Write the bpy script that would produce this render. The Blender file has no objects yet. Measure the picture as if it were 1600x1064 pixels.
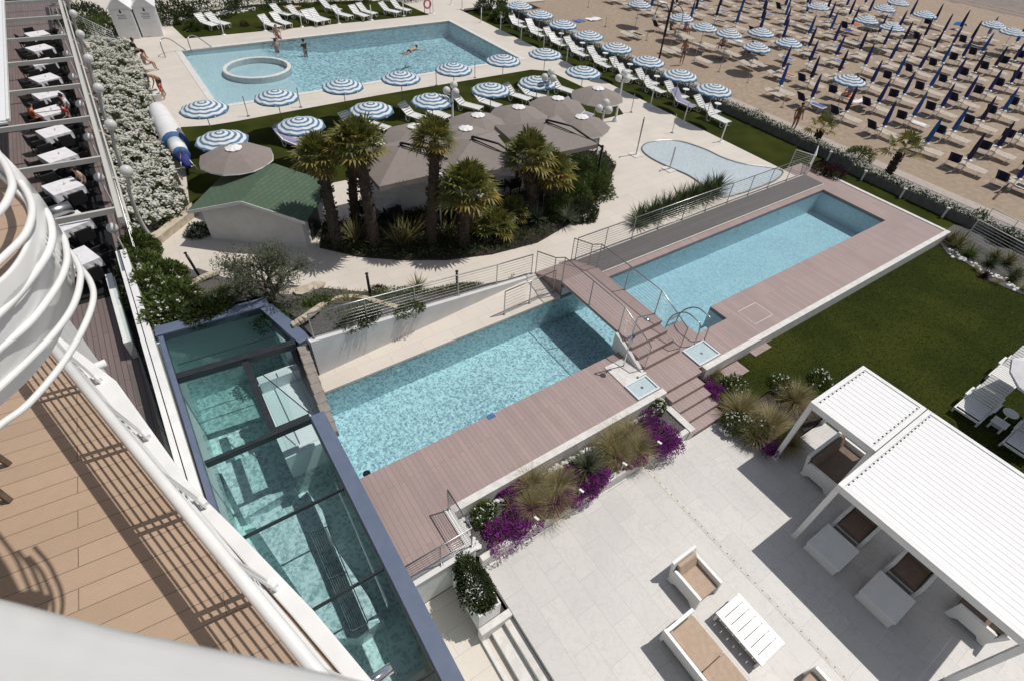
import bpy, math, random
from mathutils import Vector, Matrix, Euler
random.seed(7)
sc = bpy.context.scene
COL = sc.collection
PI = math.pi
# ------------------------------------------------------------------ camera model of the photograph
F = 836.09
RM = [[0.8296485676314554, -0.5556379409195285, 0.054459962758745664],
      [-0.3559919703112001, -0.6014564619441847, -0.7152699010447713],
      [0.4300615901252095, 0.5740353394261268, -0.696723102183155]]
H = 12.2
def at(px, py, z=0.0):
    """the place on the level z that the photograph shows at that spot"""
    a, b, c = px - 800, py - 532, F
    d = [RM[0][i] * a + RM[1][i] * b + RM[2][i] * c for i in range(3)]
    t = (z - H) / d[2]
    return Vector((d[0] * t, d[1] * t, z))
def proj(x, y, z):
    v = (x, y, z - H)
    q = [sum(RM[j][i] * v[i] for i in range(3)) for j in range(3)]
    if q[2] <= 0.01: return (-9999, -9999)
    return (800 + q[0] / q[2] * F, 532 + q[1] / q[2] * F)
def inframe(x, y, z, m=30):
    p = proj(x, y, z)
    return -m < p[0] < 1600 + m and -m < p[1] < 1064 + m

# ------------------------------------------------------------------ mesh builder
class MB:
    def __init__(s): s.v = []; s.f = []; s.m = []
    def face(s, pts, m=0):
        n = len(s.v); s.v += [tuple(p) for p in pts]; s.f.append(tuple(range(n, n + len(pts)))); s.m.append(m)
    def add(s, vs, fs, m=0):
        n = len(s.v); s.v += [tuple(p) for p in vs]
        for f in fs: s.f.append(tuple(n + i for i in f)); s.m.append(m)
    def box(s, x0, x1, y0, y1, z0, z1, m=0, M=None):
        vs = [Vector((x, y, z)) for z in (z0, z1) for x, y in ((x0, y0), (x1, y0), (x1, y1), (x0, y1))]
        if M is not None: vs = [M @ v for v in vs]
        s.add(vs, [(3, 2, 1, 0), (4, 5, 6, 7), (0, 1, 5, 4), (1, 2, 6, 5), (2, 3, 7, 6), (3, 0, 4, 7)], m)
    def bar(s, a, b, w, h, m=0, up=(0, 0, 1)):
        a = Vector(a); b = Vector(b); d = (b - a); L = d.length
        if L < 1e-6: return
        d /= L; u = Vector(up); x = d.cross(u)
        if x.length < 1e-4: x = d.cross(Vector((1, 0, 0)))
        x.normalize(); y = x.cross(d)
        vs = []
        for p in (a, b):
            for sx, sy in ((-1, -1), (1, -1), (1, 1), (-1, 1)): vs.append(p + x * (sx * w / 2) + y * (sy * h / 2))
        s.add(vs, [(3, 2, 1, 0), (4, 5, 6, 7), (0, 1, 5, 4), (1, 2, 6, 5), (2, 3, 7, 6), (3, 0, 4, 7)], m)
    def prism(s, pts, z0, z1, m=0):
        n = len(pts); a = [(p[0], p[1], z0) for p in pts]; b = [(p[0], p[1], z1) for p in pts]
        ar = sum(pts[i][0] * pts[(i + 1) % n][1] - pts[(i + 1) % n][0] * pts[i][1] for i in range(n))
        if ar < 0: a.reverse(); b.reverse()
        k = len(s.v); s.v += a + b
        s.f.append(tuple(k + n + i for i in range(n))); s.m.append(m)
        s.f.append(tuple(k + n - 1 - i for i in range(n))); s.m.append(m)
        for i in range(n):
            j = (i + 1) % n; s.f.append((k + i, k + j, k + n + j, k + n + i)); s.m.append(m)
    def tube(s, pts, r, n=8, m=0, closed=False, cap=True):
        pts = [Vector(p) for p in pts]; N = len(pts)
        rs = r if isinstance(r, (list, tuple)) else [r] * N
        t0 = None; k = len(s.v); x = None
        for i, p in enumerate(pts):
            if closed: t = pts[(i + 1) % N] - pts[i - 1]
            else: t = pts[min(i + 1, N - 1)] - pts[max(i - 1, 0)]
            if t.length < 1e-9: t = Vector((0, 0, 1))
            t.normalize()
            if x is None:
                x = t.cross(Vector((0, 0, 1)))
                if x.length < 0.05: x = t.cross(Vector((1, 0, 0)))
            x = x - t * x.dot(t)
            if x.length < 1e-6: x = t.cross(Vector((0.3, 1, 0.2)))
            x.normalize(); y = t.cross(x)
            for j in range(n):
                a = 2 * PI * j / n
                s.v.append(tuple(p + (x * math.cos(a) + y * math.sin(a)) * rs[i]))
        for i in range(N if closed else N - 1):
            for j in range(n):
                a = k + i * n + j; b = k + i * n + (j + 1) % n
                c = k + ((i + 1) % N) * n + (j + 1) % n; d = k + ((i + 1) % N) * n + j
                s.f.append((a, b, c, d)); s.m.append(m)
        if cap and not closed:
            s.f.append(tuple(k + n - 1 - j for j in range(n))); s.m.append(m)
            s.f.append(tuple(k + (N - 1) * n + j for j in range(n))); s.m.append(m)
    def lathe(s, prof, n=16, c=(0, 0, 0), m=0):
        k = len(s.v)
        for r, z in prof:
            for j in range(n):
                a = 2 * PI * j / n; s.v.append((c[0] + r * math.cos(a), c[1] + r * math.sin(a), c[2] + z))
        for i in range(len(prof) - 1):
            for j in range(n):
                s.f.append((k + i * n + j, k + i * n + (j + 1) % n, k + (i + 1) * n + (j + 1) % n, k + (i + 1) * n + j)); s.m.append(m)
    def ball(s, c, r, n=12, m=0, sq=(1, 1, 1)):
        prof = [(math.sin(PI * i / (n // 2 + 2)) , -math.cos(PI * i / (n // 2 + 2))) for i in range(n // 2 + 3)]
        k = len(s.v); s.lathe([(max(a, .001) * r, b * r) for a, b in prof], n, (0, 0, 0), m)
        for i in range(k, len(s.v)):
            v = s.v[i]; s.v[i] = (c[0] + v[0] * sq[0], c[1] + v[1] * sq[1], c[2] + v[2] * sq[2])
    def xf(s, M):
        s.v = [tuple(M @ Vector(v)) for v in s.v]; return s
    def mesh(s, name, mats, smooth=False):
        me = bpy.data.meshes.new(name); me.from_pydata(s.v, [], s.f)
        for m in (mats if isinstance(mats, (list, tuple)) else [mats]): me.materials.append(m)
        if len(me.materials) > 1: me.polygons.foreach_set('material_index', s.m)
        if smooth: me.polygons.foreach_set('use_smooth', [True] * len(me.polygons))
        me.update(); return me
    def build(s, name, mats, parent=None, smooth=False, bevel=0):
        return link(name, s.mesh(name, mats, smooth), parent, bevel)
def link(name, me, parent=None, bevel=0):
    o = bpy.data.objects.new(name, me); COL.objects.link(o)
    if parent is not None: o.parent = parent
    if bevel:
        b = o.modifiers.new('soft_edge', 'BEVEL'); b.width = bevel; b.segments = 2; b.limit_method = 'ANGLE'
    return o
def tag(o, label=None, cat=None, group=None, kind=None):
    if label: o['label'] = label
    if cat: o['category'] = cat
    if group: o['group'] = group
    if kind: o['kind'] = kind
    return o
def thing(name, label, cat, loc=(0, 0, 0), rz=0.0, group=None):
    o = bpy.data.objects.new(name, None); COL.objects.link(o); o.empty_display_size = .2
    o.location = loc; o.rotation_euler = (0, 0, rz)
    return tag(o, label, cat, group)
KIDS = {}
def copy_tree(o, label=None, group=None, loc=None, rz=None):
    r = o.copy(); COL.objects.link(r)
    if label: r['label'] = label
    if group: r['group'] = group
    if loc is not None: r.location = loc
    if rz is not None: r.rotation_euler = (0, 0, rz)
    for ch in KIDS.setdefault(o.name, list(o.children)):
        c = ch.copy(); COL.objects.link(c); c.parent = r
        for g in KIDS.setdefault(ch.name, list(ch.children)):
            d = g.copy(); COL.objects.link(d); d.parent = c
    return r
class Proto:
    """first use places the model itself, later uses place copies"""
    def __init__(s, make): s.make = make; s.o = None
    def put(s, loc, rz, label, group=None):
        if s.o is None:
            s.o = s.make(); s.o.location = loc; s.o.rotation_euler = (0, 0, rz); s.o['label'] = label
            if group: s.o['group'] = group
            return s.o
        return copy_tree(s.o, label, group, loc, rz)
def struct(name, mb, mats, smooth=False):
    return tag(mb.build(name, mats, None, smooth), kind='structure')
ORD = ['first', 'second', 'third', 'fourth', 'fifth', 'sixth', 'seventh', 'eighth', 'ninth', 'tenth', 'eleventh', 'twelfth',
       'thirteenth', 'fourteenth', 'fifteenth', 'sixteenth', 'seventeenth', 'eighteenth', 'nineteenth', 'twentieth', '21st', '22nd', '23rd', '24th', '25th', '26th', '27th', '28th']

# ------------------------------------------------------------------ materials
def nt(name):
    m = bpy.data.materials.new(name); m.use_nodes = True
    t = m.node_tree; t.nodes.clear(); out = t.nodes.new('ShaderNodeOutputMaterial')
    return m, t, out
def N(t, kind, **kw):
    n = t.nodes.new(kind)
    for k, v in kw.items():
        if k.startswith('i_'):
            key = k[2:].replace('_', ' '); n.inputs[key].default_value = v
        else: setattr(n, k, v)
    return n
def rgb(c): return (c[0], c[1], c[2], 1)
def mixc(t, fac, a, b, mode='MIX'):
    n = t.nodes.new('ShaderNodeMix'); n.data_type = 'RGBA'; n.blend_type = mode
    for sock, v in ((n.inputs[0], fac), (n.inputs[6], a), (n.inputs[7], b)):
        if isinstance(v, bpy.types.NodeSocket): t.links.new(v, sock)
        elif isinstance(v, (int, float)): sock.default_value = v
        else: sock.default_value = rgb(v)
    return n.outputs[2]
def math_(t, op, a, b=None, c=None):
    n = t.nodes.new('ShaderNodeMath'); n.operation = op
    for i, v in enumerate((a, b, c)):
        if v is None: continue
        if isinstance(v, bpy.types.NodeSocket): t.links.new(v, n.inputs[i])
        else: n.inputs[i].default_value = v
    return n.outputs[0]
def ramp(t, src, a, b):
    n = t.nodes.new('ShaderNodeMapRange'); n.interpolation_type = 'SMOOTHSTEP'
    t.links.new(src, n.inputs[0]); n.inputs[1].default_value = a; n.inputs[2].default_value = b
    return n.outputs[0]
def noise(t, vec, scale, detail=3, rough=.55, dist=0.0):
    n = N(t, 'ShaderNodeTexNoise'); n.inputs['Scale'].default_value = scale; n.inputs['Detail'].default_value = detail
    n.inputs['Roughness'].default_value = rough; n.inputs['Distortion'].default_value = dist
    t.links.new(vec, n.inputs['Vector']); return n.outputs['Fac']
def coords(t, world=True, scale=(1, 1, 1), rot=(0, 0, 0)):
    if world: src = N(t, 'ShaderNodeNewGeometry').outputs['Position']
    else: src = N(t, 'ShaderNodeTexCoord').outputs['Object']
    mp = N(t, 'ShaderNodeMapping'); mp.inputs['Scale'].default_value = scale; mp.inputs['Rotation'].default_value = rot
    t.links.new(src, mp.inputs['Vector']); return mp.outputs[0]
def finish(t, out, col, rough=.6, bump=None, bstr=.2, bdist=.01, spec=.5, metal=0, trans=None):
    p = N(t, 'ShaderNodeBsdfPrincipled')
    if isinstance(col, bpy.types.NodeSocket): t.links.new(col, p.inputs['Base Color'])
    else: p.inputs['Base Color'].default_value = rgb(col)
    if isinstance(rough, bpy.types.NodeSocket): t.links.new(rough, p.inputs['Roughness'])
    else: p.inputs['Roughness'].default_value = rough
    p.inputs['Metallic'].default_value = metal; p.inputs['Specular IOR Level'].default_value = spec
    if bump is not None:
        b = N(t, 'ShaderNodeBump'); b.inputs['Strength'].default_value = bstr; b.inputs['Distance'].default_value = bdist
        t.links.new(bump, b.inputs['Height']); t.links.new(b.outputs[0], p.inputs['Normal'])
    sh = p.outputs[0]
    if trans:
        tr = N(t, 'ShaderNodeBsdfTranslucent')
        if isinstance(col, bpy.types.NodeSocket): t.links.new(col, tr.inputs[0])
        else: tr.inputs[0].default_value = rgb(col)
        mx = N(t, 'ShaderNodeMixShader'); mx.inputs[0].default_value = trans
        t.links.new(sh, mx.inputs[1]); t.links.new(tr.outputs[0], mx.inputs[2]); sh = mx.outputs[0]
    t.links.new(sh, out.inputs[0])
def speck(name, a, b, scale=8, rough=.65, bstr=.15, lo=.35, hi=.65, big=None, metal=0, spec=.4, trans=None, world=True, detail=4):
    """two tones mixed by noise, plus a slow large-scale drift"""
    m, t, out = nt(name); v = coords(t, world)
    n1 = noise(t, v, scale, detail); col = mixc(t, ramp(t, n1, lo, hi), a, b)
    if big:
        n2 = noise(t, v, big[0], 2); col = mixc(t, math_(t, 'MULTIPLY', ramp(t, n2, .35, .7), big[2]), col, big[1])
    finish(t, out, col, rough, n1, bstr, .02, spec, metal, trans); return m
def bricks(name, a, b, grout, w, h, mortar=.012, rot=0, rough=.55, vein=None, bstr=.15, offset=.5, dirt=.15, groove=0):
    m, t, out = nt(name); v = coords(t, True, rot=(0, 0, rot))
    br = N(t, 'ShaderNodeTexBrick'); t.links.new(v, br.inputs['Vector'])
    br.inputs['Color1'].default_value = rgb(a); br.inputs['Color2'].default_value = rgb(b); br.inputs['Mortar'].default_value = rgb(grout)
    br.inputs['Scale'].default_value = 1; br.inputs['Brick Width'].default_value = w; br.inputs['Row Height'].default_value = h
    br.inputs['Mortar Size'].default_value = mortar; br.inputs['Mortar Smooth'].default_value = .2; br.offset = offset
    col = br.outputs['Color']; n2 = noise(t, v, .5, 5, .6); n3 = noise(t, v, 9, 4)
    col = mixc(t, math_(t, 'MULTIPLY', ramp(t, n2, .42, .72), dirt), col, [c * .62 for c in a])
    col = mixc(t, math_(t, 'MULTIPLY', ramp(t, n3, .4, .7), dirt * .6), col, [c * .75 for c in a])
    if vein:
        n4 = noise(t, v, 1.7, 6, .6, 1.5)
        d = math_(t, 'ABSOLUTE', math_(t, 'SUBTRACT', n4, .5)); col = mixc(t, math_(t, 'MULTIPLY', math_(t, 'SUBTRACT', 1.0, ramp(t, d, 0.0, .03)), .45), col, vein)
    hgt = math_(t, 'SUBTRACT', 1.0, br.outputs['Fac'])
    if groove:
        sep = N(t, 'ShaderNodeSeparateXYZ'); t.links.new(v, sep.inputs[0])
        w_ = math_(t, 'SINE', math_(t, 'MULTIPLY', sep.outputs[1], 2 * PI / groove)); hgt = math_(t, 'ADD', hgt, math_(t, 'MULTIPLY', w_, .35))
    finish(t, out, col, rough, hgt, bstr, .01); return m
def metal(name, c, rough=.25): return speck(name, c, [x * .8 for x in c], 14, rough, .02, metal=1)
def paint(name, c, rough=.4, var=.9, scale=3): return speck(name, c, [x * var for x in c], scale, rough, .03, world=False)
M = {}
M['white'] = paint('white_paint', (.80, .80, .79), .35, .93)
M['plastic'] = paint('white_plastic', (.78, .78, .76), .3, .95)
M['white_slat'] = paint('white_louvre', (.82, .82, .83), .4, .97)
M['plaster'] = speck('white_plaster', (.72, .71, .69), (.66, .65, .63), 2.5, .8, .1)
M['grey_plaster'] = speck('grey_plaster', (.62, .62, .62), (.57, .57, .565), 2, .8, .1)
M['cap'] = speck('white_stone_cap', (.70, .68, .65), (.60, .58, .55), 5, .6, .1)
M['paving'] = bricks('cream_stone_paving', (.66, .60, .53), (.62, .565, .50), (.50, .455, .40), 1.1, .55, .008, rot=.0, dirt=.22, bstr=.08)
M['terrace'] = bricks('pale_marble_tiles', (.60, .572, .548), (.545, .53, .51), (.43, .41, .39), 1.2, .6, .006, rot=PI / 2, vein=(.44, .425, .415), rough=.5, dirt=.22, bstr=.05)
M['deck'] = bricks('pink_brown_decking', (.37, .278, .262), (.32, .24, .228), (.20, .15, .14), 3.6, .145, .006, rot=PI / 2, rough=.6, dirt=.4, bstr=.15)
M['deckx'] = bricks('brown_terrace_decking', (.20, .155, .145), (.17, .13, .12), (.07, .05, .05), 2.4, .145, .01, rot=PI / 2, rough=.6, dirt=.25)
M['tan_deck'] = bricks('tan_ribbed_decking', (.47, .34, .245), (.43, .31, .22), (.19, .14, .10), 2.2, .215, .005, rot=.07, rough=.55, dirt=.28, bstr=.3, groove=.018)
M['grey_deck'] = bricks('dark_grey_decking', (.125, .115, .112), (.11, .10, .098), (.06, .056, .055), 2.4, .145, .01, rot=0, rough=.6)
M['sand'] = speck('beach_sand', (.38, .295, .22), (.27, .205, .15), 3.2, .9, .6, .3, .7, big=(.16, (.30, .23, .17), .6), detail=8)
M['wet_sand'] = speck('wet_sand', (.23, .18, .145), (.17, .135, .115), 1.2, .5, .2, detail=6)
M['lawn'] = speck('mown_grass', (.031, .040, .008), (.019, .026, .005), 55, .85, .35, .3, .7, big=(.45, (.050, .056, .010), .75), detail=6, spec=.03)
M['soil'] = speck('bark_mulch', (.055, .04, .034), (.018, .014, .012), 24, .95, .8, detail=6)
M['gravel'] = speck('grey_gravel', (.15, .142, .14), (.045, .043, .043), 30, .9, .8, detail=5)
M['asphalt'] = speck('promenade_paving', (.30, .275, .26), (.25, .23, .22), 6, .85, .2)
M['kerb'] = speck('promenade_kerb', (.43, .375, .33), (.38, .33, .29), 4, .85, .2)
M['concrete'] = speck('dark_concrete', (.15, .15, .135), (.11, .11, .10), 4, .85, .2)
M['beige'] = paint('beige_white_paint', (.56, .545, .50), .45, .95)
M['drain'] = speck('pale_drain_stone', (.60, .575, .53), (.52, .50, .46), 6, .6, .1)
M['steel'] = metal('brushed_steel', (.46, .46, .45), .35)
M['chrome'] = metal('chrome', (.75, .75, .76), .12)
M['bluesteel'] = speck('blue_grey_beam', (.13, .16, .235), (.115, .145, .215), 3, .32, .02, spec=.6)
M['darkframe'] = speck('dark_frame', (.03, .035, .04), (.022, .026, .03), 5, .35, .02)
M['black'] = speck('black_rug', (.012, .012, .014), (.007, .007, .008), 12, .9, .1)
M['wicker'] = speck('black_wicker', (.022, .02, .021), (.008, .008, .008), 40, .6, .3)
M['blackmetal'] = speck('black_metal', (.015, .015, .016), (.01, .01, .01), 10, .4, .02)
M['taupe'] = speck('taupe_canvas', (.285, .245, .225), (.265, .228, .21), 6, .85, .05, trans=.12, world=False)
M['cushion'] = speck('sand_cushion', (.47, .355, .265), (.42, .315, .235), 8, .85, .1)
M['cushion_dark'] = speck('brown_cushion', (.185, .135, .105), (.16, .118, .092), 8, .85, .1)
M['cloth'] = speck('white_cloth', (.76, .75, .77), (.68, .67, .70), 5, .8, .1)
M['navy'] = speck('navy_canvas', (.034, .046, .22), (.024, .034, .16), 7, .8, .2)
M['blue'] = speck('blue_canvas', (.03, .12, .38), (.02, .09, .30), 7, .8, .2)
M['dark_navy'] = speck('dark_navy_canvas', (.032, .028, .085), (.022, .02, .06), 7, .8, .2)
M['cream_wood'] = speck('cream_slats', (.52, .45, .36), (.44, .375, .30), 6, .7, .1)
M['hut_roof'] = bricks('green_shingles', (.085, .135, .085), (.07, .115, .075), (.045, .07, .045), .3, .16, .012, rot=-.69, rough=.9, dirt=.3, bstr=.4)
M['trunk'] = speck('palm_trunk_fibre', (.10, .075, .055), (.03, .023, .018), 22, .95, .9, detail=6)
M['bark'] = speck('olive_bark', (.11, .09, .07), (.05, .04, .032), 14, .9, .7)
M['wood'] = speck('weathered_wood', (.16, .12, .085), (.10, .075, .055), 9, .7, .2)
M['rock'] = speck('cream_stone', (.56, .49, .38), (.42, .36, .28), 4, .85, .4)
M['pebble'] = speck('white_pebbles', (.78, .77, .75), (.62, .61, .6), 5, .7, .2)
M['blue_trim'] = speck('blue_trim', (.07, .17, .36), (.05, .13, .29), 6, .7, .1)
M['red'] = speck('red_fabric', (.45, .03, .035), (.35, .02, .03), 6, .8, .1)
M['orange'] = speck('orange_fabric', (.5, .12, .03), (.4, .09, .02), 6, .8, .1)
M['dark_cloth'] = speck('dark_fabric', (.02, .02, .025), (.012, .012, .014), 6, .8, .1)
M['towel'] = speck('blue_towel', (.10, .17, .42), (.07, .12, .33), 9, .9, .2)
M['lilac_towel'] = speck('lilac_towel', (.33, .31, .45), (.27, .25, .38), 9, .9, .2)
M['skin'] = speck('tanned_skin', (.36, .19, .12), (.31, .16, .10), 10, .55, .03)
M['skin_pale'] = speck('fair_skin', (.50, .31, .23), (.45, .27, .2), 10, .55, .03)
M['hair'] = speck('dark_hair', (.02, .014, .01), (.01, .008, .006), 30, .6, .2)
M['bronze'] = speck('brown_wrap', (.20, .12, .05), (.12, .07, .03), 9, .7, .3)
def leafmat(name, a, b, trans=.25, rough=.5):
    m, t, out = nt(name); v = coords(t, True)
    n = noise(t, v, 3.0, 3); n2 = noise(t, v, 40, 1)
    col = mixc(t, ramp(t, n, .35, .65), a, b); col = mixc(t, math_(t, 'MULTIPLY', n2, .5), col, [c * .5 for c in a])
    finish(t, out, col, rough, trans=trans, spec=.35); return m
M['leaf'] = leafmat('green_leaves', (.125, .17, .042), (.068, .105, .026))
M['leaf_dark'] = leafmat('dark_leaves', (.068, .092, .03), (.036, .054, .018))
M['leaf_olive'] = leafmat('olive_leaves', (.17, .185, .12), (.10, .12, .07))
M['frond'] = leafmat('palm_fronds', (.19, .195, .045), (.095, .115, .028))
M['frond_yellow'] = leafmat('yellowing_fronds', (.33, .26, .055), (.21, .175, .04))
M['frond_dry'] = leafmat('dry_fronds', (.19, .13, .07), (.11, .075, .04))
M['agave'] = leafmat('blue_green_blades', (.13, .155, .10), (.07, .09, .06), .1)
M['phorm'] = leafmat('striped_blades', (.24, .22, .09), (.13, .13, .05), .2)
M['stipa'] = leafmat('feather_grass', (.40, .345, .17), (.25, .23, .095), .3)
M['stipa_dry'] = leafmat('feather_grass_tips', (.58, .47, .29), (.44, .36, .21), .3)
M['purple'] = leafmat('purple_petals', (.46, .065, .45), (.29, .035, .33), .25)
M['wflower'] = leafmat('white_petals', (.84, .83, .76), (.78, .77, .68), .3)
M['burg'] = leafmat('burgundy_leaves', (.06, .018, .022), (.032, .012, .014))
M['redflower'] = leafmat('red_petals', (.5, .03, .02), (.4, .02, .02))
M['yleaf'] = leafmat('yellow_leaves', (.26, .20, .02), (.18, .15, .02))
def stripes(name, rr, rings):
    """concentric bands woven into an umbrella cloth"""
    m, t, out = nt(name); src = N(t, 'ShaderNodeTexCoord').outputs['Object']
    sep = N(t, 'ShaderNodeSeparateXYZ'); t.links.new(src, sep.inputs[0])
    r = math_(t, 'SQRT', math_(t, 'ADD', math_(t, 'MULTIPLY', sep.outputs[0], sep.outputs[0]), math_(t, 'MULTIPLY', sep.outputs[1], sep.outputs[1])))
    fr = math_(t, 'FRACT', math_(t, 'ADD', math_(t, 'MULTIPLY', r, rings / rr), .02))
    band = ramp(t, fr, .53, .57)
    n = noise(t, src, 9, 3)
    col = mixc(t, band, mixc(t, n, (.78, .79, .80), (.70, .72, .75)), mixc(t, n, (.115, .24, .37), (.09, .20, .32)))
    finish(t, out, col, .8, n, .05, trans=.15, spec=.2); return m
M['stripe'] = stripes('blue_white_striped_canvas', 1.06, 5.0)
def tilefloor(name, a, b, cell=.06):
    m, t, out = nt(name); v = coords(t, True)
    w = N(t, 'ShaderNodeTexVoronoi'); w.inputs['Scale'].default_value = 1 / cell; w.distance = 'CHEBYCHEV'; w.inputs['Randomness'].default_value = .25
    t.links.new(v, w.inputs['Vector'])
    sep = N(t, 'ShaderNodeSeparateColor'); t.links.new(w.outputs['Color'], sep.inputs[0])
    col = mixc(t, math_(t, 'MULTIPLY', sep.outputs[0], .7), a, b)
    n = noise(t, v, .7, 3); col = mixc(t, math_(t, 'MULTIPLY', n, .2), col, [c * .8 for c in b])
    finish(t, out, col, .4); return m
M['mosaic'] = tilefloor('turquoise_pool_mosaic', (.66, .76, .79), (.60, .71, .75))
M['mosaic_shallow'] = tilefloor('sand_white_pool_mosaic', (.86, .86, .84), (.82, .82, .80))
M['mosaic_pale'] = tilefloor('pale_blue_mosaic', (.70, .755, .79), (.62, .69, .73), .05)
M['mosaic_teal'] = tilefloor('teal_mosaic', (.70, .80, .805), (.65, .765, .775), .06)
def water(name, tint, wave=5.0, caus=1.0, lo=.55, bs=.25):
    """clear rippled water: tinted see-through body, ripple light and shade painted into the tint, mirror sheen"""
    m, t, out = nt(name); v = coords(t, True)
    nz = N(t, 'ShaderNodeTexNoise'); nz.inputs['Scale'].default_value = wave * .5; nz.inputs['Detail'].default_value = 2; t.links.new(v, nz.inputs['Vector'])
    va = N(t, 'ShaderNodeVectorMath'); va.operation = 'MULTIPLY_ADD'; t.links.new(nz.outputs['Color'], va.inputs[0])
    va.inputs[1].default_value = (2.4 / wave, 2.4 / wave, 0); t.links.new(v, va.inputs[2])
    vo = N(t, 'ShaderNodeTexVoronoi'); vo.feature = 'SMOOTH_F1'; vo.inputs['Scale'].default_value = wave; vo.inputs['Smoothness'].default_value = .35
    t.links.new(va.outputs[0], vo.inputs['Vector'])
    vo2 = N(t, 'ShaderNodeTexVoronoi'); vo2.feature = 'SMOOTH_F1'; vo2.inputs['Scale'].default_value = wave * 2.1; vo2.inputs['Smoothness'].default_value = .3
    t.links.new(va.outputs[0], vo2.inputs['Vector'])
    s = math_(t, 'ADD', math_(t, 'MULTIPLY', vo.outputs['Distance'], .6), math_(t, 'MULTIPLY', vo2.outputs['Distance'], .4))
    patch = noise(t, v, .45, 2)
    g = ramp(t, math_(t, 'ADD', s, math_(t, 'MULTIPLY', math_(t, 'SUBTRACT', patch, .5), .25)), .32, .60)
    col = mixc(t, math_(t, 'MULTIPLY', g, caus), [c * lo for c in tint], [min(1, c * 1.12) for c in tint])  # bright and dark ripple web imitates focused sunlight by tint alone
    tr = N(t, 'ShaderNodeBsdfTransparent'); t.links.new(col, tr.inputs[0])
    gl = N(t, 'ShaderNodeBsdfGlossy'); gl.inputs['Roughness'].default_value = .04; gl.inputs['Color'].default_value = (1, 1, 1, 1)
    wv = noise(t, v, wave * .8, 4, .6, .4)
    b = N(t, 'ShaderNodeBump'); b.inputs['Strength'].default_value = bs; b.inputs['Distance'].default_value = .1; t.links.new(math_(t, 'ADD', wv, math_(t, 'MULTIPLY', s, .5)), b.inputs['Height'])
    t.links.new(b.outputs[0], gl.inputs['Normal'])
    fr = N(t, 'ShaderNodeFresnel'); fr.inputs[0].default_value = 1.33; t.links.new(b.outputs[0], fr.inputs['Normal'])
    mx = N(t, 'ShaderNodeMixShader'); t.links.new(fr.outputs[0], mx.inputs[0]); t.links.new(tr.outputs[0], mx.inputs[1]); t.links.new(gl.outputs[0], mx.inputs[2])
    t.links.new(mx.outputs[0], out.inputs[0]); return m
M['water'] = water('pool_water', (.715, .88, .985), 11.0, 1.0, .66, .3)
M['water_far'] = water('sparkle_tinted_pool_water', (.69, .865, .985), 5.0, 1.0, .58, .4)  # larger, stronger painted ripple light for the distant pool
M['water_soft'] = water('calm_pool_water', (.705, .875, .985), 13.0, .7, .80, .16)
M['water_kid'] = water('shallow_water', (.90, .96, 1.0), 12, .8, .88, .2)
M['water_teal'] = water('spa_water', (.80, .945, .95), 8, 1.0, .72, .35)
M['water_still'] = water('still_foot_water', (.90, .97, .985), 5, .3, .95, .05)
def glass(name, tint, ior=1.45, rough=.0):
    m, t, out = nt(name)
    tr = N(t, 'ShaderNodeBsdfTransparent'); n = noise(t, coords(t), .6, 2)
    t.links.new(mixc(t, n, [c * .96 for c in tint], tint), tr.inputs[0])
    gl = N(t, 'ShaderNodeBsdfGlossy'); gl.inputs['Roughness'].default_value = rough; gl.inputs['Color'].default_value = (.9, .95, 1, 1)
    fr = N(t, 'ShaderNodeFresnel'); fr.inputs[0].default_value = ior
    mx = N(t, 'ShaderNodeMixShader'); t.links.new(fr.outputs[0], mx.inputs[0]); t.links.new(tr.outputs[0], mx.inputs[1]); t.links.new(gl.outputs[0], mx.inputs[2])
    t.links.new(mx.outputs[0], out.inputs[0]); return m
M['glass'] = glass('green_roof_glass', (.88, .965, .955), 1.5)
M['glass_dimmed'] = glass('dimmed_green_glass', (.46, .60, .59), 1.6)  # darker copy of the roof glass, dim reflection put into its tint
M['glass_clear'] = glass('clear_balustrade_glass', (.74, .86, .84), 1.4)
def globe_mat():
    m, t, out = nt('opal_globe'); finish(t, out, mixc(t, noise(t, coords(t, False), 4), (.80, .79, .77), (.74, .73, .71)), .35, trans=.3); return m
M['globe'] = globe_mat()
def sheer():
    m, t, out = nt('sheer_white_fabric'); tr = N(t, 'ShaderNodeBsdfTransparent'); n = noise(t, coords(t), 1.5, 2); t.links.new(mixc(t, n, (.70, .70, .70), (.78, .78, .78)), tr.inputs[0]); t.links.new(tr.outputs[0], out.inputs[0]); return m
M['sheer'] = sheer()
M['coping'] = speck('grey_brown_coping', (.30, .265, .24), (.24, .21, .19), 5, .75, .15)
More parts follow.
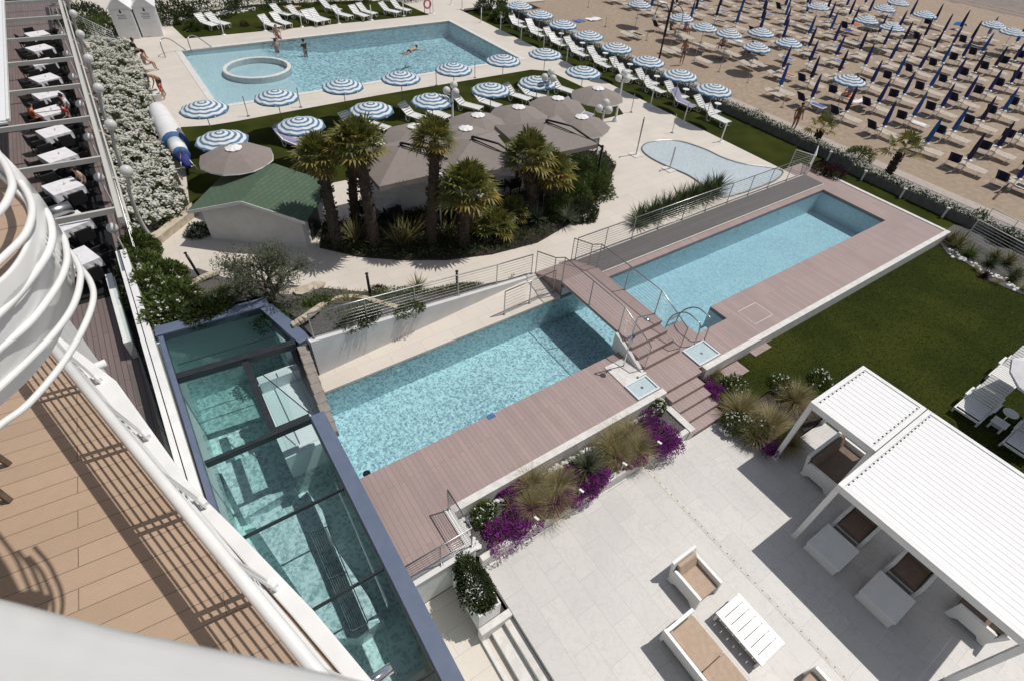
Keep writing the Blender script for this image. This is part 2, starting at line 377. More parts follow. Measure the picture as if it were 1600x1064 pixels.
# ------------------------------------------------------------------ ground and levels
def sheet(name, pts, z, m, thick=.15, kind='structure'):
    mb = MB(); mb.prism(pts, z - thick, z)
    return tag(mb.build(name, m), kind=kind)
def rect(x0, x1, y0, y1): return [(x0, y0), (x1, y0), (x1, y1), (x0, y1)]
def slabs(name, rects, z, m, thick=.15):
    mb = MB()
    for r in rects: mb.box(r[0], r[1], r[2], r[3], z - thick, z)
    return struct(name, mb, m)
def smooth_poly(pts, k=5):
    out = []; n = len(pts)
    for i in range(n):
        p0, p1, p2, p3 = [Vector(pts[(i + j) % n]) for j in (-1, 0, 1, 2)]
        for s in range(k):
            u = s / k
            out.append(.5 * ((2 * p1) + (p2 - p0) * u + (2 * p0 - 5 * p1 + 4 * p2 - p3) * u * u + (3 * p1 - p0 - 3 * p2 + p3) * u ** 3))
    return out
def curve(pts, k=5):
    P = [Vector(p) for p in pts]; P = [P[0] * 2 - P[1]] + P + [P[-1] * 2 - P[-2]]; out = []
    for i in range(1, len(P) - 2):
        p0, p1, p2, p3 = P[i - 1:i + 3]
        for s in range(k):
            u = s / k
            out.append(.5 * ((2 * p1) + (p2 - p0) * u + (2 * p0 - 5 * p1 + 4 * p2 - p3) * u * u + (3 * p1 - p0 - 3 * p2 + p3) * u ** 3))
    out.append(P[-2]); return out
g = MB(); g.face([(-300, -300, -3.2), (400, -300, -3.2), (400, 400, -3.2), (-300, 400, -3.2)]); struct('ground', g, M['soil'])
# beach: a gently uneven sheet of sand out to the wet foreshore
g = MB(); nx, ny = 150, 150
def sand_z(x, y): return -.65 + .03 * math.sin(x * 1.7 + 1.3 * math.sin(y * .9)) * math.sin(y * 1.3 + .7) + .018 * math.sin(x * 4.1 + y * 2.3)
X0, X1, Y0, Y1 = 34.05, 86, -12, 70
g.v = [(X0 + (X1 - X0) * i / nx, Y0 + (Y1 - Y0) * j / ny, sand_z(X0 + (X1 - X0) * i / nx, Y0 + (Y1 - Y0) * j / ny)) for i in range(nx + 1) for j in range(ny + 1)]
for i in range(nx):
    for j in range(ny):
        a = i * (ny + 1) + j; g.f.append((a, a + ny + 1, a + ny + 2, a + 1)); g.m.append(0)
struct('beach_sand', g, M['sand'], True)
sheet('beach_ground', rect(31.0, 300, -200, 300), -.74, M['sand'], .4)
sheet('wet_foreshore', rect(86.01, 300, -60, 200), -.66, M['wet_sand'], .05)
for i, x in enumerate((86.6, 88.4)): sheet('tide_line', [(x, -60), (x + .5, -60), (x + .5 + 2, 200), (x + 2, 200)], -.652 + .003 * i, M['sand'], .006)
sheet('promenade', rect(31.15, 33.25, -40, 90), -.6, M['asphalt'])
sheet('promenade_kerb', rect(33.26, 34.06, -40, 90), -.585, M['kerb'])
slabs('plaza_paving', [(1.26, 26.66, 12.5, 15), (-1.3, 26.66, 15.001, 33.7), (-1.3, 3.9, 33.701, 44), (24.0, 26.66, 33.701, 44), (-1.3, 26.66, 44.001, 60),
                       (26.661, 36, 47, 60), (1.27, 10.32, 11.05, 12.499)], 0, M['paving'])
slabs('lawn_strip', [(26.665, 31.1, 13.4, 46.9)], -.25, M['lawn'])
slabs('hotel_lawn', [(14.55, 31.0, -14, 5.74), (12.1, 14.549, 4.3, 5.74), (28.45, 31.0, 5.741, 13.39)], -.42, M['lawn'])
sheet('pool_lawn', [at(*p)[:2] for p in ((283, 200), (330, 197), (362, 192), (592, 150), (830, 110), (857, 112), (960, 160), (974, 179), (941, 187), (880, 205), (700, 250), (500, 290), (330, 318), (298, 330))], .03, M['lawn'], .06)
sheet('upper_lawn', [at(*p)[:2] for p in ((290, 61), (270, 42), (272, 25), (400, 8), (560, 2), (625, 4), (670, 24))], .03, M['lawn'], .06)
kid = smooth_poly([at(*p)[:2] + () if False else (at(*p).x, at(*p).y, 0) for p in ((1003, 235), (1008, 226), (1030, 221), (1062, 222), (1100, 234), (1130, 248), (1160, 257), (1195, 262), (1222, 268), (1215, 280), (1190, 292), (1150, 305), (1125, 308), (1100, 292), (1075, 275), (1040, 260), (1015, 247))], 5)
kp = thing('paddling_pool', 'shallow curved paddling pool with pale mosaic floor on the stone plaza', 'pool', (kid[0].x, kid[0].y, 0))
off = Vector((kid[0].x, kid[0].y, 0))
mb = MB(); mb.prism([p - off for p in kid], .004, .012); mb.build('basin_floor', M['mosaic_pale'], kp)
mb = MB(); mb.face([(p - off) + Vector((0, 0, .05)) for p in reversed(kid)])
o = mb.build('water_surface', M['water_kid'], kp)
mb = MB(); mb.tube([(p - off) + Vector((0, 0, .03)) for p in kid], .035, 6, closed=True); mb.build('rim', M['steel'], kp, True)
# ------------------------------------------------------------------ pools
def basin(mb, x0, x1, y0, y1, zb, zt=-.15, t=.18, sides='LRBT'):
    mb.box(x0, x1, y0, y1, zb - .15, zb)
    if 'L' in sides: mb.box(x0 - t, x0, y0, y1, zb, zt)
    if 'R' in sides: mb.box(x1, x1 + t, y0, y1, zb, zt)
    if 'B' in sides: mb.box(x0 - t, x1 + t, y0 - t, y0, zb, zt)
    if 'T' in sides: mb.box(x0 - t, x1 + t, y1, y1 + t, zb, zt)
def flat(mb, x0, x1, y0, y1, z): mb.face([(x0, y0, z), (x1, y0, z), (x1, y1, z), (x0, y1, z)])
p1 = thing('swimming_pool', 'long narrow turquoise pool running under the footbridge beside the pink brown decks', 'pool', (1.3, 7.85, 0))
mb = MB(); ZF = -1.15; LX = 25.35; n0, n1 = 11.88, 13.40
mb.box(0, LX, 0, 3.2, ZF - .15, ZF); mb.box(-.18, 0, -.18, 3.38, ZF, -.001); mb.box(LX, LX + .18, 0, 3.38, ZF, -.151); mb.box(0, LX, 3.2, 3.38, ZF, -.151)
mb.box(0, n0, -.18, 0, ZF, -.151); mb.box(n1, LX + .18, -.18, 0, ZF, -.151)
mb.box(n0 - .18, n0, -.95, -.181, ZF, -.151); mb.box(n1, n1 + .18, -.95, -.181, ZF, -.151); mb.box(n0 - .18, n1 + .18, -1.13, -.951, ZF, -.151); mb.box(n0, n1, -.75, 0, ZF - .15, ZF); mb.box(n0, n1, -.95, -.751, ZF, -.151)
mb.build('basin', M['mosaic'], p1)
mb = MB()
for i in range(3): mb.box(n0 + .005, n0 + .8, -.745 + .25 * i, -.745 + .25 * (i + 1) - .001, ZF + .001, -.25 - .22 * i)
mb.build('entry_steps', M['mosaic_pale'], p1)
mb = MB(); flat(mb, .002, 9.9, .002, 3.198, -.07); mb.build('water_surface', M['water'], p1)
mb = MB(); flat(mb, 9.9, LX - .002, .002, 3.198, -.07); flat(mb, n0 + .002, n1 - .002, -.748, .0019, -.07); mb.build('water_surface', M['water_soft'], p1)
mb = MB(); mb.lathe([(0.001, .012), (.10, .012), (.11, 0)], 14, (.45, .80, ZF)); mb.build('drain_grate', M['blackmetal'], p1)
for x in (2.6, 5.6, 12.7, 15.7, 19.1, 22.1): mb = MB(); mb.ball((x, 3.19, -.35), .065, 10, sq=(1, .3, 1)); mb.build('underwater_light', M['plastic'], p1)
mb = MB(); mb.box(7.6, 7.63, 0, 3.2, ZF, ZF + .006); mb.build('floor_line', M['blue_trim'], p1) if False else None
p3 = thing('swimming_pool', 'large far pool with a round whirlpool ring and people swimming', 'pool', (3.9, 33.7, 0))
mb = MB(); mb.box(6.5, 20.1, 0, 10.3, -1.35, -1.2); basin(mb, 0, 20.1, 0, 10.3, -1.35, -.151)
mb.add([(0, 0, -.32), (5.2, 0, -.42), (5.2, 10.3, -.42), (0, 10.3, -.32), (9.5, 0, -1.198), (9.5, 10.3, -1.198)], [(0, 1, 2, 3), (1, 4, 5, 2)])
mb.build('basin', M['mosaic'], p3)
mb = MB(); flat(mb, .01, 5.0, .01, 10.29, -.30); mb.v = [(v[0], v[1], -.31 - .10 * v[0] / 5.2) for v in mb.v]; mb.build('shallow_floor', M['mosaic_shallow'], p3)
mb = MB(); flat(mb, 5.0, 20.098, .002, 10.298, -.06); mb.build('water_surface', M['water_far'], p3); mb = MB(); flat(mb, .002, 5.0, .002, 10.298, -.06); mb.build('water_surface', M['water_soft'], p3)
mb = MB(); ctr = at(402, 106, -.05) - Vector((3.9, 33.7, 0)); rr_ = 1.93
prof = [(rr_ - .11, -.5), (rr_ - .11, -.02), (rr_ - .08, .0), (rr_ + .08, .0), (rr_ + .12, -.03), (rr_ + .14, -1.1)]
mb.lathe(prof, 40, (ctr.x, ctr.y, 0)); mb.build('whirlpool_ring', M['cap'], p3)
mb = MB(); mb.lathe([(.001, -.36), (rr_ - .13, -.36)], 32, (ctr.x, ctr.y, 0)); mb.build('whirlpool_floor', M['mosaic_shallow'], p3)
mb = MB()
for a in range(20):
    b = 2 * PI * a / 20; mb.ball((ctr.x + math.cos(b) * 1.9, ctr.y + math.sin(b) * 1.9, -.30), .04, 6)
mb.build('bubble_jets', M['steel'], p3)
mb = MB()
for r in ((-.35, -.002, -.35, 10.65), (20.102, 20.45, -.35, 10.65), (0, 20.1, -.35, -.002), (0, 20.1, 10.302, 10.65)): mb.box(r[0], r[1], r[2], r[3], -.02, .022)
mb.build('coping', M['cap'], p3)
# ------------------------------------------------------------------ decks, steps, bridge
slabs('pool_deck', [(1.26, 10.32, 5.96, 7.849)], 0, M['deck'])
slabs('long_pool_deck', [(11.96, 13.18, 5.96, 7.849), (14.70, 28.2, 5.96, 7.849), (13.181, 14.699, 5.96, 7.1), (26.65, 28.2, 7.85, 13.39), (12.1, 26.649, 11.05, 11.33)], 0, M['deck'])
slabs('landing', [(10.321, 11.959, 5.80, 6.79)], 0, M['deck'])
slabs('boardwalk', [(12.02, 27.1, 11.381, 12.429)], .06, M['grey_deck'], .2)
mb = MB(); mb.box(12.02, 27.1, 11.331, 11.38, -.1, .05); mb.box(12.02, 27.1, 12.43, 12.499, -.1, .07); tag(mb.build('boardwalk_edging', M['drain']), kind='structure')
mb = MB(); mb.box(12.1, 28.39, 5.75, 5.959, -.45, .035); mb.box(28.201, 28.39, 5.96, 11.6, -.45, .034)
tag(mb.build('white_edge_wall', M['cap'], bevel=.012), 'low white stone edging wall along the long pool deck beside the lawn', 'wall')
mb = MB(); mb.box(2.95, 10.32, 5.75, 5.959, -.8, .035); tag(mb.build('white_edge_wall', M['cap'], bevel=.012), 'white capped retaining wall between the pool deck and the flower bed', 'wall')
st = thing('garden_stairs', 'five wide brown steps leading down from the landing to the marble terrace', 'stairs', (10.33, 5.8, 0))
mb = MB()
for k in range(4): mb.box(0, 1.45, -.33 * (k + 1), -.33 * k - .001, -.9, -.15 * (k + 1))
mb.build('tread', M['deck'], st, bevel=.008)
mb = MB(); mb.box(-.22, -.002, -1.33, -.05, -.9, -.32); mb.build('side_wall', M['cap'], st)
br = thing('footbridge', 'brown boarded footbridge with steps crossing between the two pools', 'bridge', (10.33, 6.79, 0))
mb = MB()
for k in range(3): mb.box(.01, 1.62, .335 * k + .0, .335 * (k + 1) - .001, .0, .155 * (k + 1))
mb.build('step', M['deck'], br, bevel=.008)
mb = MB(); mb.box(.0, 1.64, 1.005, 4.35, .50, .62)
mb.add([(0, 4.35, .62), (1.64, 4.35, .62), (1.70, 5.85, .012), (-.06, 5.85, .012), (0, 4.35, .52), (1.64, 4.35, .52), (1.70, 5.85, -.1), (-.06, 5.85, -.1)], [(0, 1, 2, 3), (7, 6, 5, 4), (3, 7, 4, 0), (1, 5, 6, 2)])
mb.box(.02, 1.61, 1.006, 1.07, .0, .499); mb.add([(.02, 5.3, .2), (.02, 4.36, .50), (.02, 4.36, -.1), (.02, 5.8, -.1), (.02, 5.8, .0)], [(0, 1, 2, 3, 4)])
mb.build('walkway', M['deck'], br)
mb = MB(); mb.box(.1, 1.55, 4.36, 5.0, -.1, .25)
pr = [(0, 0.001), (1.36, 0.001), (1.36, .5), (0.34, .0)]
mb.add([(0.0, -.02, -.15), (0, 1.36, -.15), (0, 1.36, .60), (0, -.02, .05), (-.12, -.02, -.15), (-.12, 1.36, -.15), (-.12, 1.36, .60), (-.12, -.02, .05)], [(0, 1, 2, 3), (7, 6, 5, 4), (3, 2, 6, 7), (0, 3, 7, 4), (1, 5, 6, 2)])
mb.build('abutment', M['plaster'], br)
# foot basins and shower tray
def footbasin(x0, x1, y0, y1, label):
    t = thing('foot_basin', label, 'basin', (x0, y0, 0))
    w, d = x1 - x0, y1 - y0; mb = MB(); mb.box(0, w, 0, d, .004, .02)
    for r in ((0, .05, 0, d), (w - .05, w, 0, d), (.05, w - .05, 0, .05), (.05, w - .05, d - .05, d)): mb.box(r[0], r[1], r[2], r[3], .02, .06)
    mb.build('tray', M['mosaic_pale'], t); mb = MB(); flat(mb, .05, w - .05, .05, d - .05, .045); mb.build('water_surface', M['water_still'], t)
    mb = MB(); mb.lathe([(.001, .026), (.05, .026), (.055, .02)], 12, (w / 2, d / 2, 0)); mb.build('drain', M['chrome'], t)
footbasin(9.35, 10.25, 5.99, 6.62, 'shallow pale blue foot basin below the shower beside the pool deck edge')
footbasin(12.05, 13.05, 5.99, 6.75, 'shallow pale blue foot basin at the start of the long pool deck')
mb = MB(); mb.box(9.35, 10.28, 6.63, 7.55, .004, .03); tag(mb.build('shower_tray', M['cap'], bevel=.01), 'white square tray under the poolside shower', 'shower tray')
mb = MB(); mb.box(9.95, 10.28, 6.625, 6.70, .031, .11); tag(mb.build('kerb_block', M['cap'], bevel=.01), 'small white kerb block between the shower tray and the foot basin', 'kerb')
# marble terrace
sheet('terrace_paving', [(3.05, 4.52), (3.05, -9), (14.55, -9), (14.55, 2.7), (11.85, 2.7), (11.85, 4.46), (10.2, 4.46), (10.2, 4.52)], -.75, M['terrace'], .2)
mb = MB(); mb.box(8.34, 8.46, -9, 4.4, -.7499, -.745); dr = tag(mb.build('drain_channel', M['drain']), 'pale slotted drain channel running across the marble terrace', 'drain')
mb = MB(); y = 4.3
while y > -6: mb.lathe([(.001, .003), (.017, .003), (.018, 0)], 6, (8.40, y, -.745)); y -= .215
mb.build('slot', M['blackmetal'], dr)
mb = MB(); mb.box(3.0, 10.1, 4.50, 4.66, -.9, -.34); mb.box(2.99, 10.1, 4.44, 4.50, -.9, -.71); tag(mb.build('planter_wall', M['cap'], bevel=.02), 'low white wall holding the flower bed above the marble terrace', 'wall')
def patch(name, x0, x1, y0, y1, z, m, n=14, amp=.05):
    mb = MB(); nx_ = max(2, int(n * (x1 - x0) / max(x1 - x0, y1 - y0))); ny_ = max(2, int(n * (y1 - y0) / max(x1 - x0, y1 - y0)))
    for i in range(nx_ + 1):
        for j in range(ny_ + 1): mb.v.append((x0 + (x1 - x0) * i / nx_, y0 + (y1 - y0) * j / ny_, z + random.uniform(0, amp)))
    for i in range(nx_):
        for j in range(ny_):
            a = i * (ny_ + 1) + j; mb.f.append((a, a + ny_ + 1, a + ny_ + 2, a + 1)); mb.m.append(0)
    return tag(mb.build(name, m, None, True), kind='structure')
patch('flower_bed_soil', 2.97, 10.31, 4.66, 5.75, -.40, M['gravel'], 40)
patch('stair_bed_soil', 11.79, 14.55, 2.7, 5.75, -.62, M['soil'], 20, .12)
# lower level left of the terrace, its steps and walls
sheet('lower_paving', [(1.25, 4.70), (1.25, -9), (3.049, -9), (3.049, 4.70)], -1.25, M['paving'])
ts = thing('terrace_steps', 'three white stone steps dropping from the marble terrace to the lower paving', 'stairs', (2.22, 3.36, -1.25))
mb = MB()
for k, (xa, xb, zt) in enumerate(((.60, .82, .335), (.27, .599, .17))): mb.box(xa, xb, -8, -.12, 0.001, zt)
mb.build('tread', M['cap'], ts, bevel=.01)
mb = MB(); mb.box(0, .82, -.119, .05, .001, .50); mb.box(-.001, .10, -8, -.12, .001, .10); mb.build('side_kerb', M['cap'], ts, bevel=.01)
mb = MB(); mb.box(1.26, 2.949, 4.71, 4.9, -1.25, .0); mb.box(1.26, 2.96, 4.68, 4.93, .001, .05); mb.box(2.76, 2.949, 4.931, 5.95, -.4, .045)
tag(mb.build('retaining_wall', M['plaster'], bevel=.012), 'pale retaining wall with a fence on top at the end of the pool deck', 'wall')
slabs('deck_end', [(1.26, 2.759, 4.931, 5.959)], 0, M['deck'])
# ramp wall and garden bank
rw = MB(); n = 16
for i in range(n):
    a0, a1 = i / n, (i + 1) / n
    def pt(a): return Vector((1.75 + 8.5 * a, 11.76 + .72 * a, 0)), max(.04, 1.36 - 1.34 * a)
    (pa, za), (pb, zb) = pt(a0), pt(a1); q = Vector((-.03, .2, 0))
    rw.add([pa, pb, pb + Vector((0, 0, zb)), pa + Vector((0, 0, za)), pa + q, pb + q, pb + q + Vector((0, 0, zb)), pa + q + Vector((0, 0, za))], [(0, 1, 2, 3), (5, 4, 7, 6), (3, 2, 6, 7)])
tag(rw.build('garden_wall', M['grey_plaster']), 'long white rendered garden wall tapering down towards the footbridge', 'wall')
WL = [(-1.9, 14.95, 1.1), (-.6, 14.9, 1.1), (1.15, 14.8, 1.1), (1.75, 13.2, 1.2), (1.9, 11.97, 1.3), (3.5, 12.1, 1.06), (5.2, 12.24, .80), (6.8, 12.37, .55), (8.3, 12.50, .32), (9.3, 12.58, .16), (10.0, 12.64, .05)]
EL = [(200, 392), (235, 410), (275, 430), (310, 420), (350, 434), (420, 443), (500, 450), (575, 458), (650, 462), (720, 455), (790, 441)]
mb = MB(); nr = 9; bankpts = []
for w, e in zip(WL, EL):
    e = at(*e); e.z = .02
    for k in range(nr + 1):
        u = k / nr; p = Vector(w).lerp(e, u); p.z = w[2] * (1 - u) ** 1.3 + .02 + (random.uniform(0, .06) if 0 < k < nr else 0); mb.v.append(tuple(p)); bankpts.append(p)
for i in range(len(WL) - 1):
    for k in range(nr): a = i * (nr + 1) + k; mb.f.append((a, a + 1, a + nr + 2, a + nr + 1)); mb.m.append(0)
struct('garden_bank', mb, M['gravel'], True)
def bankz(x, y):
    return min(((p.x - x) ** 2 + (p.y - y) ** 2, p.z) for p in bankpts)[1]
def on_bank(px, py):
    z = .3
    for _ in range(14): q = at(px, py, z); z = .6 * z + .4 * bankz(q.x, q.y)
    return at(px, py, z)
bedA = [at(*p) for p in ((500, 388), (560, 402), (620, 407), (700, 407), (770, 398), (840, 380), (900, 345), (940, 305), (962, 262), (945, 240), (900, 235), (860, 270), (820, 300), (760, 315), (700, 325), (640, 335), (570, 345), (505, 350))]
mb = MB(); mb.prism(bedA, .001, .07); struct('palm_bed', mb, M['soil'])
fs = [at(*p, .2) for p in ((143, 70), (205, 72), (236, 130), (246, 180), (262, 235), (300, 330), (280, 345), (245, 365), (215, 375), (200, 330), (170, 220))]
mb = MB(); mb.prism(fs, .001, .25); struct('shrub_bed', mb, M['soil'])
mb = MB(); a = [at(*p, .25) for p in ((300, 318), (246, 362), (218, 376), (224, 384), (252, 370), (308, 326))]; mb.prism(a, .001, .3); tag(mb.build('bed_kerb', M['rock']), 'curved pale stone kerb around the white flowering shrubs', 'kerb')
# curved stone edging and stepping stones in the garden
def edging(px, label, r=.09):
    P = curve([on_bank(*p) + Vector((0, 0, .08)) for p in px], 4); t = thing('stone_edging', label, 'edging', P[0]); mb = MB()
    for a, b in zip(P[:-1], P[1:]): mb.bar(a - P[0], a.lerp(b, .93) - P[0], .2, .14)
    mb.build('kerb_stone', M['rock'], t, bevel=.02)
edging([(296, 462), (303, 448), (320, 436), (342, 428)], 'curved cream stone edging near the green hedge in the garden')
edging([(458, 512), (480, 498), (505, 480), (530, 470), (560, 468), (590, 476), (625, 486)], 'curved cream stone edging sweeping through the garden behind the wire fence')
for i, (x, y) in enumerate(((452, 460), (474, 455), (492, 449))):
    p = on_bank(x, y); mb = MB(); mb.prism([(p.x + math.cos(a) * .34 * (1 + .15 * math.sin(3 * a + i)), p.y + math.sin(a) * .24) for a in [k * PI / 5 for k in range(10)]], p.z - .05, p.z + .07)
    tag(mb.build('stepping_stone', M['rock']), 'cream flat stepping stone in the garden, %s from the olive tree' % ORD[i], 'stone', 'stepping stones in the garden')
for i, (x, y, rz) in enumerate(((1183, 543, 0), (1147, 580, .0))):
    p = at(x, y, -.42); mb = MB(); mb.box(p.x - .45, p.x + .45, p.y - .26, p.y + .26, -.45, -.39)
    tag(mb.build('stepping_slab', M['deck'], bevel=.01), ('brown slab set in the lawn against the white edging wall', 'brown slab in the lawn beside the flowers at the stairs')[i], 'slab', 'slabs in the lawn')
mb = MB(); h = at(1180, 490); mb.box(h.x - .5, h.x + .5, h.y - .38, h.y + .38, .003, .007); o = tag(mb.build('access_hatch', M['deck']), 'flush square access hatch in the long pool deck', 'hatch')
mb = MB(); 
for a, b in (((-.5, -.38), (.5, -.38)), ((.5, -.38), (.5, .38)), ((.5, .38), (-.5, .38)), ((-.5, .38), (-.5, -.38))): mb.bar((h.x + a[0], h.y + a[1], .008), (h.x + b[0], h.y + b[1], .008), .02, .006)
mb.build('hatch_frame', M['cap'], o)
# ------------------------------------------------------------------ glass-roofed spa below the building
ZR = 1.2
spa = thing('spa_room', 'glass-roofed indoor spa pool framed by blue grey steel beams', 'spa room', (0, 0, 0))
mb = MB(); mb.box(-1.72, 1.06, -9, 14.4, -2.1, -1.75); mb.build('pool_floor', M['mosaic_teal'], spa)
mb = MB(); mb.box(1.06, 1.25, -9, 9.4, -2.1, .0); mb.box(-1.90, -1.725, -9, 14.5, -2.1, .94); mb.box(.0, 1.25, 9.401, 9.55, -2.1, .0); mb.box(-1.72, 1.3, 14.4, 14.55, -2.1, .93)
mb.box(.0, .14, 9.55, 12.3, -2.1, .0); mb.box(.141, 1.25, 12.21, 12.35, -2.1, -.21); mb.box(1.10, 1.25, 12.351, 14.39, -2.1, .93); mb.build('inner_wall', M['mosaic_teal'], spa)
mb = MB(); flat(mb, -1.72, 1.06, 3.5, 9.4, -.9); flat(mb, -1.72, 0, 9.4, 12.28, -.9); flat(mb, -1.72, 1.1, 12.28, 14.4, -.9); mb.build('water_surface', M['water_teal'], spa)
zf = -1.25
mb = MB(); mb.box(-1.72, 1.06, -9, 3.5, -2.09, zf); mb.build('spa_floor', M['paving'], spa)
mb = MB()
mb.prism([at(*p, -1.35) for p in ((392, 812), (455, 795), (482, 772), (505, 800), (520, 850), (600, 970), (560, 1000), (505, 1000), (470, 930))][::1], -1.749, -1.2); mb.build('bench_ledge', M['mosaic_pale'], spa)
mb = MB(); mb.prism([at(*p, -1.6) for p in ((345, 735), (455, 690), (475, 760), (385, 815))], -1.749, -1.4); mb.build('seat_block', M['mosaic_pale'], spa)
mb = MB(); A = [at(*p, -.9) for p in ((484, 830), (512, 822), (575, 972), (550, 985))]
for k in range(9):
    u = k / 8; a = A[0].lerp(A[1], u); b = A[3].lerp(A[2], u); P = []
    for s in range(24): q = a.lerp(b, s / 23); q.z += .03 * math.sin(s * .55) - .02; P.append(q)
    mb.tube(P, .014, 5)
for u in (0, .5, 1): mb.tube([A[0].lerp(A[3], u), A[1].lerp(A[2], u)], .016, 5)
mb.build('tube_lounger', M['steel'], spa, True)
mb = MB(); P = [at(*p, -.75) for p in ((521, 745), (530, 768), (545, 800), (570, 860), (598, 925), (604, 940))]; mb.tube(P, .035, 8)
mb.tube([P[0], P[0] - Vector((0, 0, .7))], .03, 6); mb.tube([P[-1], P[-1] - Vector((0, 0, .7))], .03, 6); mb.build('handrail', M['chrome'], spa, True)
mb = MB(); mb.prism([at(*p, -1.2) for p in ((640, 975), (655, 970), (690, 1064), (670, 1064))], zf, zf + .01); mb.build('drain_strip', M['rock'], spa)
def beam(a, b, w, h, name='roof_beam', m='bluesteel'):
    mb = MB(); mb.bar(Vector(a) - Vector((0, 0, h / 2)), Vector(b) - Vector((0, 0, h / 2)), w, h); return mb.build(name, M[m], spa, bevel=.012)
beam((1.075, -9, ZR), (1.075, 9.40, ZR), .35, .26)
beam((-1.80, 14.58, ZR), (1.28, 14.36, ZR), .42, .26)
beam((1.17, 14.14, ZR - .002), (1.68, 12.12, ZR - .002), .38, .26)
beam((-1.70, 14.3, ZR - .003), (-1.60, -9, ZR - .003), .13, .24)
beam((-1.62, 12.50, ZR - .004), (1.42, 12.22, ZR - .004), .22, .22, m='darkframe')
beam((.03, 12.12, ZR - .006), (.0, 9.40, ZR - .006), .17, .2, m='darkframe')
beam((-1.58, 9.36, ZR - .008), (.90, 9.36, ZR - .008), .09, .2, m='darkframe')
beam((.9, 9.46, ZR - .009), (.02, 9.46, ZR - .009), .12, .2, m='darkframe')
beam((.88, 9.3, ZR - .010), (.88, -9, ZR - .010), .04, .2, m='darkframe')
for y in (7.08, 4.92, 2.75, .6): beam((-1.55, y, ZR - .012), (.86, y, ZR - .012), .035, .12, 'glazing_bar', 'darkframe')
mb = MB(); G = ZR - .03
def pane(pts, z=G, m='glass'):
    mb = MB(); mb.face([(p[0], p[1], z) for p in pts]); mb.build('roof_glass', M[m], spa)
ys = [9.33, 7.08, 4.92, 2.75, .6, -9]
for a, b in zip(ys[:-1], ys[1:]): pane([(-1.6, b + .01), (.87, b + .01), (.87, a - .01), (-1.6, a - .01)])
pane([(-1.62, 9.4), (-.06, 9.4), (-.03, 12.25), (-1.62, 12.40)])
pane([(-1.66, 12.6), (1.35, 12.33), (1.08, 14.12), (-1.70, 14.33)], m='glass_dimmed')
mb = MB(); mb.face([(.12, 12.0, ZR - .05), (.12, 9.54, ZR - .05), (.90, 9.54, ZR - .05)]); mb.face([(.12, 12.03, ZR - .06), (.12, 9.5, ZR - .06), (1.0, 9.5, ZR - .06), (1.35, 12.0, ZR - .06)]); mb.build('hatch_glass', M['glass'], spa)
mb = MB(); mb.bar((.12, 12.0, ZR - .05), (.92, 9.54, ZR - .05), .02, .03); mb.bar((1.02, 12.0, ZR - .05), (1.02, 9.54, ZR - .05), .02, .03); mb.build('hatch_edge', M['darkframe'], spa)
mb = MB(); mb.box(.145, 1.26, 9.56, 12.2, -.2, .0); mb.box(.145, 1.26, 11.9, 12.2, .001, .4); mb.build('sill', M['mosaic_pale'], spa)
mb = MB()
for y in (13.1, 13.6): mb.tube([(-1.6, y + .1, .5), (1.1, y - .1, .5)], .018, 6)
mb.build('curtain_track', M['steel'], spa)
ss = thing('stone_coping', 'sloping grey brown stone coping between the glass roof and the white garden wall', 'coping', (1.5, 11.9, 0))
mb = MB()
for k in range(9):
    y0 = .12 - .285 * (k + 1); y1 = .12 - .285 * k - .006; z1 = 1.16 - .115 * k; z0 = 1.16 - .115 * (k + 1); xa = -.10 - .026 * k; xb = .17 - .026 * k
    mb.add([(xa, y0, -.1), (xb, y0, -.1), (xb, y1, -.1), (xa, y1, -.1), (xa, y0, z0), (xb, y0, z0), (xb, y1, z1), (xa, y1, z1)], [(3, 2, 1, 0), (4, 5, 6, 7), (0, 1, 5, 4), (1, 2, 6, 5), (2, 3, 7, 6), (3, 0, 4, 7)])
mb.build('coping_stone', M['coping'], ss, bevel=.012)
# white parapet, balustrade and boarded strip on the building side
pw = thing('parapet_wall', 'long white parapet with a dark groove beside the glass spa roof', 'wall', (0, 0, 0))
mb = MB(); mb.prism([(-2.24, 19.3), (-1.93, 19.3), (-1.70, 2), (-2.06, 2)], -1.3, 1.22); mb.build('wall_body', M['white'], pw, bevel=.01)
mb = MB(); mb.bar((-2.12, 19.25, 1.223), (-1.90, 2, 1.223), .022, .008); mb.build('groove', M['blackmetal'], pw)
slabs('side_deck', [(-9, -2.25, 13.9, 18.6), (-9, -2.1, 3, 13.899)], 0, M['deckx'])
bal = thing('glass_balustrade', 'clear glass balustrade with a white sill along the brown side deck', 'balustrade', (0, 0, 0))
mb = MB(); mb.bar((-2.70, 19.0, .33), (-2.62, 15.2, .33), .2, .66); mb.build('white_sill', M['white'], bal, bevel=.01)
mb = MB()
for k in range(5):
    a = k / 5; b = (k + 1) / 5 - .01
    p = Vector((-2.45, 18.9, 0)).lerp(Vector((-2.22, 9, 0)), a); q = Vector((-2.45, 18.9, 0)).lerp(Vector((-2.22, 9, 0)), b)
    mb.add([p + Vector((0, 0, .02)), q + Vector((0, 0, .02)), q + Vector((0, 0, 1.15)), p + Vector((0, 0, 1.15))], [(0, 1, 2, 3)])
mb.build('glass_panel', M['glass_clear'], bal)
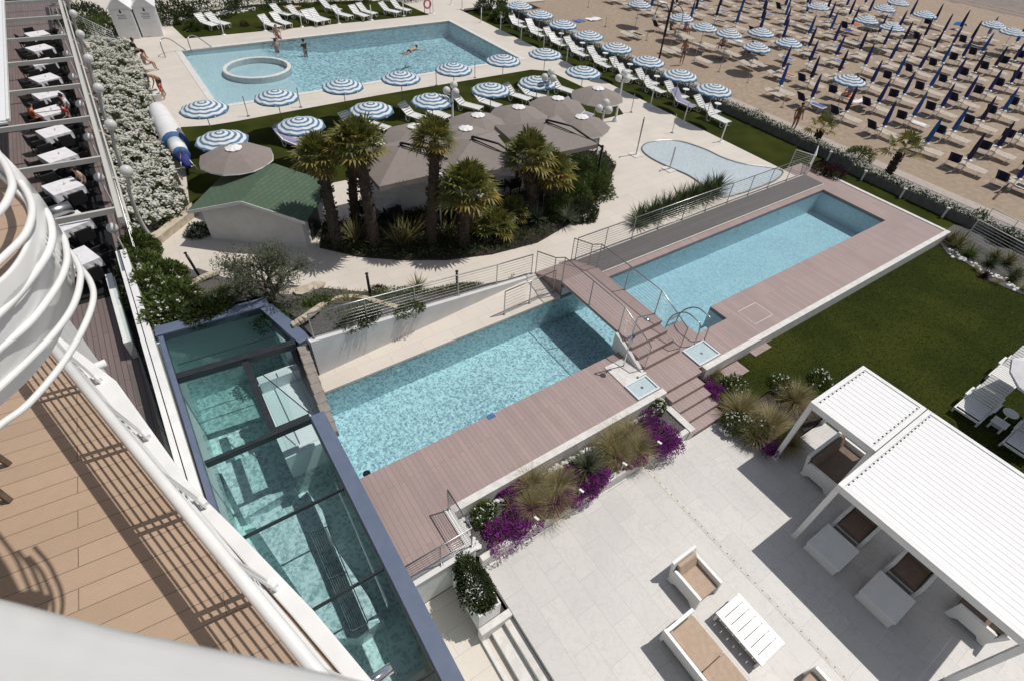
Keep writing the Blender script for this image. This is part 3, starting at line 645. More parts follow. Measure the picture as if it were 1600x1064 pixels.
# ------------------------------------------------------------------ building: lower balcony, rounded upper balcony, near parapet
mb = MB(); mb.box(-9, -2.75, -6, 12, -1.3, 6.6); tag(mb.build('hotel_building', M['plaster']), 'white rendered hotel wall beneath the lower balcony', 'building')
lb = thing('lower_balcony', 'tan boarded balcony with a white tube railing one floor below', 'balcony', (0, 0, 0))
inn = [at(80, 530, 7.05), at(300, 789, 7.05), at(455, 963, 7.05), at(540, 1064, 7.05)]
d0 = (inn[0] - inn[1]).normalized(); d1 = (inn[3] - inn[2]).normalized()
IN = [inn[0] + d0 * 2.2] + inn + [inn[3] + d1 * 2.5]
outr = [at(88, 524, 7.05), at(184, 598, 7.05), at(300, 760, 7.05), at(372, 831, 7.05), at(491, 955, 7.05), at(582, 1064, 7.05)]
OUT = [outr[0] + d0 * 2.2] + outr + [outr[-1] + d1 * 2.5]
mb = MB(); mb.prism([(p.x, p.y) for p in IN] + [(-6, IN[-1].y), (-6, IN[0].y)], 6.8, 7.05); mb.build('floor_boards', M['tan_deck'], lb)
mb = MB(); mb.prism([(p.x + .004, p.y) for p in IN] + [(p.x, p.y) for p in reversed(OUT)], 6.6, 7.10); mb.build('edge_fascia', M['white'], lb, bevel=.015)
RZ = 8.1
rail = [at(*p, RZ) for p in ((80, 540), (200, 700), (330, 850), (480, 1030))]
a, b = rail[0], rail[-1]; dr_ = (b - a).normalized(); ra = a - dr_ * 2.0; rb = b + dr_ * 2.4
mb = MB(); mb.tube([ra, rb], .048, 12); mb.build('handrail', M['white'], lb, True)
mb = MB(); nrm = Vector((dr_.y, -dr_.x, 0)) * -1
if nrm.x < 0: nrm = -nrm
for k in range(7):
    o_ = Vector((0, 0, -.12 * (k + 1))) + nrm * (.02 + .012 * k); mb.tube([ra + o_, rb + o_], .011, 6)
mb.build('rail_bar', M['white'], lb, True)
L = (rb - ra).length; s = .35
while s < L:
    mb = MB()
    for ds in (-.055, .055):
        p = ra + dr_ * (s + ds); q = p + nrm * .17; mb.bar((p.x, p.y, RZ - .03), (q.x, q.y, 7.1), .016, .05, up=tuple(dr_))
    q = ra + dr_ * s + nrm * .16; mb.box(-.05, .05, -.03, .05, 7.101, 7.16, M=Matrix.Translation((q.x, q.y, 0)) @ Matrix.Rotation(math.atan2(dr_.y, dr_.x), 4, 'Z'))
    s += 1.22; mb.build('baluster', M['white'], lb)
for (x, y, xx, yy, nm) in ((146, 574, 166, 566, 'white tube spout'), (590, 1058, 612, 1042, 'steel tube spout')):
    p, q = at(x, y, 6.75), at(xx, yy, 6.75); mb = MB(); mb.tube([p - (q - p) * 1.5, q], .05, 12); mb.build('drain_spout', M['chrome'] if 'steel' in nm else M['white'], lb, True)
ZB = 10.7; kz = lambda z0: 12.2 - .73 * (12.2 - z0)
ub = thing('rounded_balcony', 'rounded white balcony ringed by curved white tubes, tan boarded floor', 'balcony', (0, 0, 0))
RINGS = [[(0, 245), (11, 262), (19, 285), (17, 301), (0, 330)], [(24, 275), (41, 298), (50, 320), (49, 343), (38, 369), (11, 397), (-20, 425)],
         [(54, 307), (75, 335), (82, 360), (81, 380), (71, 404), (40, 447), (0, 490)], [(84, 350), (98, 369), (104, 389), (104, 412), (90, 446), (51, 500), (0, 545)],
         [(107, 392), (120, 410), (126, 434), (114, 479), (75, 532), (0, 605)], [(126, 419), (141, 440), (146, 467), (132, 509), (99, 566), (45, 630), (0, 664)]]
cx, cy = -1.555, 3.10
for k, ring in enumerate(RINGS):
    z = (10.90, 10.76, 10.62, 10.48, 10.34, 10.20)[k]; a, b, c, d = ring[0], ring[1], ring[-2], ring[-1]
    ex = [(a[0] - 3.0 * (b[0] - a[0]) - 8, a[1] - 2.2 * (b[1] - a[1])), (a[0] - 1.2 * (b[0] - a[0]), a[1] - 1.0 * (b[1] - a[1]))]; el = [(d[0] - 60, d[1] + 60 * .85), (d[0] - 160, d[1] + 120)]
    P = [at(*p, z) for p in ex + ring + el]; P = P + [Vector((-2.0, P[-1].y - .22, z)), Vector((-4, P[-1].y - .35, z))]
    mb = MB(); mb.tube(curve(P, 6), .0155, 10); mb.build('rail_ring', M['white'], ub, True)
fpx = [(-150, 150), (-60, 226), (0, 279), (24, 303), (43, 324), (50, 347), (46, 386), (30, 419), (0, 452), (-60, 494), (-160, 545)]
bpx = [(-150, 112), (-60, 178), (0, 236), (40, 278), (80, 332), (112, 400), (115, 468), (82, 542), (0, 624), (-80, 672), (-200, 730)]
zb_ = kz(9.65); FEc = curve([at(*p, ZB) for p in fpx], 6); FEc = [Vector((-4, 7.2, ZB)), Vector((-2.3, 6.6, ZB))] + FEc + [Vector((-1.7, 2.12, ZB)), Vector((-4, 1.9, ZB))]
bz = (10.9, 10.9, 10.88, 10.78, 10.60, 10.38, 10.12, 10.24, 10.28, 10.3, 10.3); FBc = curve([at(*p, z) for p, z in zip(bpx, bz)], 6); FBc = [Vector((-4, 7.3, 10.9)), Vector((-2.25, 6.7, 10.9))] + FBc + [Vector((-1.75, 2.1, 10.3)), Vector((-4, 1.85, 10.3))]; zt = ZB + .035; n = len(FEc)
mb = MB(); mb.prism([(p.x, p.y) for p in FEc], ZB - .03, ZB); mb.build('floor_boards', M['tan_deck'], ub)
mb = MB()
for t_, b_ in zip(FEc, FBc):
    e = Vector((b_.x - t_.x, b_.y - t_.y, 0)); mb.v += [(t_.x, t_.y, ZB - .1), (t_.x, t_.y, zt), (t_.x + .012, t_.y, zt + .004), (t_.x + .02, t_.y, zt - .01), (b_.x, b_.y, b_.z), (b_.x - .03, b_.y - .02, b_.z - .03)]
for i in range(n - 1):
    for k in range(5): a = i * 6 + k; mb.f.append((a, a + 1, a + 7, a + 6)); mb.m.append(0)
mb.build('curved_fascia', M['white'], ub, True)
npar = thing('balcony_parapet', 'broad white parapet of the near balcony at the bottom corner', 'parapet', (0, 0, 0))
EP = [(-420, 828), (-200, 884), (0, 935), (195, 985), (390, 1024), (580, 1066), (800, 1118)]
def ez(dy):  # top sloped away from the sun, standing in for shade on the parapet
    T = ((0, 11.475), (8, 11.50), (50, 11.545), (100, 11.59), (160, 11.64), (260, 11.70), (420, 11.72), (700, 11.72))
    for (a, za), (b, zb) in zip(T[:-1], T[1:]):
        if dy <= b: return za + (zb - za) * (dy - a) / (b - a)
    return 11.72
def edge_y(x):
    for (a, ya), (b, yb) in zip(EP[:-1], EP[1:]):
        if x <= b: return ya + (yb - ya) * (x - a) / (b - a)
    return 1118
def streak_swell(x, y):  # soft ridges added to the surface to mimic streaks of light
    s_ = 0
    for (xa, ya, xb, yb, wd, am) in ((92, 975, -40, 1160, 22, .0075), (158, 1010, 30, 1190, 15, .004), (10, 950, -90, 1090, 26, .008), (330, 1040, 240, 1180, 50, .004)):
        dx, dy = xb - xa, yb - ya; L = math.hypot(dx, dy); u = ((x - xa) * dx + (y - ya) * dy) / L; v = ((x - xa) * dy - (y - ya) * dx) / L
        f = 1 / (1 + math.exp(-u / 12)); s_ += am * f * math.exp(-(v / wd) ** 2)
    return s_
xs_p = [-420 + 10 * k for k in range(123)]
C_ = [[at(x, edge_y(x) + dy, ez(dy) + (streak_swell(x, edge_y(x) + dy) if dy > 10 else 0)) for x in xs_p] for dy in [0, 8] + [22 + 12 * k for k in range(22)] + [420, 700]]; nn = len(xs_p)
C_ = [[Vector((p.x, p.y - .05, 10.4)) for p in C_[0]], [Vector((p.x, p.y - .006, 11.46)) for p in C_[0]]] + C_
mb = MB()
for r_ in C_: mb.v += [tuple(p) for p in r_]
for k in range(len(C_) - 1):
    for i in range(nn - 1): a = k * nn + i; mb.f.append((a, a + nn, a + nn + 1, a + 1)); mb.m.append(0)
mb.build('parapet_top', M['white'], npar, True)
mb = MB(); mb.box(-9, -4.0, -6, 12, 6.801, 14.5); tag(mb.build('hotel_facade', M['plaster']), 'white rendered upper wall of the hotel behind the balconies', 'building')
# ------------------------------------------------------------------ railings
def fence(name, label, pts, h=1.0, wires=7, step=1.4, rail='steel', r=.02, posts=True, wr=.006, cat='railing', ends=None):
    pts = [Vector(p) for p in pts]; o = pts[0].copy(); t = thing(name, label, cat, o)
    P = [p - o for p in pts]; up = Vector((0, 0, h))
    mb = MB(); mb.tube([p + up for p in P] if ends is None else ends(P, up), r, 8); mb.build('handrail', M[rail], t, True)
    mb = MB()
    for k in range(wires):
        z = h * (k + .7) / (wires + .7); mb.tube([p + Vector((0, 0, z)) for p in P], wr, 5)
    mb.build('wires', M[rail], t, True)
    for i in range(len(P) - 1):
        a, b = P[i], P[i + 1]; n = max(1, round((b - a).length / step))
        for k in range(n + (1 if i == len(P) - 2 else 0)):
            p = a.lerp(b, k / n); mb = MB(); mb.tube([p, p + up], .018, 6); mb.box(p.x - .04, p.x + .04, p.y - .04, p.y + .04, p.z, p.z + .012); mb.build('post', M[rail], t)
    return t
fence('wire_railing', 'long steel wire railing along the top of the white garden wall', [(1.9 + 8.2 * u, 11.90 + .70 * u, max(.05, 1.36 - 1.36 * u)) for u in (0, .2, .4, .6, .8, 1)], .88, 7, 1.7)
fence('wire_railing', 'steel wire railing along the plaza side of the dark grey boardwalk', [(12.1, 12.47, .07), (27.05, 12.47, .07)], 1.0, 8, 1.5)
fence('wire_railing', 'short steel railing beside the pool near the plaza end of the footbridge', [(8.0, 11.25, 0), (10.2, 11.35, .0)], 1.0, 7, 1.1)
fence('wire_railing', 'steel railing on the near-pool side of the footbridge', [(10.30, 12.6, .0), (10.33, 11.6, .33), (10.35, 11.14, .62), (10.36, 8.16, .62), (10.37, 6.82, .05)], 1.0, 8, 1.25, wr=.005)
fence('wire_railing', 'steel railing on the long-pool side of the footbridge', [(12.02, 12.6, .0), (12.0, 11.6, .33), (11.98, 11.14, .62), (11.97, 8.16, .62), (11.96, 6.82, .05)], 1.0, 8, 1.25, wr=.005)
fence('wire_railing', 'steel railing above the retaining wall at the end of the pool deck', [(1.28, 4.8, .05), (2.88, 4.8, .05), (2.88, 5.90, .05)], .9, 7, .9)
fence('wire_railing', 'white railing beside the small paddling pool near the boardwalk end', [at(1232, 262), at(1262, 272), at(1266, 256)], .95, 8, 1.0, 'white')
fence('wire_railing', 'white railing at the far right behind the spiky garden plants', [at(1508, 372, -.4), at(1590, 418, -.4), at(1640, 445, -.4)], .95, 7, 1.6, 'white')
fence('wire_railing', 'white railing of the promenade entrance at the far right', [at(1532, 352, -.4), at(1570, 372, -.4), at(1640, 405, -.4)], .9, 6, 1.6, 'white')
fence('wire_railing', 'pale railing behind the flowering shrubs beside the two changing cabins', [(-1.2, 50.5, 0), (.5, 45.2, 0)], 1.2, 7, 1.5, 'white', wr=.012)
fence('wire_railing', 'pale railing on the slope left of the changing cabins', [(-1.2, 46.6, 0), (.6, 44.6, 0)], .9, 6, 1.5, 'white', wr=.012)
# pool ladder with two handrails
la = thing('pool_ladder', 'steel ladder with two curved handrails at the stepped corner of the long pool', 'ladder', (12.5, 7.0, 0))
mb = MB()
for x in (.12, .62):
    mb.tube(curve([(x, -.25, 0), (x, -.2, .8), (x, .0, .95), (x, .5, .9), (x, .95, .3), (x, 1.0, -.7)], 5), .022, 8)
mb.build('handrail', M['steel'], la, True)
mb = MB()
for k in range(4): mb.bar((.12, .97 - .03 * k, .2 - .25 * k), (.62, .97 - .03 * k, .2 - .25 * k), .07, .025)
mb.build('rung', M['steel'], la)
la = thing('pool_handrail', 'bent steel handrails on the shallow edge of the large far pool', 'handrail', at(255, 84))
mb = MB()
for d in (0, 1.6): mb.tube(curve([(d, -.9, 0), (d + .05, -.6, .85), (d + .6, .0, .8), (d + 1.4, .1, .0)], 6), .03, 8)
mb.build('rail', M['steel'], la, True)
# shower by the footbridge
sb = at(973.8, 572.5); sh = thing('pool_shower', 'chrome pool shower standing between the footbridge steps and the shower tray', 'shower', sb)
mb = MB(); mb.tube(curve([(0, 0, 0), (0, 0, 1.0), (0, 0, 1.95), (.04, -.05, 2.1), (.18, -.18, 2.12)], 5), .022, 8); mb.build('pipe', M['chrome'], sh, True)
mb = MB(); mb.lathe([(.001, .03), (.05, .025), (.10, 0), (.001, -.005)], 16, (.2, -.2, 2.08)); mb.build('shower_head', M['chrome'], sh, True)
mb = MB(); mb.box(-.04, .04, -.06, -.02, 1.0, 1.22); mb.build('valve', M['chrome'], sh, bevel=.01)
mb = MB(); mb.box(-.05, .05, -.08, -.061, 1.28, 1.45); mb.build('notice', M['blue_trim'], sh)
for i, (x, y, hh) in enumerate(((993.7, 242.5, 1.95), (1046, 265, 1.15))):
    t = thing('plaza_shower', ('tall grey shower post on a small base on the stone plaza', 'short grey shower post beside the paddling pool')[i], 'shower', at(x, y))
    mb = MB(); mb.tube([(0, 0, 0), (0, 0, hh)], .035, 8); mb.build('post', M['steel'], t)
    mb = MB(); mb.box(-.3, .3, -.3, .3, 0.004, .03); mb.build('base', M['cap'], t)
    mb = MB(); mb.tube([(0, 0, hh - .05), (-.12, -.1, hh)], .03, 8); mb.build('spout', M['chrome'], t)
mb = MB(); q = at(767, 650); mb.box(q.x - .12, q.x + .12, q.y - .08, q.y + .08, .003, .012); tag(mb.build('depth_marker', M['blue_trim'], bevel=.003), 'small blue marker plate on the near pool edge', 'marker')
# ------------------------------------------------------------------ umbrellas
def canopy(mb, r, ztop, zrim, ribs=10, valance=.07, seg=5, m=0, sag=.03, hem=False):
    n = ribs * 2; prof = []
    k = len(mb.v)
    for i in range(seg + 1):
        u = i / seg; rr = r * u + .001; z = ztop - (ztop - zrim) * (u ** 1.45)
        for j in range(n):
            a = 2 * PI * j / n; f = 1 if j % 2 == 0 else (1 - .045 * u); zz = z - (sag * u if j % 2 else 0)
            mb.v.append((rr * f * math.cos(a), rr * f * math.sin(a), zz))
    for j in range(n):
        a = 2 * PI * j / n; f = 1.01 if j % 2 == 0 else .965; v0 = mb.v[k + seg * n + j]
        mb.v.append((r * f * math.cos(a), r * f * math.sin(a), v0[2] - valance * (1 if j % 2 == 0 else .7)))
    for i in range(seg + 1):
        for j in range(n):
            mb.f.append((k + i * n + j, k + i * n + (j + 1) % n, k + (i + 1) * n + (j + 1) % n, k + (i + 1) * n + j)); mb.m.append(1 if hem and i == seg else m)
def umbrella(cloth, r, zrim, ztop, pole='steel', cap=None, ribs=10, zbase=0.0, table=None):
    def mk():
        t = thing('parasol', 'x', 'umbrella')
        mb = MB(); canopy(mb, r, ztop, zrim, ribs, .05 if cap else .07, hem=bool(cap)); mb.build('canopy', [M[cloth], M['cloth']], t)
        mb = MB()
        for k in range(ribs):
            a = 2 * PI * k / ribs; mb.tube([(0, 0, ztop - .03), (r * .55 * math.cos(a), r * .55 * math.sin(a), ztop - (ztop - zrim) * .42 - .025), (r * .99 * math.cos(a), r * .99 * math.sin(a), zrim - .01)], .007, 4)
        mb.build('ribs', M['steel'], t)
        mb = MB(); mb.tube([(0, 0, zbase), (0, 0, ztop + .03)], .02, 8); mb.build('pole', M[pole], t)
        if cap:
            mb = MB(); canopy(mb, r * .23, ztop + .07, ztop - .0, 8, .01, 3); mb.build('vent_cap', M[cap], t)
        if table:
            mb = MB(); mb.lathe([(.001, .02), (.2, .02), (.2, 0), (.001, 0)], 14, (0, 0, table)); mb.build('drinks_shelf', M['plastic'], t)
        return t
    return Proto(mk)
US = umbrella('stripe', 1.06, 1.86, 2.19)
xs = [2.63, 5.91, 9.27, 12.47, 15.75, 19.2, 22.3]
G1 = 'striped umbrellas on the pool lawn'
tl = random.Random(3)
for i, x in enumerate(xs):
    US.put((x, 28.5 + tl.uniform(-.1, .1), .01), tl.uniform(0, 1), 'blue and white striped umbrella along the large pool edge, %s from the left' % ORD[i], G1)
for i, (x, y) in enumerate(((2.56, 24.81), (5.88, 24.79), (9.36, 25.07), (12.49, 24.84), (15.98, 24.87), (18.9, 24.69), (22.39, 24.95))):
    US.put((x, y, .01), tl.uniform(0, 1), 'blue and white striped umbrella in the row nearer the brown parasols, %s from the left' % ORD[i], G1)
for i, y in enumerate((19.59, 22.2, 24.91, 27.86, 30.76, 33.64, 36.46, 39.2)):
    o = US.put((27.62, y, -.05), tl.uniform(0, 1), 'blue and white striped umbrella beside the flowering wall planters, %s from the near end' % ORD[i], 'striped umbrellas by the beach wall')
UT = umbrella('taupe', 1.42, 1.95, 2.38, cap='white', ribs=8)
for i, (x, y, lab) in enumerate(((2.65, 22.7, 'brown round umbrella with white cap beside the green roofed hut'), (20.5, 21.5, 'brown round umbrella with white cap at the plaza corner of the lawn'),
        (17.7, 21.33, 'brown round umbrella with white cap, second from the plaza in the back row'), (15.26, 21.24, 'brown round umbrella with white cap, third from the plaza in the back row'),
        (13.0, 21.26, 'brown round umbrella with white cap, fourth from the plaza in the back row'), (17.3, 18.95, 'brown round umbrella with white cap touching the three-globe lamp by the plaza'),
        (9.85, 21.4, 'brown round umbrella with white cap directly behind the tallest palm crown'), (11.76, 20.25, 'brown round umbrella with white cap between the palm crown and the square parasols'))):
    UT.put((x, y, 0), .2 + i * .3, lab, 'brown round umbrellas')
def square_umbrella():
    t = thing('cantilever_parasol', 'x', 'umbrella'); r = 1.65; zt, zr = 2.95, 2.42
    mb = MB(); c = [(r, r), (-r, r), (-r, -r), (r, -r)]; k = 8; n = 4 * k
    for i in range(7):
        u = max(i / 6, .001)
        for j in range(4):
            for s in range(k):
                f = s / k; a, b = c[j], c[(j + 1) % 4]; x = a[0] + (b[0] - a[0]) * f; y = a[1] + (b[1] - a[1]) * f
                sg = .05 * u * math.sin(PI * f); mb.v.append((x * u * (1 - sg * .5), y * u * (1 - sg * .5), zt - (zt - zr) * u ** 1.1 - sg))
    for j in range(n): v = mb.v[6 * n + j]; mb.v.append((v[0] * 1.005, v[1] * 1.005, v[2] - .18))
    for i in range(7):
        for j in range(n): mb.f.append((i * n + j, i * n + (j + 1) % n, (i + 1) * n + (j + 1) % n, (i + 1) * n + j)); mb.m.append(0)
    mb.build('canopy', M['taupe'], t)
    px, py = 2.1, -1.45
    mb = MB(); mb.tube([(px, py, 0), (px, py, 2.2)], .05, 8); mb.box(px - .4, px + .4, py - .4, py + .4, .0, .08); mb.build('mast', M['blackmetal'], t)
    mb = MB(); mb.tube([(px, py, 2.1), (.9, -.6, 2.9), (0, 0, 3.06)], .045, 8); mb.tube([(px - .15, py - .15, 2.25), (.7, -.75, 2.78), (.0, -.1, 3.0)], .025, 8); mb.tube([(0, 0, 3.06), (0, 0, 2.9)], .06, 8); mb.build('arm', M['blackmetal'], t, True)
    mb = MB()
    for x, y in c: mb.tube([(0, 0, zt - .05), (x * .98, y * .98, zr - .03)], .012, 5)
    mb.build('ribs', M['blackmetal'], t); return t
SU = Proto(square_umbrella)
for p, rz, lab in (((8.0, 18.75), -.62, 'large square brown cantilever parasol nearest the hut, behind the palm trunks'), ((10.75, 18.0), -.52, 'large square brown cantilever parasol in the middle, behind the big palm'), ((14.45, 18.0), -.45, 'large square brown cantilever parasol nearest the plaza with dark arm')):
    SU.put((p[0], p[1], 0), rz + (.6 if p[0] < 9 else .35), lab, 'square brown parasols')
# ------------------------------------------------------------------ pool loungers (white plastic)
def lounger():
    t = thing('sun_lounger', 'x', 'sun lounger'); w = .31
    mb = MB()
    for k in range(9): y = .02 + k * .135; mb.box(-w + .04, w - .04, y, y + .115, .31, .335)
    mb.box(-w, -w + .045, 0, 1.25, .295, .35); mb.box(w - .045, w, 0, 1.25, .295, .35); mb.build('bed', M['plastic'], t, bevel=.01)
    bk = MB(); Mx = Matrix.Translation((0, 1.25, .32)) @ Matrix.Rotation(math.radians(38), 4, 'X')
    for k in range(5): bk.box(-w + .05, w - .05, .02 + k * .14, .13 + k * .14, -.012, .012, M=Mx)
    bk.box(-w, -w + .045, 0, .76, -.03, .03, M=Mx); bk.box(w - .045, w, 0, .76, -.03, .03, M=Mx); bk.box(-w + .045, w - .045, .72, .76, -.03, .03, M=Mx); bk.build('backrest', M['plastic'], t, bevel=.01)
    for y in (.18, 1.2):
        for sx in (-1, 1):
            mb = MB(); mb.tube(curve([(sx * w * .95, y - .16, .31), (sx * w, y - .10, .06), (sx * w, y, .02), (sx * w, y + .10, .06), (sx * w * .95, y + .16, .31)], 4), .022, 6); mb.build('leg', M['plastic'], t, True)
    mb = MB(); mb.tube([(-w, 1.75, .02), (-w, 1.72, .66), (w, 1.72, .66), (w, 1.75, .02)], .014, 6); mb.build('prop', M['steel'], t); return t
LO = Proto(lounger)
# local +Y runs from foot to head
def lp(px, py, rz, lab, grp, z=.03):
    q = at(px, py, z + .32); return LO.put((q.x, q.y, z), rz, lab, grp)
RZ0 = .40
Yk = [18.75 + 1.32 * k for k in range(20)]
for k, y in enumerate(Yk):
    LO.put((28.75 if k % 2 == 0 else 29.4, y, -.25), .02 + (.04 if k % 3 else -.03), 'white lounger in the row beside the beach wall planters, %s from the near end' % ORD[k], 'loungers by the beach wall')
def side_table():
    t = thing('side_table', 'x', 'table'); mb = MB(); mb.lathe([(.001, .58), (.21, .58), (.21, .55), (.001, .55)], 14); mb.build('table_top', M['plastic'], t)
    mb = MB(); mb.tube([(0, 0, .55), (0, 0, .05)], .02, 6); mb.lathe([(.16, 0), (.14, .05), (.001, .06)], 12); mb.build('pedestal', M['plastic'], t); return t
STB = Proto(side_table)
for k in range(7): STB.put((29.85, 20.6 + 2.64 * k, -.2), 0, 'small round white table between the beach wall loungers, %s from the near end' % ORD[k], 'small tables by the beach wall')
lawnL = [((4.7, 26.8), 'pair under the second striped umbrella'), ]
ll = []
for i, (x, y) in enumerate(((6.2, 26.1), (7.1, 26.0), (9.4, 26.3), (10.5, 26.1), (12.9, 26.2), (14.0, 26.0), (16.3, 26.3), (17.4, 26.1), (19.6, 26.2), (20.7, 26.0), (22.8, 25.9),
        (3.2, 25.9), (4.2, 25.6), (9.6, 22.6), (12.2, 22.8), (14.2, 22.6), (16.6, 22.6), (19.0, 22.7), (21.4, 22.6))):
    LO.put((x, y, .035), RZ0 + .12 * math.sin(i * 2.3), 'white lounger on the pool lawn, %s counting along the lawn' % ORD[i], 'loungers on the pool lawn')
for i, (px, py) in enumerate(((326, 38), (345, 36), (424, 40), (440, 36), (443, 22), (470, 24), (489, 32), (500, 30), (520, 14), (537, 24), (562, 24), (575, 20), (612, 18), (628, 15))):
    q = at(px, py, .3); LO.put((q.x + .3, q.y - .8, .035), RZ0 + .1 * math.sin(i * 1.7), 'white lounger on the upper lawn behind the large pool, %s from the cabins' % ORD[i], 'loungers on the upper lawn')
def draped(x, y, rz, m, lab):
    mb = MB(); n = 12
    for i in range(n + 1):
        for j in range(5):
            yy = .05 + 1.9 * i / n; z = .365 + (max(0, yy - 1.25) * .78) + random.uniform(0, .008); xx = -.34 + .17 * j
            if j in (0, 4): z -= .12
            mb.v.append((xx, min(yy, 1.25 + (yy - 1.25) * .79 if yy > 1.25 else yy), z))
    for i in range(n):
        for j in range(4): a = i * 5 + j; mb.f.append((a, a + 1, a + 6, a + 5)); mb.m.append(0)
    o = mb.build('beach_towel', M[m], None, True); o.location = (x, y, .035 if x < 26 else -.24); o.rotation_euler = (0, 0, rz); tag(o, lab, 'towel')
draped(6.2, 26.1, RZ0, 'lilac_towel', 'lilac grey towel spread over a lounger near the second striped umbrella')
draped(21.4, 22.6, RZ0 + .12 * math.sin(18 * 2.3), 'lilac_towel', 'lilac towel on the lounger by the plaza corner of the lawn')
draped(28.75, Yk[2], .02, 'lilac_towel', 'pale lilac towel on a lounger beside the beach wall planters')
# rope posts round the lawns
def rope_post():
    t = thing('rope_post', 'x', 'post'); mb = MB(); mb.tube([(0, 0, 0), (0, 0, 1.0)], .035, 8); mb.ball((0, 0, 1.02), .05, 8); mb.build('shaft', M['white'], t, True); mb = MB(); mb.lathe([(.16, 0), (.15, .03), (.04, .05)], 12); mb.build('foot', M['white'], t, True); return t
RP = Proto(rope_post)
for i, (x, y) in enumerate(((350, 55), (415, 48.7), (472, 42.5), (530, 37.5), (581, 32), (631, 26), (677, 22), (722, 15), (705, 8))):
    RP.put(at(x, y), 0, 'white post along the far side of the large pool, %s from the cabins' % ORD[i], 'posts along the far pool side')
for i, (x, y) in enumerate(((752, 36), (782, 51), (814, 66), (849, 80), (885, 100), (1016, 167), (1068, 192), (1126, 222))):
    RP.put(at(x, y), 0, 'white post along the lawn of the beach wall loungers, %s from the far end' % ORD[i], 'posts along the lawn strip')
def thin_post():
    t = thing('umbrella_socket', 'x', 'post'); mb = MB(); mb.tube([(0, 0, 0), (0, 0, 1.05)], .022, 6); mb.build('shaft', M['steel'], t); mb = MB(); mb.lathe([(.1, 0), (.09, .02), (.03, .03)], 10); mb.build('foot', M['steel'], t); return t
TP = Proto(thin_post)
for i, (x, y) in enumerate(((388, 182), (470, 168), (682, 134), (742, 122), (986, 176), (1050, 208))):
    TP.put(at(x, y), 0, 'thin grey metal post on the paving between lawn and pools, %s from the left' % ORD[i], 'thin grey posts')
# lamps
def globe_lamp(hh=2.3):
    t = thing('globe_lamp', 'x', 'lamp')
    mb = MB(); mb.lathe([(.16, 0), (.15, .12), (.06, .2), (.05, hh)], 12); mb.build('post', M['white'], t, True)
    for k in range(3):
        a = 2 * PI * k / 3 + .4; x, y = .27 * math.cos(a), .27 * math.sin(a); z = hh + (.25 if k == 0 else .08)
        mb = MB(); mb.tube(curve([(0, 0, hh - .15), (x * .7, y * .7, hh - .12), (x, y, z - .16)], 4), .018, 6); mb.build('arm', M['white'], t, True)
        mb = MB(); mb.ball((x, y, z), .19, 14); mb.build('globe', M['globe'], t, True)
    return t
GL = Proto(globe_lamp)
for p, lab in ((at(961, 190), 'white lamp post with three globes standing at the lawn corner of the plaza'), (at(932, 243), 'three-globe lamp post between the brown parasols and the plaza'), (at(708, 215), 'three-globe lamp behind the brown round umbrellas near the middle of the lawn'), (at(852, 190), 'three-globe lamp beside the brown round umbrellas towards the plaza')):
    GL.put(p, .3, lab, 'three-globe lamps')
def single_globe(hh):
    def mk():
        t = thing('globe_lamp', 'x', 'lamp'); mb = MB(); mb.tube([(0, 0, 0), (0, 0, hh)], .035, 8); mb.build('post', M['white'], t); mb = MB(); mb.ball((0, 0, hh + .15), .18, 14); mb.build('globe', M['globe'], t, True); return t
    return Proto(mk)
SG = single_globe(2.2)
for (x, y, lab) in ((857, 249, 'white globe lamp among the shrubs beside the square parasol'), (686, 277, 'white globe lamp behind the tallest palm trunk')):
    q = at(x, y, 2.35); SG.put((q.x, q.y, 0), 0, lab, 'single globe lamps')
def bollard():
    t = thing('bollard_light', 'x', 'bollard light'); mb = MB(); mb.tube([(0, 0, 0), (0, 0, .82)], .045, 10); mb.build('shaft', M['blackmetal'], t, True); mb = MB(); mb.lathe([(.03, .821), (.03, .9), (.055, .9), (.055, .93), (.001, .935)], 10); mb.build('head', M['blackmetal'], t); return t
BO = Proto(bollard)
for i, (x, y, lab) in enumerate(((311, 431, 'dark bollard light leaning in the garden beside the green hedge'), (578.7, 462, 'dark bollard light in the middle of the garden by the path'), (714.5, 457, 'dark bollard light near the high end of the wire railing'))):
    o = BO.put(on_bank(x, y), 0, lab, 'bollard lights'); 
    if i == 0: o.rotation_euler = (-.18, -.12, 0)
def spot():
    t = thing('path_light', 'x', 'path light'); mb = MB(); mb.box(-.014, .014, -.02, .02, 0, .30); mb.build('stem', M['white'], t); mb = MB(); mb.box(-.025, .11, -.032, .032, .301, .33); mb.build('head', M['white'], t, bevel=.006); return t
SP = Proto(spot)
for i, (x, y) in enumerate(((838, 822), (908, 780), (975, 738), (1030, 706))):
    q = at(x, y, -.35); SP.put((q.x, 4.62, -.34), -1.3, 'small white path light on the flower bed wall, %s from the left' % ORD[i], 'path lights on the flower bed wall')
# black beach lamp with two bent arms
bl = thing('beach_lamp', 'tall black lamp post with two curved arms at the promenade edge', 'lamp', at(1025, 114, -.6))
mb = MB(); mb.tube([(0, 0, 0), (0, 0, 4.9)], [.07, .045], 8); mb.tube([(0, 0, 2.4), (0, 0, 3.9)], .085, 8); mb.build('post', M['blackmetal'], bl)
for s in (-1, 1):
    d = Vector((.35 * s, -.55 * s, 0)); mb = MB(); mb.tube(curve([(0, 0, 3.4), d * .15 + Vector((0, 0, 4.0)), d * .7 + Vector((0, 0, 4.35)), d * 1.3 + Vector((0, 0, 4.1)), d * 1.5 + Vector((0, 0, 3.55))], 5), .028, 6); mb.build('arm', M['blackmetal'], bl, True)
    mb = MB(); e = d * 1.5; mb.lathe([(.05, .15), (.12, .0), (.10, -.16), (.001, -.18)], 10, (e.x, e.y, 3.45)); mb.build('lantern', M['globe'], bl, True)
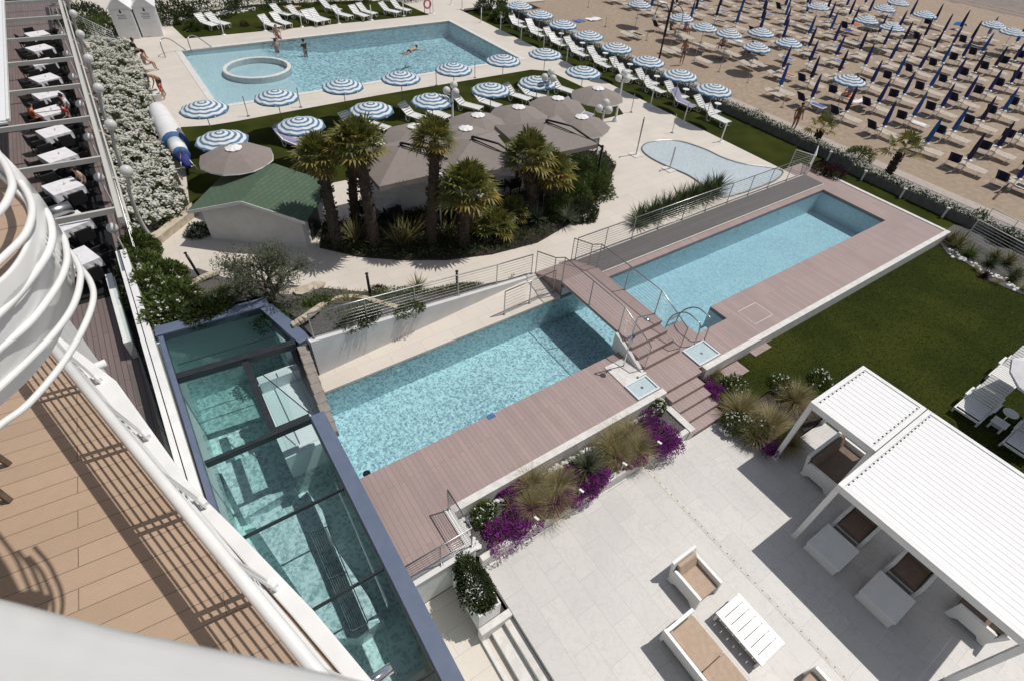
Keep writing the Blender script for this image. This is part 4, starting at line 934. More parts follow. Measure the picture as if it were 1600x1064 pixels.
# ------------------------------------------------------------------ pergolas and terrace furniture
def pergola(name, label, x0, x1, y0, y1, z, posts):
    t = thing(name, label, 'pergola', (x0, y0, -.75)); w, d, h = x1 - x0, y1 - y0, z + .75; b = .12
    mb = MB()
    for r in ((0, w, 0, b), (0, w, d - b, d), (0, b, b, d - b), (w - b, w, b, d - b)): mb.box(r[0], r[1], r[2], r[3], h - .2, h)
    mb.build('frame', M['white'], t, bevel=.008)
    mb = MB(); x = b + .015; step = .178
    n = int((w - 2 * b - .03) / .175); step = (w - 2 * b - .03) / n
    for k in range(n):
        xa = x + k * step; Mx = Matrix.Translation((xa + step / 2, 0, h - .035)) @ Matrix.Rotation(.03, 4, 'Y'); mb.box(-step / 2 + .004, step / 2 - .001, b + .006, d - b - .006, -.014, .014, M=Mx)
    mb.m = [0] * len(mb.f)
    for k in range(n):
        xa = x + k * step + step * .5
        for y in (b + .03, d - b - .03): mb.box(xa - .03, xa + .03, y - .018, y + .018, h - .03, h - .012, 1)
    mb.build('louvre_roof', [M['white_slat'], M['darkframe']], t)
    for (px, py) in posts:
        mb = MB(); mb.box(px - .06, px + .06, py - .06, py + .06, 0, h - .201); mb.box(px - .08, px + .08, py - .08, py + .08, 0, .012); mb.build('post', M['white'], t, bevel=.006)
pergola('pergola', 'smaller white louvred pergola beside the feather grass bed', 11.86, 14.36, .93, 2.72, 1.8, ((.06, 1.73), (.06, .06), (2.44, 1.73), (2.44, .06)))
pergola('pergola', 'larger white louvred pergola shading the row of armchairs', 10.22, 14.36, -3.10, .91, 1.8, ((.06, 3.95), (.06, .06), (4.08, 3.95), (4.08, .06)))
def chair_make(w, d, ck, back=True, seats=1):
    def mk():
        t = thing('lounge_chair', 'x', 'armchair' if seats == 1 else 'sofa'); tk = .085; hs, ha, hb = .33, .56, .76
        # side panels with splayed feet, local +Y faces forward
        for sx in (-1, 1):
            mb = MB(); x0, x1 = (w / 2 - tk, w / 2) if sx > 0 else (-w / 2, -w / 2 + tk)
            prof = [(-d / 2 - .03, 0), (-d / 2 + .10, 0), (-d / 2 + .2, .13), (d / 2 - .2, .13), (d / 2 - .1, 0), (d / 2 + .03, 0), (d / 2 + .0, ha), (-d / 2 + .02, ha)]
            n = len(prof); mb.v = [(x0, y, z) for y, z in prof] + [(x1, y, z) for y, z in prof]
            mb.f = [tuple(range(n)), tuple(range(2 * n - 1, n - 1, -1))] + [(i, i + n, (i + 1) % n + n, (i + 1) % n) for i in range(n)]; mb.m = [0] * len(mb.f)
            mb.build('arm_panel', M['plastic'], t, bevel=.012)
        mb = MB(); mb.add([(-w / 2 + .002, -d / 2 - .01, .12), (w / 2 - .002, -d / 2 - .01, .12), (w / 2 - .002, -d / 2 - .14, hb), (-w / 2 + .002, -d / 2 - .14, hb), (-w / 2 + .002, -d / 2 + tk, .12), (w / 2 - .002, -d / 2 + tk, .12), (w / 2 - .002, -d / 2 - .06, hb), (-w / 2 + .002, -d / 2 - .06, hb)],
            [(0, 3, 2, 1), (4, 5, 6, 7), (3, 7, 6, 2), (0, 1, 5, 4), (1, 2, 6, 5), (0, 4, 7, 3)]); mb.build('back_panel', M['plastic'], t, bevel=.012)
        mb = MB(); mb.box(-w / 2 + tk, w / 2 - tk, -d / 2 + tk, d / 2 - .02, .16, .22); mb.build('seat_base', M['plastic'], t)
        sw = (w - 2 * tk - .02) / seats
        mb = MB()
        for k in range(seats): xa = -w / 2 + tk + .01 + k * sw; mb.box(xa + .004, xa + sw - .004, -d / 2 + tk + .02, d / 2 - .01, .221, .39)
        mb.build('seat_cushion', M[ck], t, bevel=.03)
        mb = MB()
        for k in range(seats):
            xa = -w / 2 + tk + .01 + k * sw; y0 = -d / 2 + tk - .02
            mb.add([(xa + .01, y0, .39), (xa + sw - .01, y0, .39), (xa + sw - .01, y0 - .10, .70), (xa + .01, y0 - .10, .70), (xa + .01, y0 + .12, .39), (xa + sw - .01, y0 + .12, .39), (xa + sw - .01, y0 - .01, .70), (xa + .01, y0 - .01, .70)],
                [(0, 3, 2, 1), (4, 5, 6, 7), (3, 7, 6, 2), (0, 1, 5, 4), (1, 2, 6, 5), (0, 4, 7, 3)])
        mb.build('back_cushion', M[ck], t, bevel=.025); return t
    return Proto(mk)
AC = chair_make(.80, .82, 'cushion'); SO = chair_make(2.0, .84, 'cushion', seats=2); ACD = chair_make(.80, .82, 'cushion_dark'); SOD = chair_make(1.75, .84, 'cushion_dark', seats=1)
GA = 'white moulded lounge armchairs'
def seat(P, x, y, rz, lab, nm, grp=None):
    o = P.put((x, y, -.745), rz, lab, grp); o.name = nm
    return o
seat(AC, 7.02, 1.45, PI, 'white moulded armchair with sand cushions alone in the sun on the terrace', 'armchair')
seat(AC, 7.35, -1.62, 0.0, 'white armchair with sand cushions at the bottom edge past the slatted table', 'armchair')
seat(SO, 5.95, .05, -PI / 2, 'white sofa with sand cushions beside the slatted white coffee table', 'sofa')
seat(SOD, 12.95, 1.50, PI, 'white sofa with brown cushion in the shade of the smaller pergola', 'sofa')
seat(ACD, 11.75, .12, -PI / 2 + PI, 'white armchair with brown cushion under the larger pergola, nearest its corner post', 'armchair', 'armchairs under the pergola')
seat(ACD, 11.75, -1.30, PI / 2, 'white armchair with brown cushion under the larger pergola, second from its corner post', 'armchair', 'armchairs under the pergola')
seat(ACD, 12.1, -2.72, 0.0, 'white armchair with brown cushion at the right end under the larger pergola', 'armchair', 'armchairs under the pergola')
def slat_table(x0, x1, y0, y1, h, label, cuts=7, legs=True, ax=1):
    t = thing('coffee_table', label, 'table', (x0, y0, -.745)); w, d = x1 - x0, y1 - y0; mb = MB()
    n = cuts; s = d / n
    for k in range(n): mb.box(.1, w - .1, s * k + .006, s * (k + 1) - .006, h - .045, h)
    mb.box(0, .1, 0, d, h - .045, h); mb.box(w - .1, w, 0, d, h - .045, h); mb.build('table_top', M['plastic'], t, bevel=.005)
    for k in (0, 1):
        mb = MB(); y = .03 + k * (d - .12); mb.box(.02, w - .02, y, y + .06, 0, h - .046); mb.build('leg', M['plastic'], t, bevel=.006)
    mb = MB(); mb.box(.08, w - .08, .1, d - .1, .10, .12); mb.build('shelf', M['plastic'], t); return t
slat_table(6.84, 7.66, -.58, .69, .36, 'white slatted coffee table in front of the sand coloured sofa', 7)
for i, (x, y) in enumerate(((10.62, .12), (10.62, -1.30))):
    t = thing('side_table', 'plain white square table in front of the %s shaded armchair from the corner post' % ORD[i], 'table', (x, y, -.745)); tag(t, group='tables under the pergola')
    mb = MB(); mb.box(-.46, .46, -.44, .44, .30, .36); mb.build('table_top', M['plastic'], t, bevel=.006)
    mb = MB(); mb.box(-.43, -.37, -.42, .42, 0, .299); mb.build('leg', M['plastic'], t, bevel=.006); mb = MB(); mb.box(.37, .43, -.42, .42, 0, .299); mb.build('leg', M['plastic'], t, bevel=.006)
# lawn loungers of white slatted wood
def wood_lounger():
    t = thing('slatted_lounger', 'x', 'sun lounger'); w = .36; mb = MB()
    for k in range(8): mb.box(-w + .03, w - .03, .05 + k * .105, .05 + k * .105 + .085, .30, .325)
    mb.build('seat', M['plastic'], t); mb = MB(); Mx = Matrix.Translation((0, .9, .31)) @ Matrix.Rotation(math.radians(32), 4, 'X')
    for k in range(10): mb.box(-w + .02, w - .02, .01 + k * .095, .085 + k * .095, -.012, .012, M=Mx)
    mb.build('backrest', M['plastic'], t); mb = MB()
    for sx in (-1, 1): mb.box(sx * w - .025, sx * w + .025, -.05, 1.75, .22, .29)
    mb.box(-w, w, -.05, .0, .22, .288); mb.box(-w, w, 1.7, 1.75, .22, .288); mb.box(-w, w, .86, .9, .22, .288); mb.build('frame', M['plastic'], t, bevel=.006)
    for sx in (-1, 1):
        for y in (.1, 1.6): mb = MB(); mb.box(sx * w - .03, sx * w + .03, y, y + .06, 0, .219); mb.build('leg', M['plastic'], t)
        mb = MB(); mb.box(sx * (w + .05) - .035, sx * (w + .05) + .035, .55, 1.1, .47, .50); mb.box(sx * (w + .03) - .02, sx * (w + .03) + .02, .6, .66, .29, .469); mb.build('armrest', M['plastic'], t, bevel=.005)
    return t
WL_ = Proto(wood_lounger)
WL_.put((17.9, .30, -.415), -PI / 2, 'white slatted wooden lounger on the lawn beside the larger pergola', 'slatted loungers on the lawn')
WL_.put((17.75, -1.15, -.415), -PI / 2, 'white slatted wooden lounger at the right edge nearest the pergola', 'slatted loungers on the lawn')
WL_.put((20.4, .35, -.415), -PI / 2, 'white slatted wooden lounger half hidden under the plain white umbrella', 'slatted loungers on the lawn')
UW = umbrella('cloth', 1.3, 1.75, 2.2, ribs=6, pole='white'); UW.put((19.35, -.75, -.42), .5, 'plain white umbrella over the slatted loungers at the right edge')
STB.put((18.75, -.42, -.42), 0, 'small round white table at the white umbrella pole on the lawn')
t = slat_table(18.3, 18.65, -.62, -.2, .30, 'small white slatted stool between two lawn loungers', 3); t.location.z = -.415
# white trough planter on the terrace
tp = thing('trough_planter', 'white rectangular trough full of dark green shrub beside the terrace steps', 'planter', (2.25, 3.42, -.75))
mb = MB(); mb.box(0, .56, 0, 1.2, -.25, .02)
for r in ((0, .04, 0, 1.2), (.52, .56, 0, 1.2), (.04, .52, 0, .04), (.04, .52, 1.16, 1.2)): mb.box(r[0], r[1], r[2], r[3], .02, .62)
mb.box(.04, .52, .04, 1.16, .021, .54); mb.build('trough', M['plastic'], tp, bevel=.008)
# partly visible chair on the lower balcony
wc = thing('balcony_chair', 'dark wooden chair half out of frame on the tan balcony', 'chair', at(14, 752, 7.06) + Vector((-.28, .0, 0)))
mb = MB()
for x, y in ((.28, -.25), (.28, .25), (-.28, -.25), (-.28, .25)): mb.bar((x, y, 0), (x * .9, y * .9, .42), .05, .05)
mb.build('leg', M['wood'], wc)
mb = MB()
for k in range(5): mb.box(-.3 + .12 * k, -.2 + .12 * k, -.28, .28, .421, .445)
mb.build('seat', M['wood'], wc)
mb = MB(); mb.bar((-.28, -.25, .446), (-.4, -.25, .9), .04, .04); mb.bar((-.28, .25, .446), (-.4, .25, .9), .04, .04)
for k in range(3): mb.bar((-.30 - .035 * k, -.25, .55 + .13 * k), (-.30 - .035 * k, .25, .55 + .13 * k), .02, .08)
mb.build('backrest', M['wood'], wc)
mb = MB(); mb.bar((-.3, -.3, .62), (.3, -.3, .62), .05, .03); mb.bar((-.3, .3, .62), (.3, .3, .62), .05, .03); mb.build('armrest', M['wood'], wc)
# ------------------------------------------------------------------ restaurant terrace
RC2 = None
sheet('restaurant_deck', rect(-9, -1.32, 18.6, 60), .0, M['deckx'])
mb = MB(); mb.box(-4.45, -2.45, 18.7, 52, .003, .012); tag(mb.build('dark_rug', M['black']), 'long black mat under the restaurant tables', 'rug')
def rtable():
    t = thing('restaurant_table', 'x', 'table'); mb = MB(); s = .55; mb.box(-s, s, -s, s, .72, .75)
    n = 8; k0 = len(mb.v)
    for j in range(4 * n):
        f = (j % n) / n; c = [(1, 1), (-1, 1), (-1, -1), (1, -1)]; a, b = c[j // n], c[(j // n + 1) % 4]; x = (a[0] + (b[0] - a[0]) * f) * (s + .003); y = (a[1] + (b[1] - a[1]) * f) * (s + .003)
        crn = 1 if j % n == 0 else 0; drop = .20 + .14 * abs(f - .5) * 2
        mb.v += [(x, y, .752), (x * (1.03 + .05 * (j % 2)), y * (1.03 + .05 * (j % 2)), .75 - drop)]
    m_ = 4 * n
    for j in range(m_): a = k0 + 2 * j; b = k0 + 2 * ((j + 1) % m_); mb.f.append((a, b, b + 1, a + 1)); mb.m.append(0)
    mb.build('tablecloth', M['cloth'], t); mb = MB(); mb.tube([(0, 0, 0), (0, 0, .72)], .05, 8); mb.lathe([(.3, 0), (.28, .03), (.06, .05)], 12); mb.build('pedestal', M['blackmetal'], t)
    mb = MB(); mb.lathe([(.03, .755), (.035, .83), (.015, .86), (.001, .86)], 8, (.1, .05, 0)); mb.box(-.3, -.14, -.28, -.12, .754, .762); mb.build('tableware', M['plastic'], t); return t
RT = Proto(rtable)
def rchair():
    t = thing('wicker_chair', 'x', 'chair'); mb = MB(); mb.box(-.27, .27, -.27, .27, .36, .45); mb.build('seat', M['wicker'], t, bevel=.02)
    mb = MB(); mb.box(-.28, .28, -.34, -.27, .36, .86); mb.box(-.32, -.27, -.3, .2, .45, .66); mb.box(.27, .32, -.3, .2, .45, .66); mb.build('backrest', M['wicker'], t, bevel=.02)
    for x, y in ((-.25, -.27), (.25, -.27), (-.25, .22), (.25, .22)): mb = MB(); mb.box(x - .02, x + .02, y - .02, y + .02, 0, .359); mb.build('leg', M['wicker'], t)
    return t
RC = Proto(rchair)
TY = [20.3, 22.97, 25.95, 28.99, 31.73, 34.41, 36.85, 39.45, 42.3, 45.11, 48.24]
for i, y in enumerate(TY):
    RT.put((-3.5, y, 0), .35 + .06 * math.sin(i * 3), 'square table under a white cloth on the restaurant terrace, %s from the near end' % ORD[i], 'restaurant tables')
    for k, (dx, dy, rz) in enumerate(((-.75, -.3, -PI / 2 + .35), (.72, .3, PI / 2 + .35), (.28, -.78, .35), (-.3, .78, PI + .35))):
        RC.put((-3.5 + dx, y + dy, .01), rz, 'black wicker chair on the %s side of the %s restaurant table' % (('building', 'garden', 'near', 'far')[k], ORD[i]), 'black wicker chairs')
q = at(88, 328, 1.0); mb = MB(); mb.tube([(q.x - .5, q.y - .15, .95), (q.x + .45, q.y + .1, .95)], .22, 16); o = mb.build('rolled_awning', M['steel'], None, True); tag(o, 'shiny grey roll lying between the nearest restaurant tables', 'roll')
pg = thing('restaurant_pergola', 'white steel pergola beams over the restaurant tables', 'pergola', (0, 0, 0))
mb = MB(); mb.bar((-1.52, 17.8, 3.0), (-1.40, 58, 3.0), .13, .2); mb.bar((-1.36, 17.8, 2.86), (-1.24, 58, 2.86), .05, .06); mb.build('edge_beam', M['beige'], pg)
for k in range(11): y = 18.55 + 3.86 * k; mb = MB(); mb.bar((-6.2, y + .25, 2.98), (-1.56, y, 2.98), .10, .17); mb.build('cross_beam', M['beige'], pg)
for k in range(10):
    y = 20.74 - 4.17 + 4.17 * (k + 1) - 4.17 * 0 
    pts = curve([(-1.15, y + .35, 0), (-1.28, y + .3, 1.0), (-1.2, y + .12, 2.2), (-1.0, y, 3.0)], 5); mb = MB(); mb.tube(pts, [.085 - .03 * i / (len(pts) - 1) for i in range(len(pts))], 8); c = mb.build('column', M['beige'], pg, True)
    mb = MB(); mb.tube([(-1.26, y + .3, 2.6), (-1.45, y + .2, 2.9)], .05, 6); mb.build('bracket', M['beige'], pg)
    mb = MB(); mb.ball((-.98, y, 3.12), .20, 14); mb.build('globe', M['globe'], pg, True)
IG = single_globe(1.2)
for k in range(9): IG.put((-2.12, 20.6 + 4.08 * k, 0), 0, 'small white globe light along the restaurant terrace rail, %s from the near end' % ORD[k], 'terrace rail globes')
fence('terrace_railing', 'steel lattice railing along the garden edge of the restaurant terrace', [(-1.75, 18.7, 0), (-1.62, 52, 0)], .95, 9, 2.04, 'steel', wr=.008)
aw = thing('slatted_awning', 'white slatted awning roof along the hotel side of the restaurant', 'awning', (-4.46, 22.9, 3.12))
mb = MB()
for k in range(16): mb.box(-3.5 + .24 * k, -3.5 + .24 * k + .2, 4, 34, -.02, .02)
mb.build('slats', M['white_slat'], aw); mb = MB(); mb.box(.33, .42, 4, 34, -.06, .05); mb.box(-3.6, .32, 3.9, 3.99, -.1, -.03); mb.build('edge_frame', M['white'], aw)
# ------------------------------------------------------------------ hut, cabins and other small buildings
hut = thing('garden_hut', 'white hut with a green shingled roof beside the palms', 'hut', (0, 0, 0))
fl, fr_ = at(332, 374), at(481, 388); u = (fr_ - fl); W = u.length; u.normalize(); v = Vector((-u.y, u.x, 0)); D = 2.3
hut.location = fl; hut.rotation_euler = (0, 0, math.atan2(u.y, u.x))
he, hr = 1.42, 1.95
mb = MB(); mb.add([(0, 0, 0), (W, 0, 0), (W, D, 0), (0, D, 0), (0, 0, he), (W, 0, he), (W, D, he), (0, D, he), (W / 2, 0, hr), (W / 2, D, hr)], [(0, 1, 5, 8, 4), (2, 3, 7, 9, 6), (1, 2, 6, 5), (3, 0, 4, 7)]); mb.build('wall', M['plaster'], hut)
mb = MB(); ov = .32; sl = (hr - he) / (W / 2); za_ = he - sl * ov + .05; zb2 = hr + .05
for sx in (0, 1):
    xa = -ov if sx == 0 else W + ov
    mb.add([(xa, -ov, za_), (W / 2, -ov, zb2), (W / 2, D + ov, zb2), (xa, D + ov, za_), (xa, -ov, za_ - .06), (W / 2, -ov, zb2 - .06), (W / 2, D + ov, zb2 - .06), (xa, D + ov, za_ - .06)], [(0, 1, 2, 3) if sx else (3, 2, 1, 0), (4, 5, 6, 7), (0, 4, 5, 1), (2, 6, 7, 3), (0, 3, 7, 4)])
mb.build('roof', M['hut_roof'], hut)
mb = MB(); mb.bar((-ov, -ov - .012, za_ - .05), (W / 2, -ov - .012, zb2 - .05), .02, .12); mb.bar((W / 2, -ov - .012, zb2 - .05), (W + ov, -ov - .012, za_ - .05), .02, .12); mb.build('barge_board', M['white'], hut)
mb = MB(); mb.box(W / 2 - .03, W / 2 + .14, -.03, -.002, 1.5, 1.66); mb.build('vent', M['grey_plaster'], hut)
mb = MB(); mb.box(W + .002, W + .03, .5, 1.5, .02, 1.35); mb.build('door', M['darkframe'], hut)
def cabin(px0, px1, lab, seed):
    a, b = at(*px0), at(*px1); u = b - a; w = u.length; u.normalize(); t = thing('changing_cabin', lab, 'cabin', a, math.atan2(u.y, u.x), 'white changing cabins'); d = 1.6; he, hr = 1.85, 2.45
    mb = MB(); mb.add([(0, 0, 0), (w, 0, 0), (w, d, 0), (0, d, 0), (0, 0, he), (w, 0, he), (w, d, he), (0, d, he), (w / 2, 0, hr), (w / 2, d, hr)], [(0, 1, 5, 8, 4), (2, 3, 7, 9, 6), (1, 2, 6, 5), (3, 0, 4, 7)]); mb.build('wall', M['white'], t)
    mb = MB()
    for sx in (0, 1):
        xa = -.1 if sx == 0 else w + .1; z0 = he - .05; mb.add([(xa, -.14, z0), (w / 2, -.14, hr + .05), (w / 2, d + .1, hr + .05), (xa, d + .1, z0), (xa, -.14, z0 - .05), (w / 2, -.14, hr), (w / 2, d + .1, hr), (xa, d + .1, z0 - .05)], [(0, 1, 2, 3), (4, 5, 6, 7), (0, 4, 5, 1), (0, 3, 7, 4)])
    mb.build('roof', M['white'], t); mb = MB(); mb.box(.12, w - .12, -.022, -.002, .04, 1.75); dd = mb.build('door', M['plastic'], t)
    mb = MB(); mb.ball((w - .22, -.04, .9), .03, 8); mb.build('handle', M['steel'], dd)
    rr = random.Random(seed); mb = MB(); c = w / 2
    for k in range(3):
        mb.box(c - .22 - .04 * k, c - .22 - .04 * k + .05, -.006, -.003, 0, .02) if False else None
    z = 1.42
    for k in range(3 + seed % 2):
        x = c - .26 + .06 * (k % 2)
        while x < c + .24 - .05 * (k % 2):
            l = rr.uniform(.02, .06); mb.box(x, x + l, -.028, -.023, z, z + .035); x += l + .02
        z -= .10
    mb.build('lettering', M['dark_cloth'], t)
    mb = MB(); mb.lathe([(.001, 0), (.07, 0), (.07, .006), (.001, .006)], 12); mb.xf(Matrix.Translation((c, -.029, 1.62)) @ Matrix.Rotation(PI / 2, 4, 'X')); mb.prism([(c - .03, -.035), (c + .03, -.035), (c + .03, -.03), (c - .03, -.03)], 1.68, 1.76); mb.build('emblem', M['dark_cloth'], t); return t
cabin((188, 62.5), (221, 61), 'white changing cabin with gable and small dark lettering, nearer the restaurant', 2)
cabin((224, 59), (256, 57), 'white changing cabin with gable and small emblem, nearer the upper lawn', 5)
# covered pool slide wrapped in white sheeting
sl = thing('covered_roller', 'long white sheeted roll with blue trim lying beside the flowering shrubs', 'pool cover', (.95, 29.0, 0))
mb = MB(); P = [(-.03, 3.9, .55), (-.02, 3.7, .6), (0, 2, .62), (.02, 0, .62), (.03, -.6, .6)]; mb.tube(curve(P, 3), [.20, .30, .36, .40, .43, .46, .48, .5, .52, .53, .54, .54, .54][:len(curve(P, 3))], 16); mb.build('sheeting', M['white'], sl, True)
mb = MB(); mb.tube([(.03, -.60, .6), (.03, -.68, .6)], .555, 16); mb.tube([(-.03, 3.85, .55), (-.03, 4.0, .55)], .24, 14); mb.tube([(.05, -1.75, .55), (.05, -1.9, .55)], .35, 14); mb.build('trim_band', M['blue_trim'], sl, True)
mb = MB(); mb.tube([(.03, -.68, .57), (.05, -1.75, .55)], [.38, .33], 14); mb.build('inner_roll', M['white'], sl, True)
mb = MB(); mb.tube([(.05, -2.0, .55), (.08, -2.9, .45)], [.30, .12], 12); mb.build('end_bag', M['navy'], sl, True)
mb = MB()
for s in (-1, 1): mb.tube([(.05, -2.1, .95), (.08 + s * .42, -3.1, .0)], .025, 6); mb.tube([(.0, 3.6, .5), (s * .4, 3.8, 0)], .025, 6)
mb.tube([(-.25, -2.75, .35), (.4, -2.75, .35)], .03, 6); mb.build('trestle', M['steel'], sl, True)
lb_ = thing('life_ring_stand', 'pink life ring hanging on a small stand by the far lawn corner', 'life ring', at(668, 22))
mb = MB(); mb.tube([(-.25, 0, 0), (-.25, 0, 1.2)], .03, 6); mb.tube([(.25, 0, 0), (.25, 0, 1.2)], .03, 6); mb.tube([(-.3, 0, 1.15), (.3, 0, 1.15)], .03, 6); mb.build('stand', M['steel'], lb_)
mb = MB(); mb.tube([(.3 * math.cos(k * PI / 8), -.06, .72 + .3 * math.sin(k * PI / 8)) for k in range(16)], .075, 8, closed=True); mb.build('ring', speck('pink_ring', (.6, .2, .22), (.5, .15, .18), 5), lb_, True)
# tables and chairs under the brown parasols, with the bar counter
for i, (x, y) in enumerate(((7.2, 19.2), (9.9, 19.0), (12.9, 18.9), (11.3, 20.3))):
    RT.put((x, y, .0), .5 + i, 'white clothed table under the brown parasols, %s from the hut' % ORD[i], 'tables under the parasols')
    for k, (dx, dy, rz) in enumerate(((-.8, 0, -PI / 2), (.8, 0, PI / 2), (0, -.8, 0))):
        RC.put((x + dx, y + dy, .0), rz, 'black wicker chair %s the %s table under the brown parasols' % (('left of', 'right of', 'in front of')[k], ORD[i]), 'chairs under the parasols')
bc = thing('bar_counter', 'pale low bar counter in the shade behind the palms', 'bar', at(600, 335), math.atan2(-.45, 1)); bc.location.z = 0
mb = MB(); mb.box(-.6, 3.8, 0, .5, 0, 1.0); mb.build('counter', M['plaster'], bc, bevel=.01); mb = MB(); mb.box(-.7, 3.9, -.08, .58, 1.001, 1.05); mb.build('worktop', M['cap'], bc, bevel=.008)
# ------------------------------------------------------------------ plants
def rdir(r):
    while True:
        v = Vector((r.uniform(-1, 1), r.uniform(-1, 1), r.uniform(-1, 1)))
        if .1 < v.length < 1: return v.normalized()
def leaf(mb, p, d, L, w, m=0, r=random):
    """a folded leaf blade: two triangles either side of a midrib"""
    s = d.cross(Vector((r.uniform(-1, 1), r.uniform(-1, 1), r.uniform(-1, 1))))
    if s.length < .01: return
    s.normalize(); n = s.cross(d); k = len(mb.v); md = p + d * L * .45 + n * L * .08
    mb.v += [tuple(p), tuple(md + s * w), tuple(p + d * L), tuple(md - s * w)]; mb.f.append((k, k + 1, k + 2, k + 3)); mb.m.append(m)
def lumpy(seed):
    r = random.Random(seed); L = [(rdir(r), r.uniform(.5, 1.1)) for _ in range(9)]
    def f(d): return .74 + .34 * max(0, max((d.dot(a) ** 5 if d.dot(a) > 0 else 0) * b for a, b in L))
    return f
def bush(name, label, cat, c, rad, n, leaf_len, m, flower=None, nf=0, fl=.05, seed=1, zmin=0.0, group=None, stems=True, parent=None):
    r = random.Random(seed); f = lumpy(seed); t = thing(name, label, cat, c, 0, group); R = Vector(rad)
    mb = MB()
    for _ in range(n):
        d = rdir(r)
        if d.z < -.15: d.z = -d.z * .6; d.normalize()
        q = f(d) * (r.uniform(.35, 1) ** .45) * (1 + r.gauss(0, .05)); p = Vector((d.x * R.x * q, d.y * R.y * q, max(zmin + .03, d.z * R.z * q)))
        dd = (d + rdir(r) * .9 + Vector((0, 0, .35))).normalized(); leaf(mb, p, dd, leaf_len * r.uniform(.6, 1.4), leaf_len * .22, 0, r)
    mb.build('foliage', M[m], t)
    if nf:
        mb = MB()
        for _ in range(nf):
            d = rdir(r); d.z = abs(d.z) + .1; d.normalize(); q = f(d) * 1.03; p = Vector((d.x * R.x * q, d.y * R.y * q, d.z * R.z * q))
            petals(mb, p, fl * .9, r, 0, 5)
        mb.build('flowers', M[flower], t)
    if stems:
        mb = MB()
        for k in range(5): a = k * 1.3; mb.tube([(0, 0, -.25), (math.cos(a) * R.x * .3, math.sin(a) * R.y * .3, R.z * .35), (math.cos(a) * R.x * .55, math.sin(a) * R.y * .55, R.z * .62)], [.025, .018, .008], 5)
        mb.build('stem', M['bark'], t)
    return t
def blades(mb, n, L, w, r, spread=1.0, droop=.5, m=0, up=.35, base=.05, segs=3):
    """sword leaves or grass blades fanning from the base"""
    for _ in range(n):
        a = r.uniform(0, 2 * PI); el = math.radians(r.uniform(18, 88)) if up < 0 else math.acos(min(1, max(0, r.random() ** .6 * spread)))
        el = PI / 2 - el * .95 if up >= 0 else el
        l = L * r.uniform(.65, 1.1); h = Vector((math.cos(a), math.sin(a), 0)); side = Vector((-h.y, h.x, 0)); p = h * base * r.random(); d = (h * math.cos(el) + Vector((0, 0, math.sin(el)))); k = len(mb.v)
        for s in range(segs + 1):
            u = s / segs; ww = w * (1 - u) ** .7 * (.7 + .6 * u if u < .4 else 1); mb.v += [tuple(p - side * ww), tuple(p + side * ww)]
            d = (d + Vector((0, 0, -droop * (u + .15)))).normalized(); p = p + d * l / segs
        for s in range(segs): b = k + 2 * s; mb.f.append((b, b + 1, b + 3, b + 2)); mb.m.append(m)
def tuft(name, label, cat, c, n, L, w, m, droop=.3, spread=1.0, seed=1, second=None, group=None, segs=3):
    r = random.Random(seed); t = thing(name, label, cat, c, 0, group); mb = MB(); blades(mb, n, L, w, r, spread, droop, segs=segs); mb.build('blades', M[m], t)
    if second: mb = MB(); blades(mb, n // 3, L * 1.04, w * .9, r, spread, droop * 1.1, segs=segs); mb.build('dry_blades', M[second], t)
    return t
# white flowering shrub mass beside the restaurant
def inpoly(x, y, P):
    c = False; n = len(P)
    for i in range(n):
        a, b = P[i], P[i - 1]
        if (a[1] > y) != (b[1] > y) and x < (b[0] - a[0]) * (y - a[1]) / (b[1] - a[1]) + a[0]: c = not c
    return c
r = random.Random(5); mb = MB(); n = 0; xs_ = [p[0] for p in fs]; ys_ = [p[1] for p in fs]
def hump(x, y): return .62 + .20 * math.sin(x * 3.1 + 1.7 * math.sin(y * 1.1)) * math.sin(y * 2.3 + .6) + .1 * math.sin(x * 7 + y * 5)
while n < 24000:
    x, y = r.uniform(min(xs_), max(xs_)), r.uniform(min(ys_), max(ys_))
    if not inpoly(x, y, fs): continue
    n += 1; z = hump(x, y) * (r.random() ** .4); leaf(mb, Vector((x, y, z)), (rdir(r) + Vector((0, 0, .5))).normalized(), r.uniform(.06, .13), .022, 0, r)
def petals(mb, p, s, r, m=0, k=5):
    for _ in range(k):
        n_ = (Vector((r.gauss(0, .45), r.gauss(0, .45), 1))).normalized(); a = n_.cross(rdir(r)).normalized(); b = n_.cross(a); c = p + rdir(r) * s * .7; q = len(mb.v)
        mb.v += [tuple(c + a * s * .5), tuple(c + b * s * .5), tuple(c - a * s * .5), tuple(c - b * s * .5)]; mb.f.append((q, q + 1, q + 2, q + 3)); mb.m.append(m)
n = 0
while n < 2300:
    x, y = r.uniform(min(xs_), max(xs_)), r.uniform(min(ys_), max(ys_))
    if not inpoly(x, y, fs) or math.sin(x * 5 + 2 * math.sin(y * 3)) * math.sin(y * 4.3) < r.uniform(-1.3, .5): continue
    n += 1; p = Vector((x, y, hump(x, y) + r.uniform(-.02, .08)))
    petals(mb, p, r.uniform(.08, .12), r, 1, 9)
tag(mb.build('flowering_shrubbery', [M['leaf'], M['wflower']]), 'mass of white flowering shrubs filling the slope beside the restaurant terrace', 'shrubbery', kind='stuff')
